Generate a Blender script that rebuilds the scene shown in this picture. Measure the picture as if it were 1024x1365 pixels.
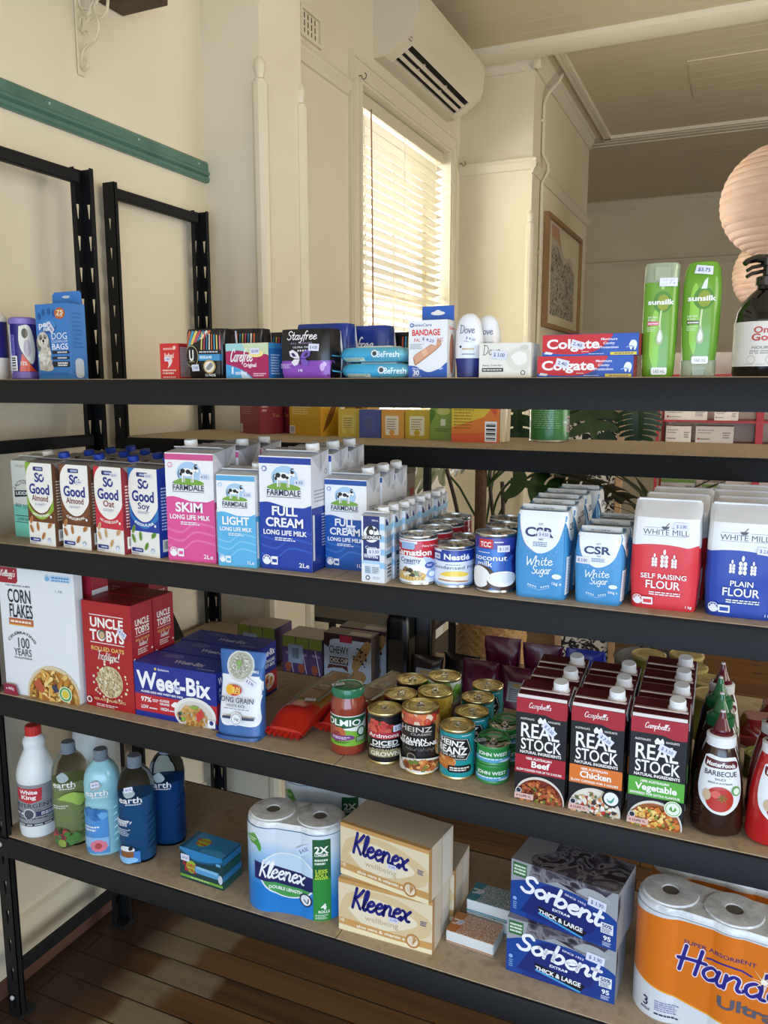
import bpy, math, random
from mathutils import Vector, Matrix
from mathutils.geometry import tessellate_polygon
for _o in list(bpy.data.objects): bpy.data.objects.remove(_o)
SC = bpy.context.scene; COL = SC.collection
PI = math.pi
# ---------------------------------------------------------------- camera
cd = bpy.data.cameras.new('camera'); cam = bpy.data.objects.new('camera', cd); COL.objects.link(cam)
cam.location = (1.6846, -1.3325, 1.6524); cam.rotation_euler = (PI/2-0.15669, 0, 0.4201)
cd.sensor_fit = 'VERTICAL'; cd.sensor_height = 36; cd.sensor_width = 27; cd.lens = 1072.23*36/1365
cd.clip_start = .02; SC.camera = cam
# ---------------------------------------------------------------- world, lights, exposure
W = bpy.data.worlds.new('sky'); SC.world = W; W.use_nodes = True
bgn = W.node_tree.nodes['Background']; bgn.inputs[0].default_value = (1.0, .97, .90, 1); bgn.inputs[1].default_value = 1.5
SC.view_settings.view_transform = 'Standard'; SC.view_settings.look = 'None'
SC.view_settings.gamma = 1; SC.view_settings.exposure = 0.27; SC.view_settings.use_curve_mapping = False
def area(name, loc, rot, sx, sy, power, color):
    l = bpy.data.lights.new(name, 'AREA'); l.shape = 'RECTANGLE'; l.size = sx; l.size_y = sy; l.energy = power; l.color = color
    o = bpy.data.objects.new(name, l); COL.objects.link(o); o.location = loc; o.rotation_euler = rot; return o
# daylight entering through the shop front behind the viewer, and through the left window
area('shopfront_daylight', (2.7, -3.2, .98), (PI/2, 0, 0), 3.4, 1.7, 80, (.38, .63, 1.0))
area('added_side_fill', (4.5, -.9, 2.35), (0, PI/2, 0), 1.4, 2.6, 39, (1.0, .91, .77))  # unseen lamp added high at right, standing in for warm upper bounce
area('side_window_daylight', (-.62, 2.95, 2.25), (0, -PI/2, 0), 1.9, 1.35, 72, (1.0, .98, .93))
area('added_low_fill', (4.4, 2.5, .95), (0, PI/2, 0), 1.5, 2.4, 40, (1.0, .96, .89))  # unseen fill lamp added to brighten the background behind the shelves
# ---------------------------------------------------------------- materials
def lin(h):
    h = h.lstrip('#'); c = [int(h[i:i+2], 16)/255 for i in (0, 2, 4)]
    return tuple((x/12.92 if x <= .04045 else ((x+.055)/1.055)**2.4) for x in c)+(1,)
MATS = {}
def M(h, rough=.45, metal=0.0, coat=0.0, trans=0.0, ior=1.45, alpha=1.0, spec=.5):
    k = (h, rough, metal, coat, trans, ior, alpha, spec)
    if k in MATS: return MATS[k]
    m = bpy.data.materials.new('paint_'+h.strip('#')); m.use_nodes = True
    b = m.node_tree.nodes['Principled BSDF']
    b.inputs['Base Color'].default_value = lin(h); b.inputs['Roughness'].default_value = rough
    b.inputs['Metallic'].default_value = metal; b.inputs['Coat Weight'].default_value = coat
    b.inputs['Transmission Weight'].default_value = trans; b.inputs['IOR'].default_value = ior
    b.inputs['Alpha'].default_value = alpha; b.inputs['Specular IOR Level'].default_value = spec
    MATS[k] = m; return m
def noise_mat(name, cols, scale=(8, 8, 8), detail=4, rough=.6, bump=0.0, bscale=60, distort=0.0, metal=0, rampos=None, coat=0, spec=.5, bdist=.002):
    m = bpy.data.materials.new(name); m.use_nodes = True; N = m.node_tree; b = N.nodes['Principled BSDF']
    tc = N.nodes.new('ShaderNodeTexCoord'); mp = N.nodes.new('ShaderNodeMapping'); mp.inputs['Scale'].default_value = scale
    N.links.new(tc.outputs['Object'], mp.inputs['Vector'])
    nz = N.nodes.new('ShaderNodeTexNoise'); nz.inputs['Scale'].default_value = 1; nz.inputs['Detail'].default_value = detail
    nz.inputs['Distortion'].default_value = distort
    N.links.new(mp.outputs[0], nz.inputs['Vector'])
    r = N.nodes.new('ShaderNodeValToRGB'); N.links.new(nz.outputs['Fac'], r.inputs[0])
    ps = rampos or [.3+.4*i/max(1, len(cols)-1) for i in range(len(cols))]
    while len(r.color_ramp.elements) < len(cols): r.color_ramp.elements.new(.5)
    for e, p, c in zip(r.color_ramp.elements, ps, cols): e.position = p; e.color = lin(c)
    N.links.new(r.outputs[0], b.inputs['Base Color']); b.inputs['Roughness'].default_value = rough
    b.inputs['Metallic'].default_value = metal; b.inputs['Coat Weight'].default_value = coat; b.inputs['Specular IOR Level'].default_value = spec
    if bump:
        n2 = N.nodes.new('ShaderNodeTexNoise'); n2.inputs['Scale'].default_value = bscale; n2.inputs['Detail'].default_value = 3
        N.links.new(tc.outputs['Object'], n2.inputs['Vector'])
        bp = N.nodes.new('ShaderNodeBump'); bp.inputs['Strength'].default_value = bump; bp.inputs['Distance'].default_value = bdist
        N.links.new(n2.outputs['Fac'], bp.inputs['Height']); N.links.new(bp.outputs[0], b.inputs['Normal'])
    return m
# ---------------------------------------------------------------- mesh builder
class MB:
    def __init__(s): s.v = []; s.f = []; s.m = []; s.mats = []
    def mi(s, mat):
        if mat not in s.mats: s.mats.append(mat)
        return s.mats.index(mat)
    def add(s, pts): i = len(s.v); s.v.extend([tuple(p) for p in pts]); return i
    def face(s, idx, mat): s.f.append(tuple(idx)); s.m.append(s.mi(mat))
    def poly(s, pts, mat): i = s.add(pts); s.face(range(i, i+len(pts)), mat)
    def hexa(s, p, mat, sides=None):
        # p: 8 corners, bottom ring then top ring (counter-clockwise from above)
        i = s.add(p)
        for k, q in zip('btfrkl', ((3, 2, 1, 0), (4, 5, 6, 7), (0, 1, 5, 4), (1, 2, 6, 5), (2, 3, 7, 6), (3, 0, 4, 7))):
            s.face([i+j for j in q], (sides or {}).get(k, mat))
    def box(s, x0, x1, y0, y1, z0, z1, mat, sides=None):
        s.hexa([(x0, y0, z0), (x1, y0, z0), (x1, y1, z0), (x0, y1, z0), (x0, y0, z1), (x1, y0, z1), (x1, y1, z1), (x0, y1, z1)], mat, sides)
    def rbox(s, x0, x1, y0, y1, z0, z1, c, mat, sides=None):
        C = ((x0+x1)/2, (y0+y1)/2, (z0+z1)/2); H = ((x1-x0)/2, (y1-y0)/2, (z1-z0)/2); ix = {}
        for sx in (-1, 1):
            for sy in (-1, 1):
                for sz in (-1, 1):
                    for a in range(3):
                        q = [C[k]+(sx, sy, sz)[k]*(H[k]-(0 if k == a else c)) for k in range(3)]
                        ix[sx, sy, sz, a] = s.add([q])
        def put(keys, mt):
            ids = [ix[k] for k in keys]; P = [Vector(s.v[i]) for i in ids]
            n = (P[1]-P[0]).cross(P[2]-P[0]); cc = sum(P, Vector())/len(P)-Vector(C)
            s.face(ids if n.dot(cc) > 0 else ids[::-1], mt)
        nm = {(0, -1): 'l', (0, 1): 'r', (1, -1): 'f', (1, 1): 'k', (2, -1): 'b', (2, 1): 't'}
        def key(a, sa, b, sb, c_, sc, ax):
            t = [0, 0, 0]; t[a] = sa; t[b] = sb; t[c_] = sc; return (*t, ax)
        for a in range(3):
            b, c_ = (a+1) % 3, (a+2) % 3
            for sg in (-1, 1):
                put([key(a, sg, b, p, c_, q, a) for p, q in ((-1, -1), (1, -1), (1, 1), (-1, 1))], (sides or {}).get(nm[a, sg], mat))
            for sa in (-1, 1):
                for sb in (-1, 1):
                    put([key(a, sa, b, sb, c_, -1, a), key(a, sa, b, sb, c_, 1, a), key(a, sa, b, sb, c_, 1, b), key(a, sa, b, sb, c_, -1, b)], mat)
        for sx in (-1, 1):
            for sy in (-1, 1):
                for sz in (-1, 1): put([(sx, sy, sz, a) for a in range(3)], mat)
    def lathe(s, prof, mat, n=28, c=(0, 0, 0), sx=1, sy=1, pw=2.0, mats=None, cap0=True, cap1=True, axis='z'):
        rings = []
        for r, z in prof:
            ring = []
            for k in range(n):
                t = 2*PI*k/n; cx, sn = math.cos(t), math.sin(t)
                if pw != 2.0:
                    q = (abs(cx)**pw+abs(sn)**pw)**(-1/pw); cx *= q; sn *= q
                p = (r*cx*sx, r*sn*sy, z)
                if axis == 'y': p = (p[0], p[2], p[1])
                if axis == 'x': p = (p[2], p[0], p[1])
                ring.append((c[0]+p[0], c[1]+p[1], c[2]+p[2]))
            rings.append(s.add(ring))
        for j in range(len(prof)-1):
            mt = mats[j] if mats else mat
            for k in range(n):
                a, b = rings[j]+k, rings[j]+(k+1) % n; d, e = rings[j+1]+(k+1) % n, rings[j+1]+k
                s.face((a, b, d, e), mt)
        if cap0 and prof[0][0] > 1e-5: s.face([rings[0]+k for k in range(n)][::-1], mats[0] if mats else mat)
        if cap1 and prof[-1][0] > 1e-5: s.face([rings[-1]+k for k in range(n)], mats[-1] if mats else mat)
    def tube(s, pts, r, mat, n=8, caps=True):
        P = [Vector(p) for p in pts]; rs = r if isinstance(r, (list, tuple)) else [r]*len(P)
        up = Vector((0, 0, 1)); t0 = (P[1]-P[0]).normalized()
        if abs(t0.dot(up)) > .9: up = Vector((1, 0, 0))
        nx = t0.cross(up).normalized(); rings = []
        for i, p in enumerate(P):
            t = (P[min(i+1, len(P)-1)]-P[max(i-1, 0)]).normalized()
            nx = (nx-t*nx.dot(t)).normalized(); by = t.cross(nx)
            rings.append(s.add([p+(nx*math.cos(2*PI*k/n)+by*math.sin(2*PI*k/n))*rs[i] for k in range(n)]))
        for j in range(len(P)-1):
            for k in range(n): s.face((rings[j]+k, rings[j]+(k+1) % n, rings[j+1]+(k+1) % n, rings[j+1]+k), mat)
        if caps:
            s.face([rings[0]+k for k in range(n)][::-1], mat); s.face([rings[-1]+k for k in range(n)], mat)
    def extrude(s, prof, axis, a0, a1, mat, caps=True):
        # prof: closed 2D outline; axis 'x': (y,z) along x ; 'y': (x,z) along y ; 'z': (x,y) along z
        f = {'x': lambda p, a: (a, p[0], p[1]), 'y': lambda p, a: (p[0], a, p[1]), 'z': lambda p, a: (p[0], p[1], a)}[axis]
        n = len(prof); i = s.add([f(p, a0) for p in prof]); j = s.add([f(p, a1) for p in prof])
        for k in range(n): s.face((i+k, i+(k+1) % n, j+(k+1) % n, j+k), mat)
        if caps: s.face(list(range(i, i+n))[::-1], mat); s.face(range(j, j+n), mat)
    def build(s, name, parent=None, angle=.6, loc=None, rz=0):
        me = bpy.data.meshes.new(name); me.from_pydata(s.v, [], s.f)
        for m in s.mats: me.materials.append(m)
        me.polygons.foreach_set('material_index', s.m); me.polygons.foreach_set('use_smooth', [True]*len(s.f))
        me.update()
        if angle is not None: me.set_sharp_from_angle(angle=angle)
        o = bpy.data.objects.new(name, me); COL.objects.link(o)
        if parent: o.parent = parent
        if loc: o.location = loc
        if rz: o.rotation_euler = (0, 0, math.radians(rz))
        return o
# ---------------------------------------------------------------- scene graph helpers
def tag(o, label, cat, group=None):
    o['label'] = label; o['category'] = cat
    if group: o['group'] = group
    return o
def thing(name, label, cat, loc=(0, 0, 0), rz=0, group=None):
    o = bpy.data.objects.new(name, None); COL.objects.link(o); o.empty_display_size = .03
    o.location = loc; o.rotation_euler = (0, 0, math.radians(rz)); return tag(o, label, cat, group)
def at(o, x, y, z, rz=0):
    o.location = (x, y, z); o.rotation_euler = (0, 0, math.radians(rz)); return o
def struct(name, mb, angle=.6):
    o = mb.build(name, None, angle); o['kind'] = 'structure'; return o
def dup(root, loc, rz, label, group=None, skip=()):
    kids = [c for c in bpy.data.objects if c.parent == root]
    r = root.copy(); COL.objects.link(r); r.location = loc; r.rotation_euler = (0, 0, math.radians(rz)); r['label'] = label
    if group: r['group'] = group
    for ch in kids:
        if ch.name.split('.')[0] in skip: continue
        gk = [g for g in bpy.data.objects if g.parent == ch]
        c = ch.copy(); COL.objects.link(c); c.parent = r
        for g in gk: d = g.copy(); COL.objects.link(d); d.parent = c
    return r
# ---------------------------------------------------------------- lettering
CHARS = "ABCDEFGHIJKLMNOPQRSTUVWXYZabcdefghijklmnopqrstuvwxyz0123456789.,&%-+'$!/:()é"
GL = {}
def load_glyphs():
    objs = []
    def mk(body, off):
        c = bpy.data.curves.new('glyph', 'FONT'); c.body = body; c.size = 1; c.resolution_u = 3; c.offset = off; c.fill_mode = 'FRONT'
        o = bpy.data.objects.new('glyph', c); COL.objects.link(o); return o
    OFF = (0, .014, .03)
    for wt, off in enumerate(OFF):
        for ch in CHARS: objs.append((ch, wt, mk(ch, off), mk(ch+'I', off)))
        objs.append(('I|', wt, mk('I', off), mk('I I', off))); objs.append(('II', wt, mk('II', off), None))
    bpy.context.view_layer.update(); dg = bpy.context.evaluated_depsgraph_get()
    def rd(o):
        me = o.evaluated_get(dg).to_mesh(); v = [(p.co.x, p.co.y) for p in me.vertices]; f = [tuple(p.vertices) for p in me.polygons]
        o.evaluated_get(dg).to_mesh_clear(); return v, f
    mx = lambda v: max([p[0] for p in v]) if v else 0
    raw = {}
    for ch, wt, a, b in objs: raw[ch, wt] = (rd(a), rd(b) if b else None)
    for wt in range(3):
        iw = mx(raw['I|', wt][0][0]); GL[' ', wt] = ([], [], mx(raw['I|', wt][1][0])-mx(raw['II', wt][0][0]))
        for ch in CHARS: (v, f), (v2, f2) = raw[ch, wt]; GL[ch, wt] = (v, f, mx(v2)-iw)
    for ch, wt, a, b in objs:
        for o in (a, b):
            if o: c = o.data; bpy.data.objects.remove(o); bpy.data.curves.remove(c)
load_glyphs()
CAPH = max(p[1] for p in GL['H', 0][0])
# joined handwriting for script logos: strokes on a unit x-height
SCRIPT = {
 'a': (1.02, [[(.75, .8), (.45, 1), (.12, .65), (.12, .25), (.4, 0), (.7, .35), (.76, .85)], [(.78, 1), (.73, .35), (.88, 0), (1.08, .15)]]),
 'b': (.95, [[(.14, 1.9), (.1, .9), (.1, .05)], [(.1, .55), (.42, 1), (.76, .75), (.75, .3), (.45, 0), (.12, .15)]]),
 'd': (1.02, [[(.75, .75), (.45, 1), (.12, .65), (.14, .2), (.4, 0), (.7, .3)], [(.82, 1.9), (.76, .7), (.78, .1), (1.0, .08)]]),
 'e': (.86, [[(.14, .5), (.5, .58), (.7, .8), (.48, 1), (.18, .75), (.12, .35), (.38, .02), (.65, .08), (.88, .32)]]),
 'f': (.62, [[(.75, 1.75), (.52, 1.9), (.32, 1.5), (.28, .5), (.22, -.4)], [(0, .95), (.6, 1.0)]]),
 'g': (.95, [[(.75, .8), (.45, 1), (.12, .65), (.14, .25), (.4, .05), (.7, .35)], [(.78, 1), (.75, 0), (.62, -.6), (.3, -.68), (.1, -.4)]]),
 'h': (.95, [[(.16, 1.9), (.12, .9), (.1, 0)], [(.1, .5), (.42, 1), (.7, .8), (.68, .3), (.78, 0)]]),
 'i': (.46, [[(.2, 1), (.18, .3), (.3, 0), (.46, .12)], [(.22, 1.42), (.23, 1.5)]]),
 'l': (.5, [[(.12, .2), (.42, 1.2), (.42, 1.8), (.24, 1.75), (.16, 1.0), (.2, .2), (.38, 0), (.55, .18)]]),
 'm': (1.25, [[(.1, 1), (.1, 0)], [(.1, .6), (.35, 1), (.55, .8), (.55, 0)], [(.55, .6), (.82, 1), (1.02, .8), (1.02, .2), (1.15, 0)]]),
 'n': (.98, [[(.1, 1), (.1, 0)], [(.1, .55), (.42, 1), (.7, .8), (.69, .25), (.85, .02), (1.0, .18)]]),
 'o': (.88, [[(.45, 1), (.12, .7), (.12, .3), (.42, 0), (.75, .3), (.75, .7), (.45, 1)]]),
 'p': (.92, [[(.1, 1), (.1, -.8)], [(.1, .6), (.42, 1), (.76, .75), (.75, .3), (.45, 0), (.1, .2)]]),
 'r': (.66, [[(.1, 1), (.12, 0)], [(.1, .5), (.3, .92), (.62, 1.0)]]),
 's': (.7, [[(.6, .85), (.35, 1), (.12, .78), (.35, .52), (.6, .28), (.35, 0), (.05, .15)]]),
 't': (.66, [[(.32, 1.6), (.26, .4), (.4, 0), (.65, .15)], [(0, 1.0), (.6, 1.06)]]),
 'u': (.95, [[(.1, 1), (.1, .3), (.35, 0), (.68, .35), (.72, 1)], [(.72, 1), (.73, .2), (.92, .02)]]),
 'v': (.76, [[(.05, 1), (.2, .5), (.34, 0)], [(.34, 0), (.5, .5), (.7, 1)]]),
 'x': (.88, [[(.05, .95), (.3, .8), (.6, .1), (.88, .08)], [(.82, 1), (.42, .5), (.05, 0)]]),
 'y': (.88, [[(.08, 1), (.15, .4), (.4, .15), (.7, .5)], [(.76, 1), (.66, 0), (.45, -.6), (.1, -.6)]]),
 "'": (.3, [[(.2, 1.9), (.12, 1.55)]]), ' ': (.5, []),
 'K': (1.05, [[(.22, 1.9), (.15, 0)], [(.95, 1.85), (.55, 1.2), (.2, .9)], [(.2, .95), (.55, .6), (.95, .02)]]),
 'S': (1.05, [[(.95, 1.6), (.6, 1.9), (.2, 1.6), (.35, 1.1), (.82, .75), (.78, .2), (.38, 0), (.03, .28)]]),
 'H': (1.2, [[(.22, 1.9), (.15, 0)], [(1.0, 1.9), (.92, 0)], [(-.05, .85), (.6, 1.0), (1.3, 1.05)]]),
 'C': (1.05, [[(.95, 1.5), (.65, 1.9), (.2, 1.5), (.1, .7), (.35, .05), (.7, .05), (1.0, .4)]]),
 'D': (1.2, [[(.24, 1.9), (.16, 0)], [(.0, 1.85), (.6, 1.82), (1.05, 1.3), (1.0, .6), (.6, .08), (.08, 0)]]),
 'W': (1.4, [[(0, 1.85), (.1, .9), (.22, 0)], [(.22, 0), (.45, .7), (.66, 1.3)], [(.66, 1.3), (.75, .6), (.88, 0)], [(.88, 0), (1.15, 1), (1.4, 1.95)]]),
 'T': (.95, [[(0, 1.75), (.5, 1.88), (1.1, 1.85)], [(.58, 1.85), (.45, 0)]]),
 'P': (1.0, [[(.2, 1.85), (.12, 0)], [(.0, 1.7), (.5, 1.9), (.95, 1.5), (.7, 1.0), (.2, .85)]]),
 'L': (1.0, [[(.5, 1.85), (.25, 1.0), (.1, .05), (.5, .0), (.95, .15)]]),
}
def spline(pts, k=5):
    if len(pts) < 3: return pts
    q = [pts[0]]+list(pts)+[pts[-1]]; out = []
    for i in range(1, len(q)-2):
        p0, p1, p2, p3 = q[i-1:i+3]
        for j in range(k):
            t = j/k; out.append(tuple(.5*(2*p1[a]+(p2[a]-p0[a])*t+(2*p0[a]-5*p1[a]+4*p2[a]-p3[a])*t*t+(3*p1[a]-p0[a]-3*p2[a]+p3[a])*t**3) for a in range(len(p1))))
    out.append(tuple(pts[-1])); return out
def clip_half(poly, a, lim, sgn):
    out = []; n = len(poly)
    for i in range(n):
        p, q = poly[i], poly[(i+1) % n]; dp, dq = sgn*(p[a]-lim), sgn*(q[a]-lim)
        if dp <= 0: out.append(p)
        if (dp < 0 < dq) or (dq < 0 < dp):
            t = dp/(dp-dq); out.append((p[0]+(q[0]-p[0])*t, p[1]+(q[1]-p[1])*t))
    return out
def clip_rect(poly, x0, y0, x1, y1):
    for a, lim, sg in ((0, x0, -1), (0, x1, 1), (1, y0, -1), (1, y1, 1)):
        poly = clip_half(poly, a, lim, sg)
        if len(poly) < 3: return []
    return poly
class Art:
    """print on a face: u 0..1 left to right, v 0..1 bottom to top; every call lies one thin layer above the last"""
    def __init__(s, mb, mp, w, h, cell=None, off=.0004, rough=.42, coat=0.0, bound=True, step=.00007):
        s.mb, s.mp, s.w, s.h, s.cell, s.off, s.rough, s.coat, s.step = mb, mp, w, h, cell, off, rough, coat, step
        s.bound = (0, 0, 1, 1) if bound else None; s.clipto = None
    def mat(s, c): return M(c, s.rough, coat=s.coat) if isinstance(c, str) else c
    def put(s, polys, c):
        mat = s.mat(c); cache = {}
        def vid(p):
            k = (round(p[0], 6), round(p[1], 6))
            if k not in cache: cache[k] = s.mb.add([s.mp((p[0]-.5)*s.w, p[1]*s.h, s.off)])
            return cache[k]
        for poly in polys:
            for bd in (s.bound, s.clipto):
                if bd and (min(p[0] for p in poly) < bd[0] or max(p[0] for p in poly) > bd[2] or min(p[1] for p in poly) < bd[1] or max(p[1] for p in poly) > bd[3]):
                    if len(poly) > 4:
                        tr = [[poly[i] for i in t] for t in tessellate_polygon([[Vector((p[0], p[1], 0)) for p in poly]])]
                    else: tr = [poly]
                    poly = None; nxt = []
                    for t in tr:
                        t = clip_rect(t, *bd)
                        if t: nxt.append(t)
                    if nxt: s._emit(nxt, vid, mat)
                    break
            else: s._emit([poly], vid, mat)
        s.off += s.step
    def _emit(s, polys, vid, mat):
        for poly in polys:
            if not s.cell: s.mb.face([vid(p) for p in poly], mat); continue
            cu, cv = s.cell[0]/s.w, s.cell[1]/s.h
            x0, x1 = min(p[0] for p in poly), max(p[0] for p in poly); y0, y1 = min(p[1] for p in poly), max(p[1] for p in poly)
            if x1-x0 < cu*.6 and y1-y0 < cv*.6: s.mb.face([vid(p) for p in poly], mat); continue
            tr = [poly] if len(poly) <= 4 else [[poly[i] for i in t] for t in tessellate_polygon([[Vector((p[0], p[1], 0)) for p in poly]])]
            for t in tr:
                tx0, tx1 = min(p[0] for p in t), max(p[0] for p in t); ty0, ty1 = min(p[1] for p in t), max(p[1] for p in t)
                for i in range(math.floor(tx0/cu), math.floor(tx1/cu)+1):
                    st = clip_half(clip_half(t, 0, i*cu, -1), 0, (i+1)*cu, 1)
                    if len(st) < 3: continue
                    for j in range(math.floor(ty0/cv), math.floor(ty1/cv)+1):
                        q = clip_half(clip_half(st, 1, j*cv, -1), 1, (j+1)*cv, 1)
                        if len(q) < 3: continue
                        ids = []
                        for p in q:
                            k = vid(p)
                            if not ids or (k != ids[-1] and k != ids[0]): ids.append(k)
                        if len(ids) > 2: s.mb.face(ids, mat)
    def rect(s, x0, y0, x1, y1, c): s.put([[(x0, y0), (x1, y0), (x1, y1), (x0, y1)]], c); return s
    def poly(s, pts, c): s.put([list(pts)], c); return s
    def curve(s, pts, c, k=6): s.put([spline(list(pts)+[pts[0]], k)[:-1]], c); return s
    def ell(s, x, y, rx, ry, c, n=24, a0=0, a1=2*PI):
        full = abs(a1-a0-2*PI) < .01; N = n if full else n+1
        s.put([[(x+rx*math.cos(a0+(a1-a0)*k/n), y+ry*math.sin(a0+(a1-a0)*k/n)) for k in range(N)]], c); return s
    def circ(s, x, y, r, c, n=24): return s.ell(x, y, r, r*s.w/s.h, c, n)
    def ring(s, x, y, r, t, c, n=28, a0=0, a1=2*PI):
        q = s.w/s.h; P = []
        for k in range(n):
            a, b = a0+(a1-a0)*k/n, a0+(a1-a0)*(k+1)/n
            P.append([(x+r*math.cos(a), y+q*r*math.sin(a)), (x+r*math.cos(b), y+q*r*math.sin(b)), (x+(r-t)*math.cos(b), y+q*(r-t)*math.sin(b)), (x+(r-t)*math.cos(a), y+q*(r-t)*math.sin(a))])
        s.put(P, c); return s
    def rrect(s, x0, y0, x1, y1, c, r=.02):
        q = s.w/s.h; P = []
        for cx, cy, a in ((x1-r, y1-r*q, 0), (x0+r, y1-r*q, PI/2), (x0+r, y0+r*q, PI), (x1-r, y0+r*q, 1.5*PI)):
            P += [(cx+r*math.cos(a+k*PI/8), cy+r*q*math.sin(a+k*PI/8)) for k in range(5)]
        s.put([P], c); return s
    def stroke(s, pts, w, c, k=5, smooth=True):
        q = s.w/s.h; P = spline(pts, k) if smooth else pts; s.put(s._ribbon([(p[0]*s.w, p[1]*s.h) for p in P], w*s.w), c); return s
    def _ribbon(s, P, w, cap=True):
        # P in metres, returns polygons in uv
        out = []; L = []; n = len(P)
        for i in range(n):
            a, b = P[max(i-1, 0)], P[min(i+1, n-1)]; dx, dy = b[0]-a[0], b[1]-a[1]; l = math.hypot(dx, dy) or 1
            L.append(((P[i][0]-dy/l*w/2, P[i][1]+dx/l*w/2), (P[i][0]+dy/l*w/2, P[i][1]-dx/l*w/2)))
        for i in range(n-1): out.append([L[i][0], L[i+1][0], L[i+1][1], L[i][1]])
        if cap:
            for e in (P[0], P[-1]): out.append([(e[0]+w/2*math.cos(k*PI/4), e[1]+w/2*math.sin(k*PI/4)) for k in range(8)])
        return [[(p[0]/s.w, p[1]/s.h) for p in q] for q in out]
    def text(s, t, x, y, h, c, w=None, b=1, al='c', shear=0.0, rot=0.0, sp=0.0, arc=None, flip=False, wmax=None):
        """h = cap height (fraction of the face height); w = total width (fraction of the face width)"""
        H = h*s.h; k = H/CAPH; adv = [GL[ch, b][2]*k+sp*H for ch in t]; T = sum(adv)-sp*H
        fx = 1.0
        if w: fx = w*s.w/T
        elif wmax and T > wmax*s.w: fx = wmax*s.w/T
        T *= fx; x0 = {'c': -T/2, 'l': 0, 'r': -T}[al]; P = []; cr, sr = math.cos(rot), math.sin(rot); X = x*s.w; Y = y*s.h
        for ch, a in zip(t, adv):
            v, f, _ = GL[ch, b]; V = []
            for px, py in v:
                lx = x0+px*k*fx+shear*py*k; ly = py*k-H/2
                if arc:   # arc = radius in metres (positive: letters fan over the top)
                    mid = x0+a*fx/2; th = mid/arc; dx = lx-mid
                    gx = (abs(arc)+ly*(1 if arc > 0 else -1)); 
                    lx2 = math.sin(th)*(arc+ly)+math.cos(th)*dx; ly2 = math.cos(th)*(arc+ly)-math.sin(th)*dx-arc
                    lx, ly = lx2, ly2
                V.append(((X+lx*cr-ly*sr)/s.w, (Y+lx*sr+ly*cr)/s.h))
            P += [[V[i] for i in q] for q in f]; x0 += a*fx
        if P: s.put(P, c)
        return s
    def script(s, t, x, y, h, c, w=None, th=.22, shear=.2, rot=0.0, al='c', outline=None, oth=.12, sp=0.0):
        """h = x-height as a fraction of the face height"""
        H = h*s.h; T = sum(SCRIPT[ch][0]+sp for ch in t)*H; fx = w*s.w/T if w else 1; T *= fx
        x0 = {'c': -T/2, 'l': 0, 'r': -T}[al]; cr, sr = math.cos(rot), math.sin(rot); X = x*s.w; Y = y*s.h; S = []
        for ch in t:
            a, st = SCRIPT[ch]
            for q in st:
                pts = []
                for px, py in (spline(q, 5) if len(q) > 2 else q):
                    ly = (py-.5)*H; lx = x0+px*H*fx+shear*py*H; pts.append((X+lx*cr-ly*sr, Y+lx*sr+ly*cr))
                S.append(pts)
            x0 += (a+sp)*H*fx
        if outline: s.put([p for q in S for p in s._ribbon(q, (th+oth)*H)], outline)
        s.put([p for q in S for p in s._ribbon(q, th*H)], c); return s
    def lines(s, x0, y0, x1, y1, n, c, fill=.55, seed=1, ragged=True):
        """rows of unreadably small print"""
        R = random.Random(seed); dh = (y1-y0)/n; P = []
        for i in range(n):
            yb = y1-dh*(i+1)+dh*(1-fill)/2; x = x0; xe = x1-(R.random()*.25*(x1-x0) if ragged else 0)
            while x < xe-.01*(x1-x0):
                l = (.06+.14*R.random())*(x1-x0); e = min(x+l, xe); P.append([(x, yb), (e, yb), (e, yb+dh*fill), (x, yb+dh*fill)]); x = e+.03*(x1-x0)
        s.put(P, c); return s
    def bars(s, x0, y0, x1, y1, c='#1a1a1a', bg='#f2f2f2', n=24, seed=3, vert=True):
        if bg: s.rect(x0, y0, x1, y1, bg)
        R = random.Random(seed); ws = [R.choice((1, 1, 2, 3)) for _ in range(n)]; T = sum(ws); P = []; a = 0
        for i, k in enumerate(ws):
            if i % 2 == 0:
                f0, f1 = .08+.84*a/T, .08+.84*(a+k)/T
                if vert: P.append([(x0+(x1-x0)*f0, y0+(y1-y0)*.18), (x0+(x1-x0)*f1, y0+(y1-y0)*.18), (x0+(x1-x0)*f1, y1-(y1-y0)*.08), (x0+(x1-x0)*f0, y1-(y1-y0)*.08)])
                else: P.append([(x0+(x1-x0)*.1, y0+(y1-y0)*f0), (x1-(x1-x0)*.1, y0+(y1-y0)*f0), (x1-(x1-x0)*.1, y0+(y1-y0)*f1), (x0+(x1-x0)*.1, y0+(y1-y0)*f1)])
            a += k
        s.put(P, c); return s
    def chunks(s, x, y, rx, ry, cols, n, size, seed=1, long=1.0):
        """heap of food pieces inside an ellipse"""
        R = random.Random(seed); q = s.w/s.h
        for k in range(n):
            a = R.random()*2*PI; d = math.sqrt(R.random())*.88; cx, cy = x+rx*d*math.cos(a), y+ry*d*math.sin(a)
            r = size*(.6+.7*R.random()); ro = R.random()*PI; N = R.choice((5, 6, 7)); P = []
            for i in range(N):
                t = 2*PI*i/N; rr = r*(.75+.4*R.random()); px, py = rr*math.cos(t)*long, rr*math.sin(t)/long
                P.append((cx+px*math.cos(ro)-py*math.sin(ro), cy+q*(px*math.sin(ro)+py*math.cos(ro))))
            off = s.off; s.put([P], R.choice(cols)); s.off = off+s.step*.35
        s.off += s.step; return s
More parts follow.
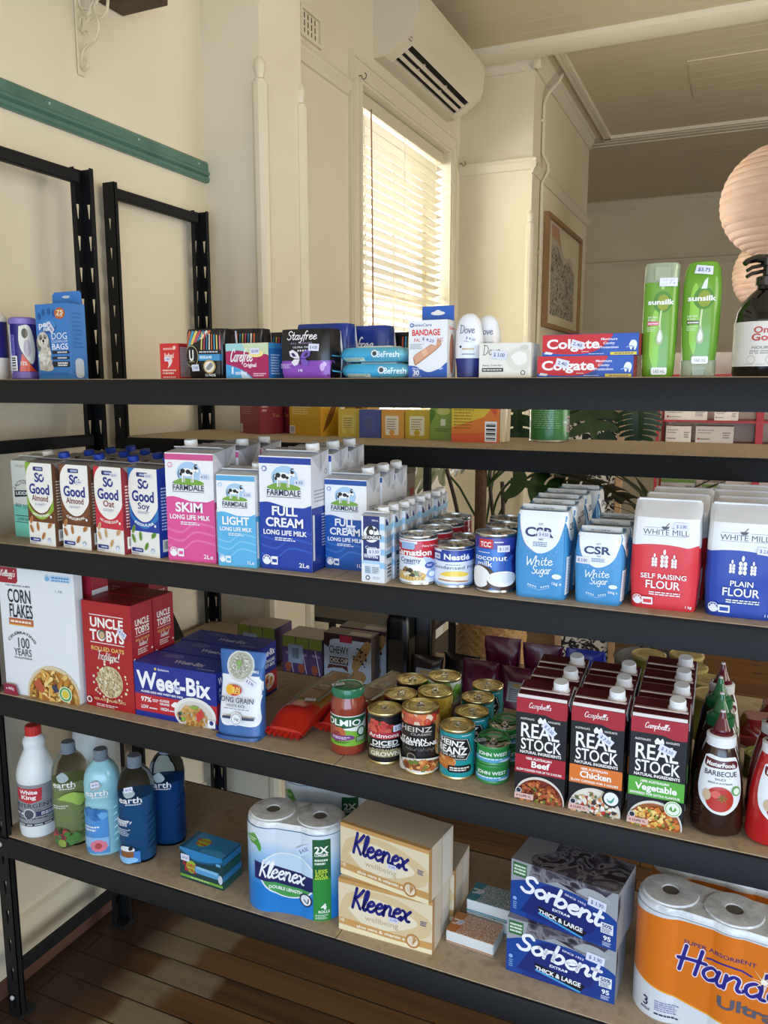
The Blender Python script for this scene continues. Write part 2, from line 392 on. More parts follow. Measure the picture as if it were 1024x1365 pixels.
    def stars(s, x, y, r, cw='#e8eef5', ci=None):
        """round rating badge with a small table beside it"""
        s.circ(x, y, r, cw); s.ring(x, y, r*.86, r*.3, ci or '#33406b', 18, -.2, PI+.2); s.circ(x, y, r*.34, cw)
        for k in range(5):
            a = PI*k/4; s.circ(x+r*.66*math.cos(a), y+r*.66*math.sin(a)*s.w/s.h, r*.13, cw, 8)
        return s
def sticker(parent, mp, w, h, u, v, text, rot=0.0, sw=.022, sh=.012, off=.0022, cell=None, tc='#4a5a8c', bg='#dfe0f0'):
    mb = MB(); A = Art(mb, mp, w, h, cell, off, bound=False); hw, hh = sw/2, sh/2; c, s_ = math.cos(rot), math.sin(rot)
    A.poly([(u+(x*c-y*s_)/w, v+(x*s_+y*c)/h) for x, y in ((-hw, -hh), (hw, -hh), (hw, hh), (-hw, hh))], bg)
    A.text(text, u, v, sh*.42/h, tc, w=sw*.72/w, b=1, rot=rot)
    return mb.build('price_sticker', parent)
# faces of a box item
def fF(w, d, h): return lambda u, v, o: (u, -d/2-o, v)
def fR(w, d, h): return lambda u, v, o: (w/2+o, u, v)
def fL(w, d, h): return lambda u, v, o: (-w/2-o, -u, v)
def fT(w, d, h): return lambda u, v, o: (u, v-d/2, h+o)
def fC(r): return lambda u, v, o: ((r+o)*math.sin(u/r), -(r+o)*math.cos(u/r), v)
# ================================================================ THE ROOM
XW = -.085; ZC = 3.626; YP1, YP1e, XP1 = 1.104, 1.378, .147; YP2, YP2e, XP2 = 3.816, 5.664, .387; YF = 8.09; XR = 4.6; YFR = -3.3
plaster = noise_mat('cream_plaster', ['#dacfb5', '#ded4bb', '#d7cbb0'], (1.3, 1.3, 1.3), 5, .72, .12, 14)
plaster2 = noise_mat('cream_plaster_old', ['#d8ccae', '#ddd2b6', '#d2c6a6'], (.9, .9, .9), 5, .75, .1, 10)
trimM = noise_mat('cream_gloss_paint', ['#d8cdb2', '#dcd2b8'], (3, 3, 3), 3, .45, .05, 40)
def ceiling_mat():
    m = bpy.data.materials.new('ceiling_boards'); m.use_nodes = True; N = m.node_tree; b = N.nodes['Principled BSDF']
    tc = N.nodes.new('ShaderNodeTexCoord'); sx = N.nodes.new('ShaderNodeSeparateXYZ'); N.links.new(tc.outputs['Object'], sx.inputs[0])
    mm = N.nodes.new('ShaderNodeMath'); mm.operation = 'MULTIPLY'; mm.inputs[1].default_value = 1/.14; N.links.new(sx.outputs['Y'], mm.inputs[0])
    fr = N.nodes.new('ShaderNodeMath'); fr.operation = 'FRACT'; N.links.new(mm.outputs[0], fr.inputs[0])
    r = N.nodes.new('ShaderNodeValToRGB'); N.links.new(fr.outputs[0], r.inputs[0]); e = r.color_ramp.elements
    e[0].position = 0; e[0].color = (0, 0, 0, 1); e[1].position = .05; e[1].color = (1, 1, 1, 1)
    bp = N.nodes.new('ShaderNodeBump'); bp.inputs['Strength'].default_value = .5; bp.inputs['Distance'].default_value = .004
    N.links.new(r.outputs[0], bp.inputs['Height']); N.links.new(bp.outputs[0], b.inputs['Normal'])
    mp = N.nodes.new('ShaderNodeMapping'); mp.inputs['Scale'].default_value = (.8, 4, 1); N.links.new(tc.outputs['Object'], mp.inputs[0])
    nz = N.nodes.new('ShaderNodeTexNoise'); nz.inputs['Scale'].default_value = 1; N.links.new(mp.outputs[0], nz.inputs[0])
    c = N.nodes.new('ShaderNodeValToRGB'); N.links.new(nz.outputs['Fac'], c.inputs[0]); c.color_ramp.elements[0].color = lin('#c4b595'); c.color_ramp.elements[1].color = lin('#cfc1a0')
    N.links.new(c.outputs[0], b.inputs['Base Color']); b.inputs['Roughness'].default_value = .6; return m
def floor_mat():
    m = bpy.data.materials.new('floorboards'); m.use_nodes = True; N = m.node_tree; b = N.nodes['Principled BSDF']; L = N.links.new
    tc = N.nodes.new('ShaderNodeTexCoord')
    br = N.nodes.new('ShaderNodeTexBrick'); br.offset = .37; br.inputs['Scale'].default_value = 1; br.inputs['Brick Width'].default_value = 2.3; br.inputs['Row Height'].default_value = .086
    br.inputs['Mortar Size'].default_value = .0022; br.inputs['Mortar Smooth'].default_value = .2; br.inputs['Bias'].default_value = 0
    br.inputs['Color1'].default_value = (0, 0, 0, 1); br.inputs['Color2'].default_value = (1, 1, 1, 1); br.inputs['Mortar'].default_value = (0, 0, 0, 1)
    L(tc.outputs['Object'], br.inputs['Vector'])
    mp = N.nodes.new('ShaderNodeMapping'); mp.inputs['Scale'].default_value = (1.6, 26, 1); L(tc.outputs['Object'], mp.inputs[0])
    ad = N.nodes.new('ShaderNodeVectorMath'); ad.operation = 'ADD'; L(mp.outputs[0], ad.inputs[0]); L(br.outputs['Color'], ad.inputs[1])
    nz = N.nodes.new('ShaderNodeTexNoise'); nz.inputs['Scale'].default_value = 1; nz.inputs['Detail'].default_value = 6; nz.inputs['Distortion'].default_value = .6; L(ad.outputs[0], nz.inputs[0])
    mx = N.nodes.new('ShaderNodeMath'); mx.operation = 'MULTIPLY_ADD'; mx.inputs[1].default_value = .38; L(br.outputs['Color'], mx.inputs[0]); L(nz.outputs['Fac'], mx.inputs[2])
    r = N.nodes.new('ShaderNodeValToRGB'); L(mx.outputs[0], r.inputs[0])
    el = r.color_ramp.elements; el[0].position = .3; el[0].color = lin('#2f2012'); el[1].position = .95; el[1].color = lin('#73512d')
    for p, c in ((.5, '#54381f'), (.72, '#684725')): e = el.new(p); e.color = lin(c)
    # pale boards where the varnish has worn off beside the wall, a darker strip right against it
    sx = N.nodes.new('ShaderNodeSeparateXYZ'); L(tc.outputs['Object'], sx.inputs[0])
    n2 = N.nodes.new('ShaderNodeTexNoise'); n2.inputs['Scale'].default_value = 7; L(tc.outputs['Object'], n2.inputs[0])
    m2 = N.nodes.new('ShaderNodeMath'); m2.operation = 'MULTIPLY_ADD'; m2.inputs[1].default_value = .10; L(n2.outputs['Fac'], m2.inputs[0]); L(sx.outputs['X'], m2.inputs[2])
    m3 = N.nodes.new('ShaderNodeMath'); m3.operation = 'MULTIPLY_ADD'; m3.inputs[1].default_value = .16; L(br.outputs['Color'], m3.inputs[0]); L(m2.outputs[0], m3.inputs[2])
    rp = N.nodes.new('ShaderNodeValToRGB'); L(m3.outputs[0], rp.inputs[0]); E_ = rp.color_ramp.elements
    E_[0].position = .30; E_[0].color = (0, 0, 0, 1); E_[1].position = .33; E_[1].color = (1, 1, 1, 1); k = E_.new(.50); k.color = (1, 1, 1, 1); k = E_.new(.53); k.color = (0, 0, 0, 1)
    mc = N.nodes.new('ShaderNodeMix'); mc.data_type = 'RGBA'; L(rp.outputs[0], mc.inputs[0]); L(r.outputs[0], mc.inputs[6])
    r2 = N.nodes.new('ShaderNodeValToRGB'); L(nz.outputs['Fac'], r2.inputs[0]); r2.color_ramp.elements[0].color = lin('#6a5a43'); r2.color_ramp.elements[1].color = lin('#948366')
    L(r2.outputs[0], mc.inputs[7])
    gr = N.nodes.new('ShaderNodeValToRGB'); L(m2.outputs[0], gr.inputs[0]); gr.color_ramp.elements[0].position = .16; gr.color_ramp.elements[0].color = (1, 1, 1, 1); gr.color_ramp.elements[1].position = .3; gr.color_ramp.elements[1].color = (0, 0, 0, 1)
    mg = N.nodes.new('ShaderNodeMix'); mg.data_type = 'RGBA'; L(gr.outputs[0], mg.inputs[0]); L(mc.outputs[2], mg.inputs[6]); mg.inputs[7].default_value = lin('#3a2a1f')
    # dark gaps and knots
    vo = N.nodes.new('ShaderNodeTexVoronoi'); mv = N.nodes.new('ShaderNodeMapping'); mv.inputs['Scale'].default_value = (3.4, 6.5, 1); L(tc.outputs['Object'], mv.inputs[0]); L(mv.outputs[0], vo.inputs['Vector']); vo.inputs['Scale'].default_value = 1
    vr = N.nodes.new('ShaderNodeValToRGB'); L(vo.outputs['Distance'], vr.inputs[0]); vr.color_ramp.elements[0].position = .06; vr.color_ramp.elements[0].color = (.25, .2, .16, 1); vr.color_ramp.elements[1].position = .13; vr.color_ramp.elements[1].color = (1, 1, 1, 1)
    mk = N.nodes.new('ShaderNodeMix'); mk.data_type = 'RGBA'; mk.blend_type = 'MULTIPLY'; mk.inputs[0].default_value = 1; L(mg.outputs[2], mk.inputs[6]); L(vr.outputs[0], mk.inputs[7])
    mo = N.nodes.new('ShaderNodeMix'); mo.data_type = 'RGBA'; L(br.outputs['Fac'], mo.inputs[0]); L(mk.outputs[2], mo.inputs[6]); mo.inputs[7].default_value = lin('#1c120b')
    L(mo.outputs[2], b.inputs['Base Color']); b.inputs['Roughness'].default_value = .45; b.inputs['Specular IOR Level'].default_value = .25
    bp = N.nodes.new('ShaderNodeBump'); bp.inputs['Strength'].default_value = .4; bp.inputs['Distance'].default_value = .003; bp.invert = True
    L(br.outputs['Fac'], bp.inputs['Height']); L(bp.outputs[0], b.inputs['Normal']); return m
ceilM = ceiling_mat()
mb = MB(); mb.box(XW-.4, XR, YFR-.3, YF+.2, -.1, 0, floor_mat()); struct('floor', mb)
mb = MB(); mb.box(XW-.4, XR+.2, YFR-.3, YF+.2, ZC, ZC+.1, ceilM); struct('ceiling', mb)
# window opening in the left wall
WY0, WY1, WZ0, WZ1 = 2.335, 3.60, 1.30, 3.06
mb = MB()
mb.box(XW-.25, XW, YFR, WY0, 0, ZC, plaster); mb.box(XW-.25, XW, WY1, YF, 0, ZC, plaster)
mb.box(XW-.25, XW, WY0, WY1, 0, WZ0, noise_mat('white_below_window', ['#e9e6de', '#efece4'], (3, 3, 3), 3, .6)); mb.box(XW-.25, XW, WY0, WY1, WZ1, ZC, plaster)  # section below the window is whiter than the plaster around it
struct('wall_left', mb)
mb = MB(); mb.box(XW, XP1, YP1, YP1e, 0, ZC, plaster); struct('wall_pier_near', mb)
mb = MB(); mb.box(XW, XP2, YP2, YP2e, 0, ZC, plaster2); struct('wall_pier_far', mb)
mb = MB(); mb.box(XW, XR, YF, YF+.2, 0, ZC, plaster2); struct('wall_back', mb)
mb = MB()   # right wall, its unseen openings cut to match the added fill lamps
mb.box(XR, XR+.2, YFR, -2.3, 0, ZC, plaster2); mb.box(XR, XR+.2, .5, 1.2, 0, ZC, plaster2); mb.box(XR, XR+.2, 3.8, YF, 0, ZC, plaster2); mb.box(XR, XR+.2, -2.3, .5, 0, 1.6, plaster2); mb.box(XR, XR+.2, -2.3, .5, 3.1, ZC, plaster2); mb.box(XR, XR+.2, 1.2, 3.8, 0, .18, plaster2); mb.box(XR, XR+.2, 1.2, 3.8, 1.75, ZC, plaster2); struct('wall_right', mb)
mb = MB()   # shop front: opening between low wall and transom
mb.box(XW-.25, -.1, YFR-.2, YFR, 0, ZC, plaster2); mb.box(4.1, XR+.2, YFR-.2, YFR, 0, ZC, plaster2); mb.box(-.1, 4.1, YFR-.2, YFR, 0, .3, plaster2); mb.box(-.1, 4.1, YFR-.2, YFR, 2.6, ZC, plaster2); struct('wall_front', mb)
# skirting with a dark base strip
mb = MB(); sk = [(XW, .05), (XW+.018, .05), (XW+.018, .15), (XW+.012, .165), (XW+.012, .178), (XW, .185)]
mb.extrude(sk, 'y', YFR, YP1, trimM); mb.box(XW, XW+.024, YFR, YP1, 0, .05, noise_mat('red_brown_timber', ['#4a2c20', '#5b382a'], (4, 4, 20), 4, .7)); struct('baseboard_left', mb)
# picture rails, corner beads and cornices
def rail_prof(x, z, s=1): return [(x, z-.06), (x+.012*s, z-.058), (x+.016*s, z-.04), (x+.03*s, z-.02), (x+.03*s, z-.008), (x+.04*s, z), (x, z)]
mb = MB()
mb.extrude(rail_prof(XW, 3.027), 'y', YP1e, 2.215, trimM)
mb.extrude([(YP2-(a-XW), b) for a, b in rail_prof(XW, 3.027)], 'x', XW, XP2+.03, trimM)
mb.extrude([(XP2+(a-XW), b) for a, b in rail_prof(XW, 3.0)], 'y', YP2-.03, YP2e+.03, trimM)
mb.extrude([(YF-(a-XW), b) for a, b in rail_prof(XW, 2.985)], 'x', XW, XR, trimM)
struct('trim_1', mb)
mb = MB()
def cor(x): return [(x, ZC-.09), (x+.015, ZC-.09), (x+.018, ZC-.06), (x+.04, ZC-.03), (x+.04, ZC-.012), (x+.055, ZC), (x, ZC)]
mb.extrude([(YP2-(a-XW), b) for a, b in cor(XW)], 'x', XW, XP2+.04, trimM)
mb.extrude([(XP2+(a-XW), b) for a, b in cor(XW)], 'y', YP2-.04, YP2e, trimM)
mb.extrude([(YF-(a-XW), b) for a, b in cor(XW)], 'x', XW, XR, trimM)
for q in (0, .028): mb.extrude([(XP2+.115+q, ZC-.022), (XP2+.14+q, ZC-.022), (XP2+.145+q, ZC), (XP2+.11+q, ZC)], 'y', 3.78, 5.70, trimM)
for q in (0, .05): mb.extrude([(5.66+q, ZC-.022), (5.69+q, ZC-.022), (5.70+q, ZC), (5.65+q, ZC)], 'x', XP2+.11, XR, trimM)
for q in (.18, .26): mb.extrude([(5.66+q, ZC-.008), (5.67+q, ZC-.008), (5.68+q, ZC), (5.65+q, ZC)], 'x', XW, XR, trimM)
mb.extrude([(3.60, ZC), (3.61, ZC-.03), (3.64, ZC-.05), (3.74, ZC-.05), (3.77, ZC-.02), (3.78, ZC)], 'x', XW, XR, trimM)
mb.box(1.215, 2.6, 4.30, 4.99, ZC-.006, ZC, ceilM)
struct('trim_2', mb)
def bead(mb, x, y, z1):
    mb.lathe([(.021, 0), (.021, z1-.03), (.014, z1-.024)], trimM, 14, (x, y, 0)); mb.lathe([(.012, z1-.03), (.016, z1-.01), (.021, z1+.012), (.017, z1+.03), (.006, z1+.045), (0, z1+.047)], trimM, 14, (x, y, 0))
    mb.lathe([(.027, 0), (.027, z1-.04)], trimM, 10, (x, y, 0), cap1=True)
mb = MB()
for x, y in ((XP1-.004, YP1+.004), (XP1-.004, YP1e-.004), (XP2-.004, YP2+.004)): bead(mb, x, y, 2.68)
struct('trim_3', mb)
# window: architrave, frame, sashes, glass, sill
mb = MB()
def archi(mb, y0, y1, z0, z1):
    for a, b, t in ((0, .115, .018), (.012, .035, .028), (.09, .105, .024)):
        mb.box(XW, XW+t, y0-b, y0-a, z0, z1+a, trimM); mb.box(XW, XW+t, y1+a, y1+b, z0, z1+a, trimM); mb.box(XW, XW+t-.001, y0-b, y1+b, z1+a, z1+b, trimM)
archi(mb, WY0, WY1, WZ0, WZ1); mb.box(XW-.02, XW+.07, WY0-.14, WY1+.14, WZ0-.035, WZ0, trimM); struct('trim_4', mb)
win = bpy.data.objects.new('window_1', None); COL.objects.link(win); win['kind'] = 'structure'; win.location = (XW-.2, WY0, WZ0)
mb = MB(); sashM = M('#efe7d0', .4); hy, hz = WY1-WY0, WZ1-WZ0
for a in (0, hy-.05): mb.box(-.03, .05, a, a+.05, 0, hz, sashM)
for a in (0, hz-.05, hz*.5-.03): mb.box(-.029, .049, .049, hy-.049, a, a+.05, sashM)
for a in (hy*.36, hy*.66): mb.box(-.01, .02, a-.012, a+.012, 0, hz, sashM)
mb.box(-.009, .019, .04, hy-.04, hz*.25-.012, hz*.25+.012, sashM)
mb.build('window_frame', win)
mb = MB(); g = M('#ffffff', .02, trans=1.0, ior=1.02); mb.box(.003, .007, .05, hy-.05, .05, hz-.05, g); mb.build('glass', win)
# ================================================================ WALL FIXTURES
blindM = bpy.data.materials.new('blind_slat'); blindM.use_nodes = True; N = blindM.node_tree; bs = N.nodes['Principled BSDF']; bs.inputs['Base Color'].default_value = lin('#a69e88'); bs.inputs['Roughness'].default_value = .4
tr = N.nodes.new('ShaderNodeBsdfTranslucent'); tr.inputs[0].default_value = lin('#f4ead0'); ms = N.nodes.new('ShaderNodeMixShader'); ms.inputs[0].default_value = .04
N.links.new(bs.outputs[0], ms.inputs[1]); N.links.new(tr.outputs[0], ms.inputs[2]); N.links.new(ms.outputs[0], N.nodes['Material Output'].inputs[0])
t = thing('venetian_blind', 'cream venetian blind with open slats glowing in the sunlit window', 'blind', (XW-.055, WY0+.015, WZ0))
L_ = WY1-WY0-.03; mb = MB(); mb.rbox(-.03, .03, 0, L_, hz-.07, hz-.004, .004, M('#cfc5a8', .4)); mb.build('headrail', t)
mb = MB(); z = hz-.105; ang = math.radians(13)
while z > .06:
    for j in range(1):
        P = []
        for k in range(5):
            a = -.025+.0125*k; P.append((a*math.cos(ang), z+a*math.sin(ang)+.0025*(1-(a/.025)**2)))
        Q = [(p[0], p[1]-.0016) for p in P][::-1]; mb.extrude(P+Q, 'y', .004, L_-.004, blindM)
    z -= .047
mb.build('slats', t, .3)
mb = MB(); mb.rbox(-.026, .026, 0, L_, .012, .032, .003, M('#d8cdb0', .4)); mb.build('bottom_rail', t)
mb = MB()
for y in (.10, L_*.5, L_-.12):
    for x in (-.027, .027): mb.tube([(x, y, hz-.07), (x, y, .02)], .0014, M('#cbbf9c', .6), 6)
mb.build('ladder_cord', t)
mb = MB(); mb.tube([(.034, .17, hz-.06), (.04, .172, hz*.5), (.042, .17, .12)], .0042, M('#8a6a4c', .5), 8); mb.build('wand', t)
# air conditioner
acM = M('#d6cdb6', .35); acD = M('#3a352c', .6)
t = thing('air_conditioner', 'white wall mounted split air conditioner with open louvre above the window', 'air conditioner', (XW, 2.50, 0))
pr = [(0, 3.225), (.06, 3.228), (.074, 3.232), (.078, 3.300), (.166, 3.345), (.170, 3.287), (.21, 3.32), (.230, 3.37), (.236, 3.45), (.232, 3.515), (.0, 3.53)]
full = [(0, 3.225), (.06, 3.228), (.1, 3.245), (.17, 3.286), (.21, 3.32), (.230, 3.37), (.236, 3.45), (.232, 3.515), (.0, 3.53)]
mb = MB(); mb.extrude(full, 'y', 0, .085, acM); mb.extrude(full, 'y', .975, 1.055, acM); mb.extrude(pr, 'y', .085, .975, acM); mb.build('casing', t, .35)
mb = MB(); mb.poly([(.0775, .0855, 3.299), (.1655, .0855, 3.344), (.1655, .9745, 3.344), (.0775, .9745, 3.299)], acD); mb.poly([(.0785, .0855, 3.244), (.0790, .0855, 3.299), (.0790, .9745, 3.299), (.0785, .9745, 3.244)], acD); mb.poly([(.169, .0855, 3.296), (.1655, .0855, 3.344), (.1655, .9745, 3.344), (.169, .9745, 3.296)], acD)
for yy in (.086, .974): mb.poly([(.078, yy, 3.244), (.168, yy, 3.296), (.165, yy, 3.344), (.079, yy, 3.299)], acD)
mb.build('outlet', t)
for k, (dx, dz) in enumerate(((.104, 3.252), (.136, 3.270))):
    mb = MB(); mb.extrude([(dx-.008, dz-.006), (dx+.008, dz+.002), (dx+.008, dz+.006), (dx-.008, dz-.002)], 'y', .09, .97, acM)
    for y in (.33, .66): mb.box(dx-.006, dx+.006, y-.006, y+.006, dz-.006, dz+.018, acM)
    mb.build('louvre_blade', t)
mb = MB()
Af = Art(mb, lambda u, v, o: (.17+v*.76+.0, u+.03, 3.286+v*.645-o*1.2), .06, .045, None, .0008); Af.rect(.3, .2, .95, .35, '#8d8674'); Af.rect(.3, .5, .7, .62, '#8d8674'); mb.build('badge', t)
t.rotation_euler = (0, 0, 0)
# timber shelf on a scrolled bracket, green dado timber, vent, conduit, hooks
t = thing('wall_shelf', 'short dark brown timber shelf high on the left wall', 'shelf', (XW, .2, 2.735))
wood_dark = noise_mat('dark_stained_wood', ['#3a281a', '#4d3724', '#33241a'], (3, 18, 18), 5, .6)
mb = MB(); mb.rbox(.001, .17, -1.2, .52, 0, .04, .003, wood_dark); mb.build('board', t)
t = thing('shelf_bracket', 'cream scrolled iron bracket with leaves under the dark wall shelf', 'bracket', (XW, .535, 2.735))
irM = M('#d5c8a8', .4)
mb = MB(); mb.rbox(.001, .007, -.013, .013, -.225, -.004, .002, irM); mb.rbox(.001, .15, -.013, .013, -.008, -.0005, .002, irM); mb.build('bracket_bar', t)
mb = MB()
def sc(pts, r=.0042): mb.tube([(x, 0, z) for x, z in spline(pts, 6)], r, irM, 7)
sc([(.008, -.19), (.012, -.165), (.03, -.15), (.058, -.14), (.075, -.11), (.07, -.085), (.05, -.08), (.032, -.09)])
sc([(.008, -.19), (.012, -.207), (.024, -.208), (.031, -.195), (.026, -.183), (.018, -.186)])
sc([(.03, -.10), (.018, -.11), (.009, -.095), (.012, -.075), (.024, -.075), (.026, -.09)])
sc([(.04, -.075), (.05, -.05), (.042, -.02), (.022, -.012), (.010, -.03), (.018, -.05), (.045, -.055), (.062, -.04), (.068, -.02), (.06, -.008), (.05, -.018)])
sc([(.065, -.045), (.066, -.07), (.082, -.088), (.104, -.075), (.112, -.045), (.112, -.012)]); sc([(.118, -.01), (.124, -.024), (.136, -.022), (.138, -.01)])
mb.build('scroll', t)
for x, z, a in ((.072, -.03, .5), (.03, -.10, 2.2)):
    mb = MB(); P = []
    for k in range(12):
        r = .02 if k % 2 == 0 else .012; q = 2*PI*k/12; P.append((x+r*math.cos(q+a)*.7, z+r*math.sin(q+a)))
    mb.extrude(P, 'y', -.005, .004, irM)
    m2 = [(p[0], p[1]) for p in P]; mb.build('leaf', t)
greenM = noise_mat('sage_green_gloss', ['#4b7163', '#52796a', '#466a5c'], (2, 8, 8), 3, .35, .08, 50)
t = thing('picture_rail_board', 'sage green moulded timber rail fixed along the cream left wall', 'rail', (XW, .2, 2.345))
mb = MB(); mb.extrude([(.001, 0), (.012, 0), (.018, .006), (.018, .016), (.012, .02), (.02, .026), (.02, .034), (.014, .038), (.014, .062), (.008, .07), (.001, .07)], 'y', -1.6, .935, greenM)
for y in (-.15, .2, .55, .85): mb.lathe([(.004, 0), (.004, .0015), (.0, .002)], M('#9db5a8', .4), 10, (.0142, y, .052), axis='x')
mb.build('moulding', t)
t = thing('wall_vent', 'small cream slotted plaster wall vent above the picture rail', 'vent', (XW, 1.86, 3.13))
mb = MB()
for a, b, c, d in ((-.09, -.075, -.045, .045), (.075, .09, -.045, .045), (-.09, .09, -.06, -.045), (-.09, .09, .045, .06)): mb.box(.001, .014, a, b, c, d, trimM)
mb.build('vent_frame', t); mb = MB(); mb.box(.001, .004, -.075, .075, -.045, .045, trimM)
for y in (-.045, -.015, .015, .045):
    for z in (-.03, 0, .03): mb.box(.004, .0046, y-.004, y+.004, z-.011, z+.011, M('#3c352a', .8))
mb.build('grille', t)
t = thing('cable_conduit', 'cream painted cable conduit running down the far pier', 'conduit', (XP2, 4.02, 0))
mb = MB(); P = [(.014, 0, .4), (.014, 0, 2.93), (.05, .0, 2.99), (.05, .0, 3.03), (.014, 0, 3.1), (.014, .0, 3.40), (.03, .03, 3.47), (.075, .10, 3.55), (.09, .16, ZC-.004)]; mb.tube(P, .011, trimM, 10); mb.build('pipe', t)
for zz in (2.5, 3.3): mb = MB(); mb.box(.001, .024, -.02, .02, zz-.008, zz+.008, trimM); mb.build('clip', t)
for i, (y, z) in enumerate(((2.29, 3.075), (3.745, 3.03))):
    t = thing('wall_hook', ['small dark wire cup hook at the near top corner of the window frame', 'small dark wire cup hook at the far corner of the window frame'][i], 'hook', (XW+.024, y, z))
    mb = MB(); mb.tube([(0, 0, 0), (.012, 0, 0), (.016, 0, -.006)]+[(.026+.012*math.cos(a), 0, -.004+.014*math.sin(a)) for a in (3.6, 4.2, 4.8, 5.5, 6.2, 6.9, 7.6)], .0022, M('#3a3228', .4), 6); mb.build('hook', t)
# framed drawing on the far pier
t = thing('framed_picture', 'wide tan framed grey pencil drawing on the far pier wall', 'picture', (XP2, 4.74, 2.41)); fw, fh = 1.17, .74
frM = noise_mat('tan_frame_wood', ['#8e6a44', '#9d7850'], (20, 3, 20), 4, .5); mb = MB()
for a, b, c, d in ((-fw/2, -fw/2+.028, -fh/2+.028, fh/2-.028), (fw/2-.028, fw/2, -fh/2+.028, fh/2-.028), (-fw/2, fw/2, -fh/2, -fh/2+.028), (-fw/2, fw/2, fh/2-.028, fh/2)): mb.box(.002, .04, a, b, c, d, frM)
mb.build('frame', t)
mb = MB(); mb.box(.002, .016, -fw/2+.028, fw/2-.028, -fh/2+.028, fh/2-.028, M('#cfc4a6', .7)); mb.build('mount', t)
sketch = noise_mat('pencil_sketch', ['#4c463d', '#8d8472', '#b5ab94', '#6d665a'], (9, 9, 14), 8, .8, distort=2.5, rampos=[.36, .46, .56, .66])
mb = MB(); Ap = Art(mb, lambda u, v, o: (.016+o, u, v-.36), .9, .7, None, .001); Ap.poly([(.05, .12), (.95, .12), (.95, .62), (.8, .78), (.55, .72), (.3, .86), (.05, .88)], '#b3a88d')
Ap.poly([(.05, .12), (.95, .12), (.95, .62), (.7, .72), (.5, .66), (.25, .8), (.05, .78)], sketch); Ap.poly([(.05, .86), (.3, .84), (.42, .78), (.3, .98), (.05, .98)], '#b78a72'); mb.build('drawing', t)
# paper lanterns
paper = noise_mat('pink_rice_paper', ['#dcb69c', '#e4c2aa', '#d6ae94'], (5, 5, 14), 5, .75, .2, 40)
def lantern(label, x, y, z, R_, n=20):
    t = thing('paper_lantern', label, 'lantern', (x, y, z), 0, 'round paper lanterns'); mb = MB(); P = []
    for k in range(n*5+1):
        a = -PI/2*.93+PI*.93*k/(n*5); rr = R_*(1-.022*(1-math.sin(PI*(k % 5)/5)**.7)); P.append((rr*math.cos(a), rr*math.sin(a)*.97))
    mb.lathe(P, paper, 56, cap0=False, cap1=False); mb.build('shade', t, .35)
    mb = MB(); mb.lathe([(R_*.12, 0), (R_*.12, .01)], M('#c8b79c', .5), 20, (0, 0, R_*.95)); mb.build('collar', t)
    mb = MB(); mb.tube([(0, 0, R_*.9), (0, 0, ZC-z-.002)], .004, M('#d9d0bb', .5), 8); mb.build('cord', t)
lantern('large round pink paper lantern with ribs, nearest the camera at the right', 1.765, 2.6, 2.419, .243)
lantern('smaller pink paper lantern hanging behind and below the large one', 1.80, 4.1, 2.30, .245)
# ================================================================ SHELVING
black = noise_mat('black_textured_steel', ['#090b0d', '#0f1215'], (200, 200, 200), 2, .6, .5, 300, spec=.3, bdist=.0008)
chip = noise_mat('raw_fibreboard', ['#a4917a', '#b09c82', '#9a8870'], (40, 40, 40), 5, .75, .08, 300)
LV = dict(a=1.665, b=1.283, c=.9025, d=.5193); HB = .0528
def slotted(mb, fixed, axis, p0, p1, z0, z1, t, slots=True):
    """thin steel strip with tapered key holes; axis 'x': runs along x at y=fixed ; 'y': runs along y at x=fixed"""
    pos = (lambda a, z, o: (a, fixed+o, z)) if axis == 'x' else (lambda a, z, o: (fixed+o, a, z))
    c = (p0+p1)/2; z = z0; pitch = .083
    for o in (0, t):
        zz = z0
        while zz < z1-1e-4:
            ze = min(zz+pitch, z1); a, b = zz+.022, zz+.060
            if slots and ze-zz > .08:
                O = [(p0, zz), (p1, zz), (p1, ze), (p0, ze)]; I = [(c-.0018, a), (c+.0018, a), (c+.0055, b), (c-.0055, b)]
                i = mb.add([pos(q[0], q[1], o) for q in O+I])
                for k in range(4): mb.face((i+k, i+(k+1) % 4, i+4+(k+1) % 4, i+4+k), black)
            else: mb.poly([pos(q[0], q[1], o) for q in ((p0, zz), (p1, zz), (p1, ze), (p0, ze))], black)
            zz = ze
    for a in (p0, p1): mb.poly([pos(a, z0, 0), pos(a, z0, t), pos(a, z1, t), pos(a, z1, 0)], black)
    mb.poly([pos(p0, z1, 0), pos(p1, z1, 0), pos(p1, z1, t), pos(p0, z1, t)], black)
def post(t, x, y, dx, dy, H):
    mb = MB(); w = .042
    slotted(mb, y, 'x', *sorted((x, x+dx*w)), 0, H, dy*.002); slotted(mb, x, 'y', *sorted((y, y+dy*w)), 0, H, dx*.002)
    # inner return lips
    mb.box(*sorted((x+dx*w, x+dx*(w-.002))), *sorted((y, y+dy*.014)), 0, H, black); mb.box(*sorted((x, x+dx*.014)), *sorted((y+dy*w, y+dy*(w-.002))), 0, H, black)
    p = mb.build('post', t); mb = MB(); mb.box(*sorted((x-dx*.003, x+dx*(w+.003))), *sorted((y-dy*.003, y+dy*(w+.003))), 0, .012, M('#0c0d0e', .6)); mb.build('foot', p)
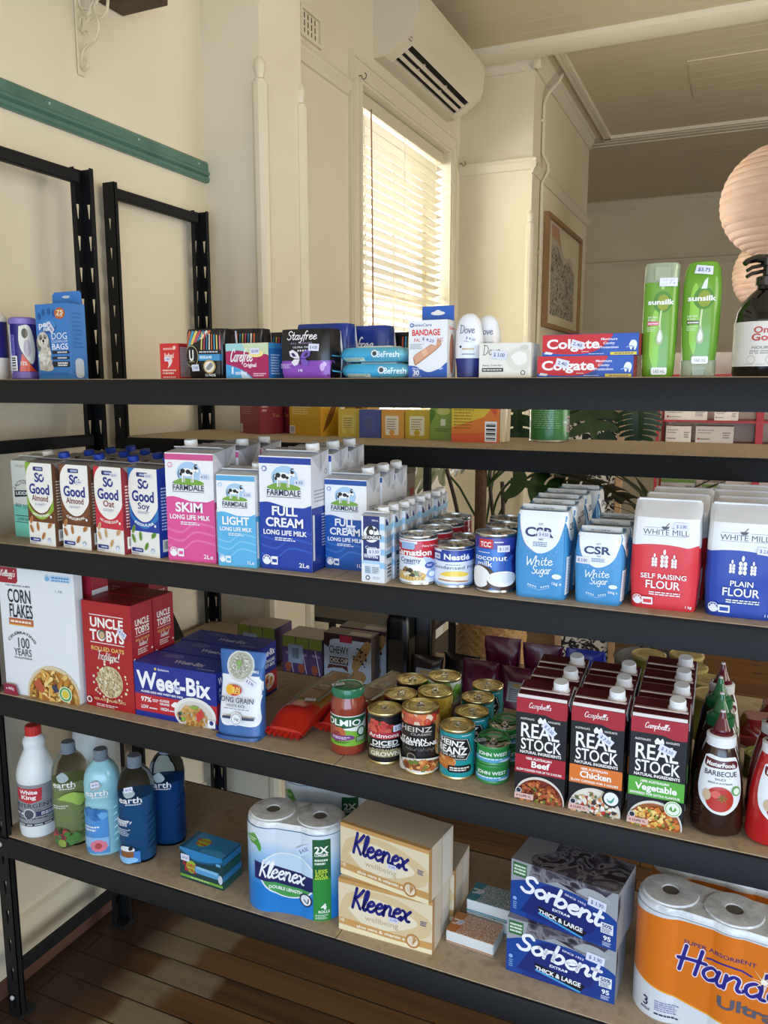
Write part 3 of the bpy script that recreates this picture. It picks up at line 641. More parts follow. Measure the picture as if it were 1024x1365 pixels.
def unit(label, x0, x1, y0, y1, H, levels, bars, boards, back=True):
    t = thing('shelving_unit', label, 'shelving', (0, 0, 0), 0, None)
    for x, dx in ((x0, 1), (x1, -1)):
        for y, dy in ((y0, 1), (y1, -1)): post(t, x, y, dx, dy, H)
        for z in bars: mb = MB(); mb.rbox(x+dx*.004, x+dx*.024, y0+.03, y1-.03, z-.016, z+.016, .003, black) if dx > 0 else mb.rbox(x-.024, x-.004, y0+.03, y1-.03, z-.016, z+.016, .003, black); mb.build('end_bar', t)
    for z in levels:
        P = [(y0-.004, z-HB), (y0-.004, z-.006), (y0-.001, z-.0015), (y0+.005, z-.0015), (y0+.005, z-.013), (y0+.03, z-.013), (y0+.03, z-.016), (y0+.006, z-.016), (y0+.006, z-HB)]
        mb = MB(); mb.extrude(P, 'x', x0+.044, x1-.044, black); mb.build('beam', t)
        for x, dx in ((x0, 1), (x1, -1)):
            mb = MB(); mb.box(*sorted((x+dx*.002, x+dx*.046)), y0-.0042, y0-.0006, z-HB, z-.004, black); mb.build('beam_bracket', t)
        mb = MB(); mb.extrude([(y0+y1-a, b) for a, b in P], 'x', x0+.044, x1-.044, black); mb.build('beam', t)
        mb = MB(); mb.box(x0+.005, x0+.02, y0+.03, y1-.03, z-HB, z-.014, black); mb.build('end_rail', t)
        for a, b in boards: mb = MB(); mb.rbox(a, b, y0+.0055, y1-.0055, z-.0125, z, .0008, chip); mb.build('shelf_board', t)
    return t
unit('front black steel shelving unit with four fibreboard shelves full of groceries', 0, 1.94, 0, .428, 2.225, LV.values(), (.125, 1.50, 2.20), ((.006, .976), (.978, 1.934)))
for bx, bz in ((.021, .497), (.021, .881), (.021, 1.262), (.021, .06)):
    m_ = MB(); m_.lathe([(.0060, 0), (.0060, .003), (.0042, .0048), (0, .005)], M('#b9bcc0', .35), 12); b_ = m_.build('bolt', bpy.data.objects['shelving_unit']); b_.location = (bx, -.0043, bz); b_.rotation_euler = (PI/2, 0, 0)
u2 = unit('rear black steel shelving unit standing behind the front one', -.058, 2.5, .57, 1.02, 2.23, (1.498, .80), (.125, 2.205), ((-.05, 1.2), (1.202, 2.494)))
mb = MB(); a, b = Vector((-.03, .62, 1.13)), Vector((-.03, .93, .53)); n = Vector((0, .6, .31)).normalized()*.02
mb.hexa([a-n+Vector((-.006, 0, 0)), a-n+Vector((.006, 0, 0)), b-n+Vector((.006, 0, 0)), b-n+Vector((-.006, 0, 0)), a+n+Vector((-.006, 0, 0)), a+n+Vector((.006, 0, 0)), b+n+Vector((.006, 0, 0)), b+n+Vector((-.006, 0, 0))], black); mb.build('diagonal_brace', u2)
# ================================================================ PRODUCT BUILDERS
Z1, Z2, Z3, Z4, ZU, ZB = 1.665, 1.283, .9025, .5193, 1.498, .80
E_ = .0006
def box_item(name, label, cat, w, d, h, base, front=None, right=None, left=None, top=None, group=None, rough=.4, sides=None, part='carton', coat=0, seam=True):
    t = thing(name, label, cat, group=group); mb = MB(); bm = base if not isinstance(base, str) else M(base, rough, coat=coat)
    mb.rbox(-w/2, w/2, -d/2, d/2, 0, h, .0012, bm, {k: (M(c, rough, coat=coat) if isinstance(c, str) else c) for k, c in (sides or {}).items()})
    for fn, mp, a, b in ((front, fF, w, h), (right, fR, d, h), (left, fL, d, h), (top, fT, w, d)):
        if fn: fn(Art(mb, mp(w, d, h), a, b, rough=rough, coat=coat))
    if seam:   # closed end flap with its tuck line
        mb.box(-w/2+.002, w/2-.002, -d/2+.001, d/2-.0015, h, h+.0005, (sides or {}).get('t', bm) if not isinstance((sides or {}).get('t', bm), str) else M((sides or {})['t'], rough, coat=coat)) if not top else None
    mb.build(part, t); t['_w'] = w; del t['_w']; return t
def cap_mb(r, h, col, n=24, rough=.35):
    mb = MB(); P = []
    for k in range(n*2): q = 2*PI*k/(n*2); rr = r*(1 if k % 2 else .955); P.append((rr*math.cos(q), rr*math.sin(q)))
    m = M(col, rough); mb.extrude(P, 'z', h*.12, h*.9, m); mb.lathe([(r*1.02, 0), (r*1.02, h*.12)], m, 24); mb.lathe([(r*.97, h*.9), (r*.9, h), (0, h)], m, 24, cap0=False); return mb
def tetra(name, label, w, d, h, colors, front, right=None, capcol='#f1f1ee', capx=.28, capy=.2, group=None, slope=.012, sticky=None, capr=.0125, caph=.014, left=None, ears='#c9ccd2', topcol='#dfe1e4', fin=None, cat='carton', part='carton'):
    """slim drinks carton: slanted top with folded ears, sealing fin and screw cap"""
    t = thing(name, label, cat, group=group); mb = MB(); fr, sd = M(colors[0]), M(colors[1]); tp = M(topcol, .4); e = M(ears, .4); hb = h+slope
    x, y = w/2, d/2; c = .0015
    mb.hexa([(-x, -y, 0), (x, -y, 0), (x, y, 0), (-x, y, 0), (-x, -y, h), (x, -y, h), (x, y, hb), (-x, y, hb)], fr, {'r': sd, 'l': sd, 'k': sd, 't': tp})
    for s in (-1, 1):   # folded ears lie flat down the sides
        q = s*(x+.0006); P = [(q, -y*.92, h+.0), (q, y*.92, hb-.001), (q, (y*.0), h-d*.42)]; Q = [(p[0]+s*.0012, p[1]*.97, p[2]) for p in P]
        i = mb.add(P+Q)
        for k in range(3): mb.face((i+k, i+(k+1) % 3, i+3+(k+1) % 3, i+3+k), e)
        mb.face((i+3, i+4, i+5), e)
        mb.poly([(q+s*.0018, -.003, h-d*.34), (q+s*.0018, .003, h-d*.34), (q+s*.0018, .003, h+slope*.4), (q+s*.0018, -.003, h+slope*.4)], M('#aeb2b9', .4))
    # sealing fin across the top
    zf = h+slope*.5; fm = M(fin or topcol, .35)
    mb.hexa([(-x+.002, -.004, zf), (x-.002, -.004, zf), (x-.002, .004, zf+.001), (-x+.002, .004, zf+.001), (-x+.002, -.013, zf+.003), (x-.002, -.013, zf+.003), (x-.002, -.012, zf+.005), (-x+.002, -.012, zf+.005)], fm)
    A = Art(mb, fF(w, d, h), w, h); front(A)
    if right: right(Art(mb, fR(w, d, h), d, h))
    if left: left(Art(mb, fL(w, d, h), d, h))
    mb.build(part, t)
    k = cap_mb(capr, caph, capcol).build('cap', t); cz = h+slope*(.5+capy/d); k.location = (capx*w, capy, cz-.0005); k.rotation_euler = (math.atan2(slope, d), 0, 0)
    b = MB(); b.lathe([(capr*1.25, 0), (capr*1.2, .003), (capr*1.02, .0035)], M('#e4e5e6', .4), 22); f = b.build('cap_base', t); f.location = (capx*w, capy, cz-.003); f.rotation_euler = k.rotation_euler
    if sticky: sticker(t, fF(w, d, h), w, h, *sticky)
    return t
gold = noise_mat('gold_lacquer_tin', ['#dcc98c', '#e8d8a2'], (90, 90, 90), 2, .33, metal=1); silver = noise_mat('bare_tin', ['#b8b9b8', '#cbccca'], (90, 90, 90), 2, .26, metal=1)
def can(name, label, r, h, base, art=None, lid=gold, rim=None, group=None, stick=None, cat='can', tab=True, faceto=0, lidart=None, tabc=None, body_rough=.3, lw=None):
    t = thing(name, label, cat, group=group); mb = MB(); rim = rim or silver; bm = M(base, body_rough, coat=.2) if isinstance(base, str) else base
    mb.lathe([(r*.9, 0), (r*1.0, .0005), (r*1.015, .002), (r*1.0, .004), (r*.985, .006)], rim, 36)
    mb.lathe([(r*.985, .006), (r*.985, h-.006)], bm, 48, cap0=False, cap1=False)
    mb.lathe([(r*.985, h-.006), (r*1.0, h-.004), (r*1.015, h-.0015), (r*1.0, h), (r*.96, h-.0005), (r*.95, h-.004)], rim, 36, cap0=False, cap1=False)
    if art: A = Art(mb, lambda u, v, o: fC(r*.985)(u, v+.006, o), PI*r*.985, h-.012, (r*.2, h), .0005, rough=body_rough, coat=.2, bound=False); A.clipto = (-.6, 0, 1.6, 1); art(A)
    mb.build('tin', t)
    mb = MB(); P = [(r*.955, h-.004)]
    for a, b in ((.86, -.004), (.84, -.003), (.80, -.003), (.78, -.0042), (.66, -.0042), (.64, -.0034), (.56, -.0034), (.54, -.0044), (0, -.0044)): P.append((r*a, h+b))
    mb.lathe(P, lid, 36, cap0=False)
    if lidart: lidart(Art(mb, lambda u, v, o: (u, v, h-.003+o), 2*r, 2*r))
    mb.build('lid', t)
    if tab:
        mb = MB(); tm = tabc or silver; rt = r*.2; P1 = []
        mb.lathe([(rt*.55, 0), (rt, 0), (rt, .0014), (rt*.55, .0014), (rt*.55, 0)], tm, 18, (0, 0, h-.003), cap0=False, cap1=False, sx=1.15)
        mb.box(-rt*.75, rt*.75, rt*.7, rt*2.3, h-.0032, h-.0018, tm); mb.lathe([(rt*.4, 0), (rt*.3, .0016), (0, .0018)], tm, 12, (0, rt*1.8, h-.002)); mb.build('pull_tab', t)
    if stick: sticker(t, lambda u, v, o: fC(r*.985)(u, v+.006, o), PI*r*.985, h-.012, *stick, off=.0026, cell=(r*.2, 1))
    return t
class Sack:
    """soft pack: superellipse sections a(v), b(v); the print follows the same surface"""
    def __init__(s, w, d, h, n=4.5, a=None, b=None, wr=.0, seed=0, y0=None):
        s.w, s.d, s.h, s.n = w, d, h, n; s.a = a or (lambda v: 1); s.b = b or (lambda v: 1); s.wr = wr; s.seed = seed; s.y0 = y0 or (lambda v: 0)
    def bump(s, x, z): q = s.seed*1.7; return s.wr*(math.sin(40*x+4*math.sin(22*z+q)+q)+math.sin(52*z+3*math.sin(30*x+2*q)))*.5
    def front(s, u, v, o):
        t = max(0, min(1, v/s.h)); A, B = s.w/2*s.a(t), s.d/2*s.b(t); q = min(.9995, abs(u)/(s.w/2))
        return (u/(s.w/2)*A, s.y0(t)-B*(1-q**s.n)**(1/s.n)-s.bump(u, v)-o, v)
    def side(s, u, v, o):
        t = max(0, min(1, v/s.h)); A, B = s.w/2*s.a(t), s.d/2*s.b(t); q = min(.9995, abs(u)/(s.d/2))
        return (A*(1-q**s.n)**(1/s.n)+s.bump(u+.3, v)+o, s.y0(t)+u/(s.d/2)*B, v)
    def body(s, mb, mat, nv=22, nt=44, cut=None, cap=True, capmat=None):
        rings = []
        for j in range(nv+1):
            v = j/nv; A, B = s.w/2*s.a(v), s.d/2*s.b(v); ring = []
            for k in range(nt):
                t = 2*PI*(k+.5)/nt; c, n_ = math.cos(t), math.sin(t); e = 2/s.n
                x, y = math.copysign(abs(c)**e, c), math.copysign(abs(n_)**e, n_); z = v*s.h
                dx = s.bump(y*s.d/2+.3, z)*abs(x)**4*math.copysign(1, x); dy = s.bump(x*s.w/2, z)*(1-abs(x)**s.n)**(1/s.n)*math.copysign(1, y)
                ring.append((x*A+dx, s.y0(v)+y*B+dy, z))
            rings.append(mb.add(ring))
        for j in range(nv):
            m = mat if not cut else (mat if (j+.5)/nv < cut[0] else cut[1])
            for k in range(nt): mb.face((rings[j]+k, rings[j]+(k+1) % nt, rings[j+1]+(k+1) % nt, rings[j+1]+k), m)
        if cap: mb.face([rings[0]+k for k in range(nt)][::-1], mat); mb.face([rings[-1]+k for k in range(nt)], capmat or (cut[1] if cut else mat))
def rowup(root, xs, ys, z, labels, rz=0, group=None, jitter=.004, skip=()):
    R = random.Random(len(labels)*7+int(ys[0]*1000))
    return [dup(root, (x+R.uniform(-jitter, jitter), y, z), rz+R.uniform(-1.5, 1.5), l, group, skip) for x, y, l in zip(xs, ys, labels)]
# ================================================================ SHELF TWO: cartons, cans, sugar, flour
G2 = 'plant milk cartons with blue caps on the second shelf'
def sogood(top, mid, name, sub, nuts, txtc, nut2=None):
    def f(A):
        A.rect(0, 0, 1, 1, '#f3f1ea'); A.rect(0, .28, 1, 1, mid if mid else top); A.poly([(0, 1), (0, .5), (.35, .5), (1, .6), (1, 1)], top)
        A.curve([(-.02, .24), (.06, .17), (.1, .2), (.2, .13), (.35, .08), (.45, .13), (.6, .09), (.75, .14), (.86, .19), (1.02, .25), (1.02, -.1), (-.02, -.1)], '#f3f1ea')
        if mid: A.curve([(-.02, .62), (.1, .47), (.35, .385), (.6, .375), (.85, .45), (1.02, .6), (1.02, .47), (.85, .385), (.6, .32), (.35, .33), (.1, .41), (-.02, .52)], top)
        A.curve([(.30, 1.02), (.08, .93), (-.0, .80), (.02, .62), (.15, .48), (.4, .40), (.62, .40), (.82, .46), (1.02, .62), (1.02, 1.02)], '#f5f3ec')
        A.text(sub, .5, .358, .028, '#f5f3ec', w=.68, b=2, arc=-.075)
        A.rrect(.30, .905, .68, .955, '#1d2a6b', .03); A.rect(.40, .918, .64, .942, '#aab4dc')
        A.text('S', .42, .825, .105, '#20308a', w=.17, b=2); A.ring(.60, .82, .105, .05, '#20308a', 22); A.poly([(.62, .835), (.72, .885), (.70, .85), (.66, .825)], '#f5f3ec')
        A.text('Good', .50, .685, .115, '#20308a', w=.78, b=2)
        A.text(name, .51, .575, .07, txtc, w=.2+.07*len(name), b=1); A.lines(.3, .485, .72, .515, 2, '#9aa0b4', seed=4)
        R = random.Random(len(name)+len(sub))
        for x, y, r in ((.13, .3, 1.0), (.36, .225, 1.7), (.56, .115, .9), (.82, .25, .5), (.12, .19, 2.1)):
            pts = [(x+.075*1.4*math.cos(k*PI/5)*math.cos(r)-.075*.7*math.sin(k*PI/5)*math.sin(r), y+(.075*1.4*math.cos(k*PI/5)*math.sin(r)+.075*.7*math.sin(k*PI/5)*math.cos(r))*.55) for k in range(10)]
            A.poly(pts, nuts); off = A.off; A.poly([(x+(p[0]-x)*.5, y+(p[1]-y)*.8) for p in pts], nut2 or nuts)
        for x, y in ((.62, .245), (.72, .235), (.9, .36)): A.circ(x, y, .035, '#f8f6f0', 12)
        A.rrect(.05, .04, .44, .085, '#23307e', .03); A.rect(.17, .055, .4, .07, '#c9d0ea'); A.stars(.78, .07, .07, '#dfe6f2'); A.lines(.06, .015, .3, .03, 1, '#8d93a6')
    return f
def sideprint(c):
    def f(A): A.lines(.12, .3, .88, .8, 14, c, .45, 9); A.rect(.12, .06, .6, .2, '#f1efe8'); A.bars(.15, .07, .57, .19, bg=None)
    return f
bl = '#1c3fa6'; W_, D_, H_ = .090, .070, .192
ag = tetra('almond_milk_carton', 'green cornered unsweetened almond milk carton at the front of the shelf', W_, D_, H_, ('#8db63c', '#6f4a34'), sogood('#8db63c', '#6d3d22', 'Almond', 'UNSWEETENED', '#c58a52', '#7a2f22', '#a86a38'), sideprint('#d9c9b4'), bl, .30, .018, G2, topcol='#8a8784', ears='#8b8178')
at(ag, .208, .062, Z2, -5); sticker(ag, fF(W_, D_, H_), W_, H_, .5, .5, '3.50', 0, .02, .008, bg='#e9e9f2')
ab = tetra('almond_milk_carton', 'brown cornered original almond milk carton at the front, beside the green one', W_, D_, H_, ('#7a4a2c', '#6f4a34'), sogood('#7d4a2a', '#6d3d22', 'Almond', 'ORIGINAL', '#c58a52', '#7a2f22', '#a86a38'), sideprint('#d9c9b4'), bl, .30, .018, G2, topcol='#8a8784', ears='#8b8178')
at(ab, .314, .062, Z2, -4); sticker(ab, fF(W_, D_, H_), W_, H_, .68, .8, '3.80', 0, .02, .009, bg='#e9e9f2')
ot = tetra('oat_milk_carton', 'red cornered oat milk carton with no added sugar at the front of its row', W_, D_, H_, ('#c0283a', '#8e2430'), sogood('#cf2f42', None, 'Oat', 'NO ADDED SUGAR', '#d8b184', '#8e1f2c', '#c39a68'), sideprint('#efd9d0'), bl, .30, .018, G2, topcol='#8a8784', ears='#8b8178')
at(ot, .418, .058, Z2, -8); sticker(ot, fF(W_, D_, H_), W_, H_, .76, .91, '$3.50', 0, .022, .01, bg='#e9e9f2')
sy = tetra('soy_milk_carton', 'blue cornered regular soy milk carton at the front of its row', W_, D_, H_, ('#2a72b8', '#1d3a9c'), sogood('#2f7fc0', '#2040a0', 'Soy', 'REGULAR', '#7aa23e', '#1f2f7c', '#5d8a30'), sideprint('#cfd8f0'), bl, .30, .018, G2, topcol='#8a8784', ears='#2b47a0')
at(sy, .512, .062, Z2, -8); sticker(sy, fF(W_, D_, H_), W_, H_, .72, .92, '$3.50', 0, .022, .01, bg='#e9e9f2')
for root, x, ys, nm in ((ag, .214, (.135, .208, .28), 'unsweetened almond'), (ab, .322, (.135, .208), 'original almond'), (ot, .424, (.132, .206), 'oat'), (sy, .516, (.136,), 'soy')):
    for k, y in enumerate(ys): dup(root, (x, y, Z2), -3, f'{nm} milk carton {["second", "third", "fourth"][k]} from the front in the {nm} row', G2, ('price_sticker',))
def liddells(A):
    A.rect(0, 0, 1, 1, '#e3e4d8'); A.poly([(0, 0), (1, 0), (1, .62), (.75, .48), (.45, .42), (0, .42)], '#7fd0b8'); A.text('FRIENDLY', .5, .93, .035, '#a9b39a', w=.7)
    A.text('LACTOSE FREE', .5, .73, .05, '#39424a', arc=.05, b=1, w=1.0); A.poly([(.08, .52), (.95, .56), (.95, .63), (.08, .61)], '#1c2c3a'); A.text('LIDDELLS', .5, .58, .04, '#f2f2ec', w=.75, b=2, rot=.03)
    A.text('EASY TO DIGEST', .5, .40, .045, '#39424a', w=.85, rot=-.12); A.rect(.05, .275, .95, .285, '#33504a'); A.text('LOW FAT MILK', .5, .235, .035, '#33504a', w=.75); A.rect(.05, .19, .95, .198, '#33504a'); A.text('1L', .8, .07, .05, '#33504a')
ld = tetra('milk_carton', 'pale green lactose free milk carton at the far left of the second shelf', .088, .07, .188, ('#e3e4d8', '#dfe0d4'), liddells, None, '#f2f2ee', .3, .018, None, topcol='#d4d5cb', ears='#cfd0c4'); at(ld, .098, .118, Z2, -2)
G3 = 'long life milk cartons on the second shelf'
def cow(A, x, y, s):
    q = A.w/A.h; K = '#22252c'; E = lambda dx, dy, rx, ry, c, n=14: A.ell(x+dx*s, y+dy*s*q, rx*s, ry*s*q, c, n)
    E(.1, .2, 1.5, 1.2, '#a9cdea'); A.curve([(x-1.9*s, y-.75*s*q), (x-.8*s, y-.35*s*q), (x+.6*s, y-.4*s*q), (x+1.8*s, y-.7*s*q), (x+1.5*s, y-1.0*s*q), (x-1.4*s, y-1.0*s*q)], '#79a843')
    for dx in (-.75, -.5, .35, .55): A.rect(x+dx*s, y-.75*s*q, x+(dx+.14)*s, y+.1*s*q, '#f4f4f2' if dx in (-.75, .55) else '#c9c9c6')
    E(-.1, .3, .95, .42, '#f6f6f4'); E(.95, .62, .3, .3, K); A.poly([(x+.6*s, y+.35*s*q), (x+.75*s, y+.85*s*q), (x+1.05*s, y+.85*s*q), (x+.95*s, y+.4*s*q)], '#f6f6f4'); E(1.15, .5, .22, .17, '#f0efec'); E(1.0, .75, .2, .16, K)
    A.stroke([(x+.85*s, y+.9*s*q), (x+.95*s, y+1.1*s*q), (x+1.15*s, y+1.1*s*q)], .1*s, K)
    for dx, dy, rx, ry in ((-.6, .42, .3, .25), (.05, .35, .3, .24), (-.85, .1, .15, .2), (.45, .2, .18, .16)): E(dx, dy, rx, ry, K, 9)
    A.stroke([(x-1.0*s, y+.5*s*q), (x-1.15*s, y+.1*s*q), (x-1.1*s, y-.3*s*q)], .08*s, K)
def farm(col, dark, l1, l2, size, light=None):
    def f(A):
        A.rect(0, 0, 1, 1, '#eef0f2'); A.rect(0, .935, 1, .99, dark); A.rect(0, 0, 1, .56, col)
        A.curve([(-.05, .585), (.15, .60), (.4, .575), (.65, .545), (.85, .56), (1.05, .585), (1.05, .48), (-.05, .48)], col)
        for k, y in enumerate((.30, .22, .14)): A.curve([(-.05, y), (.3, y-.04), (.6, y+.05), (1.05, y+.02), (1.05, y+.035), (.6, y+.07), (.3, y-.02), (-.05, y+.015)], light)
        cow(A, .48, .80, .17); A.text('FARMDALE', .48, .685, .05, '#26324f', w=.66, b=1); A.rect(.15, .645, .81, .649, '#26324f'); A.rect(.15, .722, .2, .726, '#26324f')
        A.circ(.11, .89, .05, light if light else col, 6); A.circ(.11, .89, .035, '#eef0f2', 6)
        if len(l1) == 1: A.text(l1[0], .49, .505, .082, '#f6f6f8', w=.13*len(l1[0])+.06, b=2); y = .415
        else: A.text(l1[0], .49, .525, .075, '#f6f6f8', w=.5, b=2); A.text(l1[1], .49, .425, .075, '#f6f6f8', w=.74, b=2); y = .335
        A.text('LONG LIFE MILK', .49, y, .04, '#f6f6f8', w=.84, b=2); A.lines(.3, y-.075, .7, y-.04, 2, '#e9edf5', seed=5)
        A.stars(.13, .085, .085, '#f2f2f4', col); A.rrect(.22, .045, .35, .12, '#f2f2f4', .015); A.rect(.24, .065, .33, .095, col); A.text(size, .86, .06, .038, '#f2f2f6', w=.2, b=1)
    return f
def farmside(col, dark):
    def f(A):
        A.rect(0, .0, 1, .56, col); A.rect(.05, .1, .16, .5, '#e9ebee'); A.lines(.55, .2, .95, .5, 12, '#dfe6f2', .4, 3); A.lines(.15, .6, .85, .72, 4, '#98a0ab', .4, 2)
        A.poly([(.38, .90), (.62, .90), (.5, .965)], dark); A.poly([(.80, .84), (.98, .84), (.98, .93)], '#cfd3d8'); A.ring(.8, .86, .07, .012, '#444a55', 14)
    return f
def fsp(dark):
    def f(A): A.rect(0, 0, 1, 1, dark)
    return f
sk = tetra('milk_carton', 'pink and white two litre skim long life milk carton at the front', .118, .088, .230, ('#e0549a', '#e5e6ea'), farm('#e0549a', '#d0568f', ('SKIM',), None, '2Le', '#e874ae'), farmside('#d84b92', '#c2477f'), '#f2f2ee', -.3, .02, G3, topcol='#c9cbcf', ears='#bfc2c8', capr=.014, caph=.016)
at(sk, .633, .066, Z2, 3); sticker(sk, fF(.118, .088, .23), .118, .23, .82, .79, '4.50', 0, .022, .012, bg='#d5def0')
lt = tetra('milk_carton', 'light blue one litre light long life milk carton beside the pink one', .088, .066, .19, ('#5cb2e0', '#e5e6ea'), farm('#5cb2e0', '#5aa9d8', ('LIGHT',), None, '1Le', '#7cc4ea'), farmside('#4fa6d8', '#5aa9d8'), '#f2f2ee', .3, .018, G3, topcol='#d4d6da', ears='#c9ccd2')
at(lt, .748, .053, Z2, 5); sticker(lt, fF(.088, .066, .19), .088, .19, .8, .79, '2.50', 0, .02, .01, bg='#d5def0')
f2 = tetra('milk_carton', 'dark blue two litre full cream milk carton at the front of its row', .118, .076, .230, ('#1c3f9e', '#dfe1e6'), farm('#1d40a2', '#22409c', ('FULL', 'CREAM'), None, '2Le', '#2f56b8'), farmside('#1a3892', '#22409c'), '#f2f2ee', .28, .02, G3, topcol='#d4d6da', ears='#c9ccd2', capr=.014, caph=.016)
at(f2, .858, .072, Z2, 1); sticker(f2, fF(.118, .076, .23), .118, .23, .78, .78, '4.50', 0, .022, .012, bg='#d5def0')
f1 = tetra('milk_carton', 'small one litre full cream milk carton behind the narrow cream carton', .093, .064, .184, ('#1f5aa6', '#dfe1e6'), farm('#1f56a8', '#22509c', ('FULL', 'CREAM'), None, '1Le', '#3a72bc'), farmside('#1c4c98', '#22509c'), '#f2f2ee', .3, .016, G3, topcol='#d4d6da', ears='#c9ccd2')
at(f1, .966, .120, Z2, 0); sticker(f1, fF(.093, .064, .184), .093, .184, .62, .46, '2.50', 0, .02, .011, bg='#c9d4ec')
for k, y in enumerate((.158, .248)): dup(sk, (.636, y, Z2), 1, ['second pink topped skim milk carton, behind the front one', 'third pink topped skim milk carton at the back of its row'][k], G3, ('price_sticker', 'cap', 'cap_base'))
for o, y in zip([o for o in bpy.data.objects if o.get('label', '').endswith(('behind the front one', 'back of its row')) and 'skim' in o['label']], (.158, .248)):
    k = cap_mb(.014, .016, '#f2f2ee').build('cap', o); k.location = (.033, .012, .236)
for k, y in enumerate((.152, .23)): dup(f2, (.862, y, Z2), 0, ['second two litre full cream carton, its side showing behind the front one', 'third two litre full cream carton at the back of the row'][k], G3, ('price_sticker',))
for k, y in enumerate((.188, .256)): dup(f1, (.969, y, Z2), 0, ['second one litre full cream carton, behind the small front one', 'third one litre full cream carton at the back of the row'][k], G3, ('price_sticker',))
def devon(A):
    A.rect(0, 0, 1, 1, '#e6e9ee'); A.rect(.07, .30, .78, 1, '#20306e'); A.rect(.8, 0, 1, 1, '#dfe3e8')
    for y in (.22, .42, .62, .8): A.rect(.78, y, 1, y+.09, '#8fc2e4')
    A.rect(0, .28, .8, .33, '#a9cfe8'); A.circ(.43, .73, .34, '#f1f2f4'); A.curve([(.2, .76), (.3, .84), (.45, .86), (.55, .78), (.5, .70), (.38, .66), (.26, .70)], '#23262e'); A.circ(.43, .76, .1, '#f1f2f4', 10); A.circ(.62, .80, .07, '#23262e', 8)
    A.poly([(.02, .63), (.86, .66), (.86, .73), (.02, .70)], '#23262e'); A.text('DEVONDALE', .44, .68, .045, '#f3f3f3', w=.78, b=2, rot=.02); A.text('Cream', .42, .53, .04, '#e8ecf4', w=.5); A.text('WHIPPING', .42, .40, .06, '#e8ecf4', w=.62, b=2)
    A.rect(.15, .13, .42, .25, '#b9cfe0'); A.lines(.16, .14, .40, .24, 4, '#4a5a70', .5, 2); A.rect(.46, .13, .78, .25, '#d2dde6'); A.lines(.48, .14, .76, .24, 4, '#4a5a70', .5, 8); A.circ(.28, .07, .1, '#3a4454', 12); A.circ(.28, .07, .06, '#e6e9ee', 12); A.rect(.5, .05, .8, .09, '#c3ccd6'); A.text('300mL', .6, .94, .025, '#dfe6f4', w=.3)
def devside(A):
    A.rect(0, 0, 1, 1, '#dfe3e8')
    for y in (.2, .4, .6, .78): A.rect(0, y, 1, y+.09, '#9cc8e4')
    A.rect(.1, .86, .42, .96, '#20306e'); A.lines(.2, .52, .85, .78, 12, '#555f6e', .5, 4); A.rect(.2, .36, .85, .42, '#2b3550'); A.bars(.2, .05, .85, .3, bg='#e8ebee', vert=False, n=16)
dv = tetra('cream_carton', 'narrow dark blue whipping cream carton at the front of the long row', .047, .040, .127, ('#e6e9ee', '#dfe3e8'), devon, devside, '#f0f1f2', .22, .008, 'whipping cream cartons in a long row', slope=.006, capr=.0105, caph=.012, topcol='#dadde2', ears='#d5d9de')
at(dv, 1.060, .034, Z2, 2); sticker(dv, fF(.047, .04, .127), .047, .127, .55, .47, '$ 3.50', .03, .028, .013, bg='#dfe4f2')
for k, y in enumerate((.076, .118, .160, .204, .250, .296, .340)): dup(dv, (1.064+(.003 if k % 2 else -.002), y, Z2), 1, f'whipping cream carton {["second", "third", "fourth", "fifth", "sixth", "seventh", "eighth"][k]} from the front of the narrow row', None, ('price_sticker',))
GC = 'cans on the second shelf'
def carn(A):
    A.rect(-.6, 0, 1.6, 1, '#e9eff8'); A.rect(-.6, .58, 1.6, .97, '#c22233'); A.curve([(-.15, .66), (.0, .58), (.25, .62), (.5, .6), (.62, .5), (.62, .3), (.3, .18), (-.15, .3)], '#dfe7f4'); A.curve([(.62, .62), (.9, .5), (1.2, .42), (1.55, .5), (1.55, .25), (.9, .2), (.7, .4)], '#b9cdea')
    A.curve([(.26, .62), (.5, .66), (.7, .6), (.9, .5), (1.3, .55), (1.3, .7), (.26, .7)], '#c22233'); A.rect(-.1, .9, .52, .955, '#e9eef6'); A.rrect(.22, .77, .48, .93, '#8fb3da', .03); A.text('Carnation', .42, .70, .13, '#f7f5f2', w=.72, b=2); A.text('New look', .73, .86, .05, '#f2dcdc', w=.26); A.circ(.88, .74, .03, '#f7f5f2', 10)
    A.text('Creamy', .39, .52, .10, '#27356e', w=.38, b=1); A.lines(.28, .42, .5, .46, 1, '#5a6aa0'); A.ell(.74, .40, .09, .075, '#3850a8'); A.lines(.68, .38, .8, .43, 2, '#dfe6f6'); A.ell(.48, .26, .22, .14, '#f4f5f8')
    A.ell(.40, .16, .27, .12, '#d8b25c'); A.chunks(.40, .22, .24, .11, ['#3a3128', '#c8b48a', '#6d8440', '#e8e0cc', '#8a6a3a'], 34, .035, 3); A.poly([(.15, .06), (.65, .06), (.62, .14), (.18, .14)], '#d9b766')
    for k in range(9): A.rect(.18+k*.052, .06, .195+k*.052, .14, '#b98d3e')
    A.ell(.78, .20, .1, .1, '#8fb0dd'); A.ell(.77, .2, .06, .06, '#e6eefa')
ca = can('milk_can', 'red and white creamy evaporated milk can at the front beside the cream cartons', .0362, .093, '#e9eff8', carn, silver, group=GC, tab=True); at(ca, 1.135, .058, Z2, 14)
rowup(ca, (1.138, 1.135, 1.126), (.134, .210, .286), Z2, ['red topped evaporated milk can, second in its row', 'red topped evaporated milk can, third in its row', 'red topped evaporated milk can, last in its row'], 8)
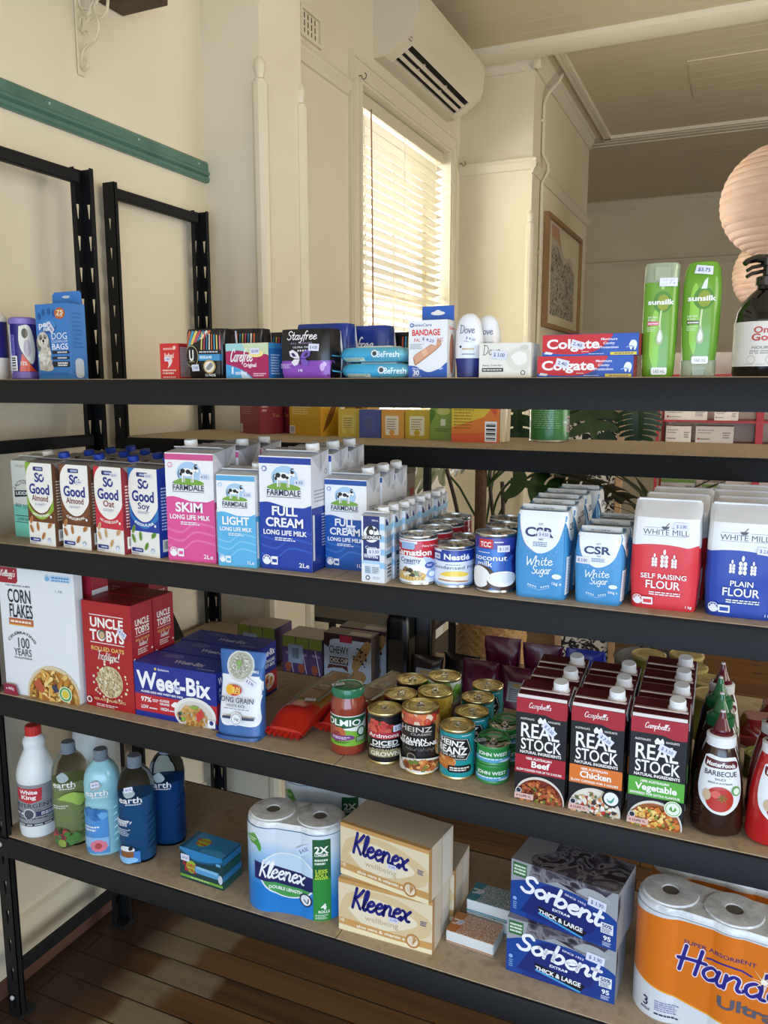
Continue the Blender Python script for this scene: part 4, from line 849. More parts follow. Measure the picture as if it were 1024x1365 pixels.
def cond(A):
    A.rect(-.6, 0, 1.6, 1, '#dfe9f6'); A.curve([(-.6, .3), (-.1, .12), (.5, .04), (1.1, .12), (1.6, .3), (1.6, -.1), (-.6, -.1)], '#8fb4e2'); A.rect(-.6, .68, 1.6, .99, '#1c3a94'); A.curve([(-.6, .76), (.0, .66), (.5, .64), (1.0, .7), (1.6, .8), (1.6, .6), (-.6, .6)], '#dfe9f6'); A.rect(-.6, .93, .3, .99, '#dfe9f6')
    A.curve([(.03, .93), (.05, .75), (.15, .68), (.5, .66), (.95, .72), (.95, .86), (.5, .93)], '#1f3f9c'); A.text('Nestlé', .56, .80, .15, '#f4f6fa', w=.44, b=2); A.lines(.38, .56, .62, .6, 1, '#7482a8'); A.text('Condensed Milk', .52, .50, .095, '#2c3668', w=.86, b=0)
    A.poly([(.26, .14), (.74, .12), (.78, .32), (.28, .28)], '#f3efe2'); A.poly([(.22, .12), (.74, .09), (.78, .13), (.26, .16)], '#b9804a'); A.curve([(.26, .28), (.4, .38), (.6, .4), (.76, .32), (.7, .26), (.4, .25)], '#f0cf52'); A.ell(.92, .3, .05, .06, '#5f9a48'); A.lines(.88, .12, .98, .2, 3, '#7286b4')
cn = can('milk_can', 'short blue and white sweetened condensed milk can at the front', .0372, .078, '#dfe9f6', cond, silver, group=GC); at(cn, 1.204, .066, Z2, 16); sticker(cn, lambda u, v, o: fC(.0366)(u, v+.006, o), PI*.0366, .066, .22, .80, '3.40', 0, .016, .010, off=.0026)
rowup(cn, (1.196,), (.146,), Z2, ['short condensed milk can standing behind the front blue one'], 5, skip=('price_sticker',))
def coco(A):
    A.rect(-.6, 0, 1.6, 1, '#2f6fc4'); A.rect(-.6, .78, 1.6, 1, '#3a3c98'); A.rect(.62, 0, 1.6, 1, '#3346a4'); A.poly([(.5, 0), (.75, 0), (.75, .78), (.5, .6)], '#3060b6'); A.rect(.2, .80, .44, .97, '#c8303a'); A.text('TCC', .32, .87, .09, '#f6f4f2', w=.18, b=2); A.lines(.46, .9, .6, .94, 1, '#e6e6f2')
    A.text('coconut', .38, .62, .10, '#f2f4f8', w=.56, b=1); A.text('milk', .30, .50, .10, '#f2f4f8', w=.26, b=1); A.lines(.18, .7, .4, .73, 1, '#dfe6f6')
    for (x, y) in ((.8, .68), (.9, .56)):
        A.stroke([(x, y), (x+.01, y-.25), (x-.02, y-.5)], .02, '#1b2470')
        for a in (-.3, .3, .9, 1.6, 2.3, 2.9, 3.5): A.stroke([(x, y), (x+.09*math.cos(a), y+.07*math.sin(a)+.03), (x+.17*math.cos(a), y+.12*math.sin(a)-.05)], .022, '#1b2470')
    A.ell(.26, .22, .23, .25, '#4a372c'); A.ell(.22, .24, .19, .21, '#f2f3f2'); A.ell(.63, .16, .27, .17, '#43302a'); A.ell(.60, .22, .24, .15, '#f2f4f4'); A.ell(.6, .235, .17, .10, '#dfe6ea')
cc = can('coconut_milk_can', 'blue coconut milk can with a palm tree at the front beside the sugar', .0378, .107, '#2f6fc4', coco, silver, group=GC); at(cc, 1.285, .064, Z2, 18); sticker(cc, lambda u, v, o: fC(.0372)(u, v+.006, o), PI*.0372, .095, .6, .80, '$ 1.50', 0, .022, .012, off=.0028, cell=(.007, 1))
rowup(cc, (1.281, 1.266), (.142, .222), Z2, ['blue coconut milk can second in its row', 'blue coconut milk can third in its row, mostly hidden'], 8, skip=('price_sticker',))
GS = 'blue and white sugar bags'
def csr(size):
    def f(A):
        A.rect(0, 0, 1, .985, '#3f8fc8'); A.curve([(.06, 1.0), (.1, .8), (.2, .64), (.38, .54), (.55, .53), (.75, .6), (.88, .74), (.95, 1.0), (.6, 1.06)], '#eaf0f4'); A.stroke([(.07, .95), (.12, .76), (.22, .62), (.4, .535)], .006, '#e6a0a8')
        A.text('EST.', .5, .855, .022, '#2a3a66', w=.1); A.text('CSR', .46, .765, .10, '#1e2e62', w=.54, b=2); A.text('1855', .5, .685, .018, '#2a3a66', w=.1); A.lines(.36, .6, .64, .66, 3, '#5a74a0', .5, 3)
        A.script('White', .48, .415, .055, '#eef4f8', w=.5, th=.2, rot=.06); A.script('Sugar', .52, .315, .05, '#eef4f8', w=.36, th=.2, rot=.06)
        R = random.Random(5); P = []
        for k in range(90):
            a = -2.9+2.6*R.random(); r = .5+.09*R.random()**2; x, y = .5+r*math.cos(a)*.95, .99+r*math.sin(a)*.92; P.append([(x, y), (x+.006, y), (x+.006, y+.004), (x, y+.004)])
        A.put(P, '#dfeaf2'); A.ell(.82, .27, .09, .03, '#e6f0e8', 14); A.text(size, .82, .19, .032, '#eef4f8', w=.2, b=1)
        for sg in (-1, 1):
            A.stroke([(.48, .10), (.48+sg*.12, .12), (.48+sg*.22, .14)], .008, '#b9d6ea')
            for k in range(4): A.ell(.48+sg*(.06+.045*k), .135+.008*k, .02, .013, '#b9d6ea', 8)
    return f
def csrside(A): A.rect(.06, .06, .5, .5, '#e4eaee'); A.lines(.1, .08, .46, .48, 12, '#8496ac', .4, 3); A.curve([(-.1, 1.05), (.2, .72), (.5, .66), (.8, .72), (1.1, 1.05)], '#e8eef2'); A.text('CSR', .5, .82, .07, '#1e2e62', w=.5, b=2)
def csrtop(mb, w, d, h):
    A = Art(mb, lambda u, v, o: (u, v-d/2*.86, h+.002+o), w, d*.86); A.rect(.03, .02, .97, .98, '#3f8fc8'); A.curve([(.1, .0), (.2, .6), (.5, .8), (.8, .6), (.92, 0)], '#eaf0f4'); A.text('CSR', .48, .36, .26, '#1e2e62', w=.42, b=2)
def sugar(label, w, d, h, size, st):
    t = thing('sugar_bag', label, 'bag of sugar', group=GS); s = Sack(w, d, h, 7, lambda v: (.97+.05*math.sin(PI*min(1, v*1.05))**.7) if v < .93 else 1.0-(v-.93)*1.2, lambda v: (.95+.08*math.sin(PI*v)**.8) if v < .93 else .96-(v-.93)*2.0, .0009, len(label)); mb = MB()
    s.body(mb, M('#3f8fc8', .42), cut=(.96, M('#eaf0f4', .45))); csr(size)(Art(mb, s.front, w, h, (.007, .007), .0015, .4, step=.00016)); csrside(Art(mb, s.side, d, h, (.007, .007), .0015, .4, step=.00016)); csrtop(mb, w, d, h)
    mb.hexa([(-w*.42, -.006, h), (w*.42, -.006, h), (w*.42, .006, h), (-w*.42, .006, h), (-w*.42, -.012, h+.006), (w*.42, -.012, h+.006), (w*.42, -.008, h+.009), (-w*.42, -.008, h+.009)], M('#e6ecf0', .45))
    mb.build('paper_bag', t); sticker(t, s.front, w, h, *st, off=.0045, cell=(.007, .007)); return t
s1 = sugar('large one kilo white sugar bag at the front beside the coconut milk', .090, .062, .154, '1kg e', (.56, .745, '$ 4.50', -.05)); at(s1, 1.374, .060, Z2, 1)
rowup(s1, (1.377, 1.368, 1.366, 1.374), (.134, .212, .290, .372), Z2+.0, ['large sugar bag second in the tall sugar row', 'large sugar bag third in the tall sugar row', 'large sugar bag fourth in the tall sugar row', 'large sugar bag last in the tall sugar row'], 0, skip=('price_sticker',))
s5 = sugar('small five hundred gram white sugar bag at the front beside the flour', .080, .060, .122, '500g e', (.18, .62, '$ 3.00', -.03)); at(s5, 1.473, .062, Z2, 0)
rowup(s5, (1.478, 1.482), (.140, .222), Z2, ['small sugar bag second in the short sugar row', 'small sugar bag last in the short sugar row'], 0, skip=('price_sticker',))
def flour(col, l1, st):
    def f(A):
        A.rect(0, 0, 1, 1, '#e9ebee'); A.curve([(-.05, .585), (.2, .615), (.5, .62), (.8, .60), (1.05, .57), (1.05, -.05), (-.05, -.05)], col)
        A.text('WHITE MILL', .50, .735, .05, '#4c4b50', w=.66, b=0); A.rect(.18, .70, .8, .703, '#77757a'); A.rect(.18, .775, .42, .778, '#77757a'); A.rect(.58, .775, .8, .778, '#77757a')
        A.ell(.49, .79, .055, .028, '#4c4b50', 16, PI, 2*PI); A.stroke([(.50, .79), (.54, .82)], .012, '#6a5a50')
        for x, y, s in ((.36, .45, .8), (.5, .46, 1.1), (.64, .45, .8)):
            A.stroke([(x, y-.06*s), (x, y+.06*s)], .008, '#f2f2f2')
            for k in range(3):
                for sg in (-1, 1): A.ell(x+sg*.028*s, y-.03*s+.036*s*k, .022*s, .019*s, '#f2f2f2', 10)
            A.ell(x, y+.085*s, .018*s, .024*s, '#f2f2f2', 10)
        if len(l1) > 6: A.text(l1, .50, .325, .045, '#f4f4f4', w=.66, b=1)
        else: A.text(l1, .50, .325, .048, '#f4f4f4', w=.32, b=1)
        A.text('FLOUR', .49, .245, .072, '#f6f6f6', w=.5, b=1); A.lines(.3, .14, .75, .18, 2, '#eef0f4', .5, 6, False); A.stars(.13, .09, .075, '#eceef2', col); A.rrect(.2, .05, .36, .12, '#eceef2', .01); A.rect(.22, .065, .34, .1, col); A.text('1 kg', .88, .055, .025, '#f4f4f4', w=.1)
    return f
GF = 'flour bags on the second shelf'
def flourbag(label, col, l1, st, bodyc):
    w, d, h = .108, .078, .178; t = thing('flour_bag', label, 'bag of flour', group=GF)
    s = Sack(w, d, h, 5.5, lambda v: (.97+.05*math.sin(PI*min(1, v*1.1))**.7) if v < .9 else (1.0-(v-.9)*.3), lambda v: (.95+.09*math.sin(PI*v)**.8) if v < .86 else max(.12, 1.0-(v-.86)*6.2), .0012, len(label), lambda v: 0 if v < .86 else .008*(v-.86)/.14)
    mb = MB(); s.body(mb, M(bodyc, .42), 30, cut=(.585, M('#e4e7ea', .45))); flour(col, l1, st)(Art(mb, s.front, w, h, (.007, .007), .0015, .42, step=.00016)); A = Art(mb, s.side, d, h, (.007, .007), .0015, .42, step=.00016); A.rect(.2, .05, .55, .4, '#e8e8ea'); A.lines(.22, .07, .52, .38, 10, '#9a8a8c', .4)
    mb.build('paper_bag', t); m2 = MB(); m2.rbox(-w*.46, w*.46, .002, .010, h-.004, h+.003, .001, M('#e0e3e8', .45)); m2.build('folded_top', t); sticker(t, s.front, w, h, *st, off=.005, cell=(.007, .007)); return t
fs = flourbag('red and white self raising flour bag at the front of its row', '#d8363c', 'SELF RAISING', (.72, .80, '$ 2.80', 0), '#d8363c'); at(fs, 1.578, .079, Z2, 0)
rowup(fs, (1.582, 1.586), (.164, .25), Z2, ['self raising flour bag second in its row, white top showing', 'self raising flour bag last in its row, white top showing'], 0, skip=('price_sticker',))
fp = flourbag('blue and white plain flour bag at the front right', '#1f43a4', 'PLAIN', (.78, .63, '$ 2.80', -.1), '#1f43a4'); at(fp, 1.696, .077, Z2, 0)
rowup(fp, (1.699, 1.695, 1.694), (.164, .252, .340), Z2, ['plain flour bag second in its row at the right', 'plain flour bag third in its row at the right', 'plain flour bag last in its row at the right'], 0, skip=('price_sticker',))
# ================================================================ SHELF ONE: toiletries
def dogart(A):
    A.rect(0, 0, 1, 1, '#3f7fc6'); A.ell(.40, .70, .23, .09, '#285a9c'); A.ell(.40, .72, .2, .07, '#4f90d2')
    for x, y in ((.12, .84), (.25, .89), (.42, .90), (.57, .88)): A.ell(x, y, .055, .045, '#2a5c9e')
    A.text('pet', .25, .735, .075, '#eef3f8', w=.34, b=2, rot=.08); A.text('nav', .36, .675, .05, '#eef3f8', w=.28, b=2, rot=.05); A.ell(.75, .87, .16, .075, '#c2672c'); A.text('75', .76, .885, .05, '#f6e6cc', w=.2, b=2); A.text('PACK', .74, .845, .028, '#f6e6cc', w=.2, b=2, rot=-.1)
    A.text('DOG', .70, .575, .085, '#f2f6fa', w=.5, b=0); A.text('CLEAN-UP', .70, .505, .032, '#dfeaf5', w=.5, b=0); A.text('BAGS', .71, .435, .075, '#f2f6fa', w=.5, b=1)
    for y, h in ((.34, .04), (.265, .04), (.165, .075)): A.rrect(.46, y, .98, y+h, '#20242c', .03); A.lines(.62, y+.008, .96, y+h-.008, 2 if h > .05 else 1, '#e8e8ea', .7, int(y*99))
    A.curve([(.06, .13), (.05, .35), (.1, .48), (.3, .5), (.42, .4), (.42, .25), (.48, .14), (.3, .11)], '#cfcabb'); A.chunks(.26, .28, .2, .17, ['#dedacc', '#bcb6a6', '#e8e4d8', '#c8c2b2'], 46, .05, 7); A.curve([(.02, .55), (.02, .44), (.08, .38), (.14, .42), (.13, .56)], '#7d7a74'); A.curve([(.33, .58), (.40, .54), (.42, .46), (.36, .42), (.32, .5)], '#8d8a82')
    A.ell(.22, .53, .17, .105, '#d8d3c6'); A.ell(.15, .56, .06, .04, '#8f8a80'); A.ell(.29, .57, .06, .035, '#a09a8e'); A.ell(.16, .55, .022, .014, '#2a2622'); A.ell(.285, .555, .022, .014, '#2a2622'); A.ell(.235, .50, .075, .045, '#e6e2d8'); A.ell(.235, .515, .035, .022, '#1e1b1a'); A.ell(.235, .478, .03, .012, '#b48c86')
    for k in range(6): A.ell(.14+k*.14, .075, .03, .015, '#3a76ba')
def dogside(A): A.rrect(.25, .02, .75, .28, '#c9d6e4', .2); A.lines(.2, .4, .8, .9, 9, '#3570b4', .4)
db = box_item('dog_bag_box', 'blue dog clean-up bag box with a dog photo and hang tab', 'box', .107, .05, .172, '#3f7fc6', dogart, dogside); mb = MB(); mb.extrude([(-.044, .170), (.05, .170), (.05, .198), (.045, .203), (-.036, .203), (-.044, .196)], 'y', .018, .0195, M('#3f7fc6', .4)); Ah = Art(mb, lambda u, v, o: (u, .018-o, v), .1, .2); Ah.ell(.52, .955, .13, .016, '#c9cdd2'); mb.build('hang_tab', db)
at(db, .209, .118, Z1, -3); sticker(db, fF(.107, .05, .172), .107, .172, .46, .69, '8.00', -.9, .026, .014)
def wipes(label, x, y, r, h, kind):
    t = thing('wipes_canister', label, 'canister', group='wipes canisters at the left end of the top shelf'); mb = MB()
    if kind == 1: wm = M('#e6e4de', .3); mb.lathe([(r*.86, 0), (r, .008), (r, .052), (r*.98, .052)], wm, 32); mb.lathe([(r*.985, .052), (r*.985, h*.86), (r*.985, h*.86)], M('#2d2a78', .3), 32, cap0=False); mb.lathe([(r, h*.86), (r*.98, h*.93), (r*.7, h), (0, h)], M('#d9d7d2', .25), 32, cap0=False)
    else: pm = M('#7d68b8', .3); mb.lathe([(r*.9, 0), (r, .004), (r, .018), (r*.97, .019)], pm, 32); mb.lathe([(r*.97, .019), (r*.97, h-.016)], M('#2b2878', .22), 40, cap0=False, cap1=False); mb.lathe([(r*.97, h-.016), (r, h-.014), (r, h-.004), (r*.85, h), (0, h)], M('#8a78c0', .3), 32, cap0=False)
    A = Art(mb, fC(r), PI*r, h, (r*.2, 1), .0003, .25, bound=False)
    if kind == 1: A.rect(.25, .36, .95, .84, '#2c2c80'); A.rrect(.6, .45, .9, .78, '#8a8cc8', .03); A.lines(.64, .48, .86, .75, 5, '#22225c', .5); A.bars(.45, .08, .9, .29, vert=False, n=18)
    else: A.poly([(.1, .13), (.28, .13), (.22, .34), (.1, .42)], '#cf4a3a'); A.poly([(.7, .13), (1.1, .13), (1.0, .2), (.78, .42)], '#d9583a'); A.curve([(.74, .85), (.98, .85), (1.1, .5), (1.0, .25), (.8, .42), (.72, .6)], '#dcdad2'); A.ell(.86, .74, .07, .08, '#5a5a48'); A.ell(.9, .5, .08, .14, '#b9aebc'); A.rrect(.28, .38, .62, .72, '#6f6cb8', .02); A.lines(.32, .42, .6, .7, 8, '#2b2878', .4); A.rect(.0, .45, .24, .72, '#b8c4e6'); A.bars(.30, .14, .66, .38, vert=False, n=18); A.rect(.44, .1, .5, .88, '#e9e9f4'); A.text('15%', .8, .26, .06, '#f4e6da', w=.16)
    mb.build('canister', t); at(t, x, y, Z1, -12); return t
wipes('white capped canister cut by the left edge of the photo', .004, .10, .0352, .160, 1); wipes('purple lidded canister with a red and white label, left of the dog bag box', .090, .115, .0318, .146, 2); wipes('blue and white canister peeking out behind the purple lidded one', .136, .20, .030, .145, 2)
def redlah(A): A.rect(0, 0, 1, 1, '#d0302f'); A.text('Redhead', .5, .66, .13, '#f2d8cc', w=.5, b=2); A.curve([(.4, .3), (.55, .38), (.66, .5), (.6, .6), (.42, .55), (.46, .42)], '#f2dccf'); A.lines(.2, .8, .8, .9, 1, '#e9b3a6'); A.lines(.12, .12, .88, .28, 2, '#f0cfc2'); A.circ(.8, .88, .08, '#f0cfc2', 12); A.lines(.15, .02, .85, .08, 1, '#f0cfc2')
def redside(A): A.rect(.12, .06, .9, .9, '#c9b4b0'); A.lines(.14, .08, .88, .88, 20, '#9a6f6c', .5)
rb = box_item('match_box', 'small red matchbox with a cream side strip', 'box', .050, .040, .073, '#d0302f', redlah, redside); at(rb, .572, .074, Z1, -3); sticker(rb, fF(.05, .04, .073), .05, .073, .42, .56, '1.80', 0, .015, .009)
stripes = ['#c8603a', '#4a9ab8', '#d8c46a', '#b84a5a', '#3a7a9a', '#e0dccc']
def padpack(name, label, w, d, h, base, art, group, sideart=None, wr=.002, rough=.22):
    t = thing(name, label, 'pack', group=group); s = Sack(w, d, h, 5, lambda v: .97+.035*math.sin(PI*v)**.5, lambda v: .86+.16*math.sin(PI*v)**.5, wr, len(label)); mb = MB(); s.body(mb, M(base, rough), 16, 40)
    art(Art(mb, s.front, w, h, (.008, .008), .0016, rough, step=.00016))
    if sideart: sideart(Art(mb, s.side, d, h, (.008, .008), .0016, rough, step=.00016))
    mb.build('wrapper', t); m2 = MB(); m2.tube([(w*.47, d*.30, h*.02), (w*.505, d*.32, h*.5), (w*.46, d*.30, h*.97)], .0022, M('#c9cbd2', .3), 6); m2.build('seal_seam', t); t['sk'] = 0; del t['sk']; return t, s
def uart(A):
    A.rect(0, 0, 1, 1, '#17171a')
    for k in range(7): A.poly([(.02+k*.08, .62+k*.035), (.09+k*.08, .62+k*.035), (.18+k*.09, .95), (.12+k*.09, .97)], stripes[k % 6])
    for k in range(8): A.rect(.46+k*.065, .58, .49+k*.065, .93-.01*k, stripes[(k+2) % 6])
    A.ell(.22, .45, .19, .22, '#b8a878'); A.ell(.22, .45, .175, .205, '#141416'); A.text('U', .22, .47, .2, '#f2f0ea', w=.14, b=2); A.lines(.15, .33, .3, .36, 1, '#b8a878'); A.rect(.42, .36, 1, .49, '#3a8fc0'); A.text('REGULAR', .6, .43, .05, '#e8f2f8', w=.3, b=2); A.lines(.44, .51, .9, .56, 1, '#c9c9cc'); A.ell(.69, .24, .15, .14, '#b8985a'); A.ell(.69, .24, .12, .11, '#e8e2d2'); A.curve([(.6, .2), (.72, .32), (.78, .26), (.68, .17)], '#8a8a88'); A.text('12 PADS', .70, .07, .045, '#f0f0f0', w=.28, b=2)
GP = 'sanitary pad packs on the top shelf'
up, us = padpack('pad_pack', 'black pad pack with a large white U at the front', .096, .062, .100, '#17171a', uart, GP, None); at(up, .668, .074, Z1, -2); sticker(up, us.front, .096, .1, .31, .22, '7.00', .05, .02, .013, off=.005, cell=(.008, .008))
def ustrip(A): A.rect(0, 0, 1, 1, '#1a1a1d'); [A.rect(.5+.06*k, .35, .53+.06*k, .9, stripes[k % 6]) for k in range(7)]; A.stroke([(.1, .9), (.2, .5), (.18, .1)], .03, '#b9b9bd')
for k, (x, y) in enumerate(((.697, .150), (.702, .228), (.706, .306))):
    b_, _s = padpack('pad_pack', ['black striped pad pack directly behind the white U pack', 'black striped pad pack in the middle of the row behind the pink carton', 'black striped pad pack last in the row behind the pink carton'][k], .11, .058, .104-.004*k, '#1a1a1d', ustrip, GP, None); at(b_, x+.028*k, y, Z1, 0)
def care(A):
    A.rect(0, 0, 1, 1, '#a8245c'); A.rect(0, .62, 1, 1, '#9fd0d2'); A.poly([(.4, 1), (.5, .62), (1, .62), (1, 1)], '#c8d8b0'); A.curve([(0, .78), (.3, .8), (.6, .72), (1.02, .62), (1.02, 0), (.3, -.02), (0, .05)], '#a8245c'); A.curve([(-.02, .42), (.2, .34), (.45, .2), (.62, -.05), (-.02, -.05)], '#4a9fd4'); A.curve([(.35, .25), (.5, .12), (.6, -.02), (.4, -.02)], '#c4dcf0')
    A.script('Carefree', .36, .58, .18, '#f6f0f2', w=.52, th=.2, shear=.25); A.text('Original', .57, .38, .10, '#f6eef2', w=.3, b=2); A.ell(.72, .7, .17, .10, '#efe38a'); A.rect(.14, .13, .18, .33, '#e8f0f8'); A.text('REGULAR', .36, .15, .07, '#eef4fa', w=.28, b=2); A.lines(.65, .05, .95, .16, 2, '#e8c4d4')
def cside(A): A.rect(0, 0, 1, 1, '#2a6cb4'); A.lines(.15, .1, .85, .7, 8, '#bcd4ec', .5); A.rect(0, .85, 1, 1, '#3f8fc4')
cf = box_item('liner_box', 'pink and teal liner carton in front of the black striped packs', 'box', .104, .045, .068, '#a8245c', care, cside); at(cf, .786, .046, Z1, -4); sticker(cf, fF(.104, .045, .068), .104, .068, .7, .77, '$3.00', 0, .022, .012)
def stay(A):
    A.rect(0, .0, 1, 1, '#1a1a1e'); A.rect(0, 0, 1, .36, '#8a4ab0'); A.rect(0, .34, 1, .36, '#6a3a90'); A.script('Stayfree', .48, .83, .09, '#f4f2f4', w=.58, th=.2, shear=.2); A.text('ALL NIGHTS', .48, .71, .035, '#9a88a8', w=.44); A.text('ULTRA THIN', .50, .63, .035, '#d0ccd4', w=.38, b=2)
    for k in range(4): A.circ(.42+.05*k, .56, .017, '#e8e4ea', 8)
    for sg, col in ((-1, '#e6e0ea'), (1, '#7a58b8')):
        A.poly([(.46, .40), (.46+sg*.05, .52), (.46+sg*.15, .58), (.46+sg*.22, .55), (.46+sg*.20, .45), (.46+sg*.10, .40)], col); A.poly([(.46, .39), (.46+sg*.12, .385), (.46+sg*.18, .32), (.46+sg*.12, .25), (.46+sg*.05, .28)], col); A.poly([(.46+sg*.07, .44), (.46+sg*.13, .52), (.46+sg*.18, .51), (.46+sg*.14, .44)], '#3a2a60')
    A.stroke([(.46, .28), (.47, .5)], .02, '#2a2038'); A.lines(.05, .2, .3, .3, 3, '#d0b4e4'); A.text('10', .45, .16, .05, '#f0e6f6', w=.1); A.ell(.88, .22, .04, .08, '#c8a4dc'); A.ell(.92, .28, .03, .05, '#c8a4dc')
sf, ss = padpack('pad_pack', 'black and purple night pad pack with a butterfly in front', .114, .06, .092, '#1a1a1e', stay, GP); at(sf, .912, .054, Z1, -3); sticker(sf, ss.front, .114, .092, .74, .62, '$ 4.00', -.05, .022, .013, off=.005, cell=(.008, .008))
def stayb(A): A.rect(0, 0, 1, 1, '#1f3a8c'); A.script('Stayfree', .4, .6, .13, '#f0f2f8', w=.7, th=.2)
for k, (x, y, h, c, a, l) in enumerate(((.905, .132, .107, '#1f3a8c', stayb, 'blue pad pack directly behind the butterfly pack'), (.958, .205, .106, '#22408c', stayb, 'blue pad pack second behind the butterfly pack'), (1.022, .275, .096, '#1b1b1e', ustrip, 'black glossy pad pack at the back beside the blue wipes'))):
    b_, _s = padpack('pad_pack', l, .115, .06, h, c, a, GP); at(b_, x, y, Z1, 0)
def wpack(label, x, y, z, rz, flip):
    t = thing('wet_wipes_pack', label, 'pack of wipes', group='flat blue wipes packs'); w, d, h = .135, .09, .026; mb = MB(); s = Sack(w, d, h, 3.2, lambda v: .86+.16*math.sin(PI*v)**.8, lambda v: .8+.2*math.sin(PI*v)**.8, .0006, 3); s.body(mb, M('#6fb4c8', .3), 10, 44)
    A = Art(mb, s.front, w, h, (.008, .006), .0012, .3, step=.0001); A.rect(0, .1, 1, .95, '#58a4c2'); A.poly([(0, .1), (.62, .1), (.55, .95), (0, .95)], '#3fa4cc'); A.text('BeFresh', .82, .5, .4, '#e8f4f8', w=.28, b=1); A.circ(.645, .55, .05, '#dfe8ec', 14); A.circ(.645, .55, .032, '#3a4650', 10); A.rect(.12, .05, .48, .28, '#d8dcc8'); A.lines(.14, .07, .46, .26, 2, '#5a8a78', .5)
    mb.build('wrapper', t); m2 = MB(); m2.hexa([(-w*.47, -d*.44, .011), (-w*.44, -d*.44, .010), (-w*.44, d*.44, .010), (-w*.47, d*.44, .011), (-w*.60, -d*.43, .015), (-w*.585, -d*.43, .012), (-w*.585, d*.43, .012), (-w*.60, d*.43, .015)], M('#3f9cc4', .3)); m2.build('crimped_end', t); m2 = MB(); m2.rbox(-.03, .04, -.02, .025, h-.0015, h+.003, .001, M('#dfe4e0', .3)); m2.build('resealable_lid', t); return at(t, x, y, z, rz)
wpack('lower flat blue wipes pack on the shelf', 1.052, .064, Z1, 4, 0); wpack('upper flat blue wipes pack resting on the lower one', 1.046, .066, Z1+.0295, -5, 1)
def band(A):
    A.rect(0, 0, 1, 1, '#eceef0'); A.text('SwissCare', .35, .92, .045, '#3a5a98', w=.5, b=1); A.circ(.08, .92, .05, '#2f5aa8', 14); A.circ(.08, .92, .025, '#eceef0', 10); A.text('BANDAGE', .45, .79, .10, '#d83a3a', w=.74, b=2); A.text('FABR', .27, .66, .055, '#d8605a', w=.26); A.text('FABRIC', .72, .66, .055, '#d8605a', w=.36)
    A.lines(.04, .5, .4, .6, 4, '#7a8494', .4); A.curve([(.12, .34), (.16, .24), (.24, .24), (.78, .52), (.84, .62), (.76, .66), (.68, .62), (.2, .42)], '#b98462'); A.curve([(.14, .36), (.18, .28), (.24, .27), (.78, .54), (.82, .62), (.76, .65), (.68, .61), (.2, .41)], '#d8a484'); A.poly([(.4, .37), (.5, .42), (.45, .53), (.34, .47)], '#e6b89a')
    A.curve([(-.02, .22), (.2, .20), (.5, .10), (.8, .16), (1.02, .26), (1.02, -.02), (-.02, -.02)], '#2a5cb4'); A.text('Durable Ultra Tough', .5, .165, .03, '#e8eef8', w=.8, b=1); A.text('30', .2, .09, .085, '#f4f6fa', w=.17, b=2); A.lines(.1, .02, .34, .04, 1, '#dfe6f4')
def bside(A): A.rect(0, 0, 1, 1, '#dcdcda'); A.ell(.5, .42, .28, .35, '#b0745c'); A.text('SBA', .5, .86, .05, '#d83a3a', w=.7)
bd = box_item('bandage_box', 'white and blue bandage box with hang tab in front of the window', 'box', .076, .036, .101, '#eceef0', band, bside); mb = MB(); mb.rbox(-.026, .037, .012, .0132, .099, .128, .0005, M('#2a5cb4', .4)); Ah = Art(mb, lambda u, v, o: (u, .012-o, v), .07, .13); Ah.ell(.58, .885, .2, .028, '#dfe0d8'); Ah.ell(.58, .91, .08, .02, '#dfe0d8'); mb.build('hang_tab', bd); at(bd, 1.160, .055, Z1, -4); sticker(bd, fF(.076, .036, .101), .076, .101, .52, .66, '$ 4.25', -.25, .034, .012, bg='#e9e9f2')
def rollon(label, x, y):
    t = thing('roll_on_deodorant', label, 'deodorant', group='white and navy roll-on deodorants'); h = .112; mb = MB(); nb = M('#262f74', .3); wb = M('#e8eaee', .28)
    mb.lathe([(.018, 0), (.0215, .001), (.0225, .02), (.0245, .034)], nb, 32, sy=.8); mb.lathe([(.0248, .034), (.0252, .055), (.024, .08), (.019, .10), (.012, .109), (.005, .112), (0, .1122)], wb, 32, sy=.8, cap0=False)
    A = Art(mb, lambda u, v, o: ((.0246+o)*math.sin(u/.0246), -(.0246*.8+o)*math.cos(u/.0246), v), PI*.0246, h, (.005, .02), .0009, .3); A.script('Dove', .47, .72, .065, '#2c3566', w=.34, th=.14, shear=.1); A.circ(.32, .48, .03, '#3a3f58', 10); A.lines(.36, .42, .64, .47, 1, '#c8b48a'); A.lines(.36, .35, .66, .38, 1, '#8a90a4'); A.lines(.4, .55, .66, .58, 1, '#b4b8c4')
    mb.build('bottle', t); return at(t, x, y, Z1, 12)
r1 = rollon('front roll-on deodorant with navy base beside the bandage box', 1.228, .062); rollon('second roll-on deodorant just behind the front one', 1.246, .112)
sticker(r1, lambda u, v, o: ((.0246+o)*math.sin(u/.0246), -(.0246*.8+o)*math.cos(u/.0246), v), PI*.0246, .112, .55, .60, '$ 4.50', -.3, .022, .01, off=.0026, cell=(.005, .02), bg='#e4e5f0')
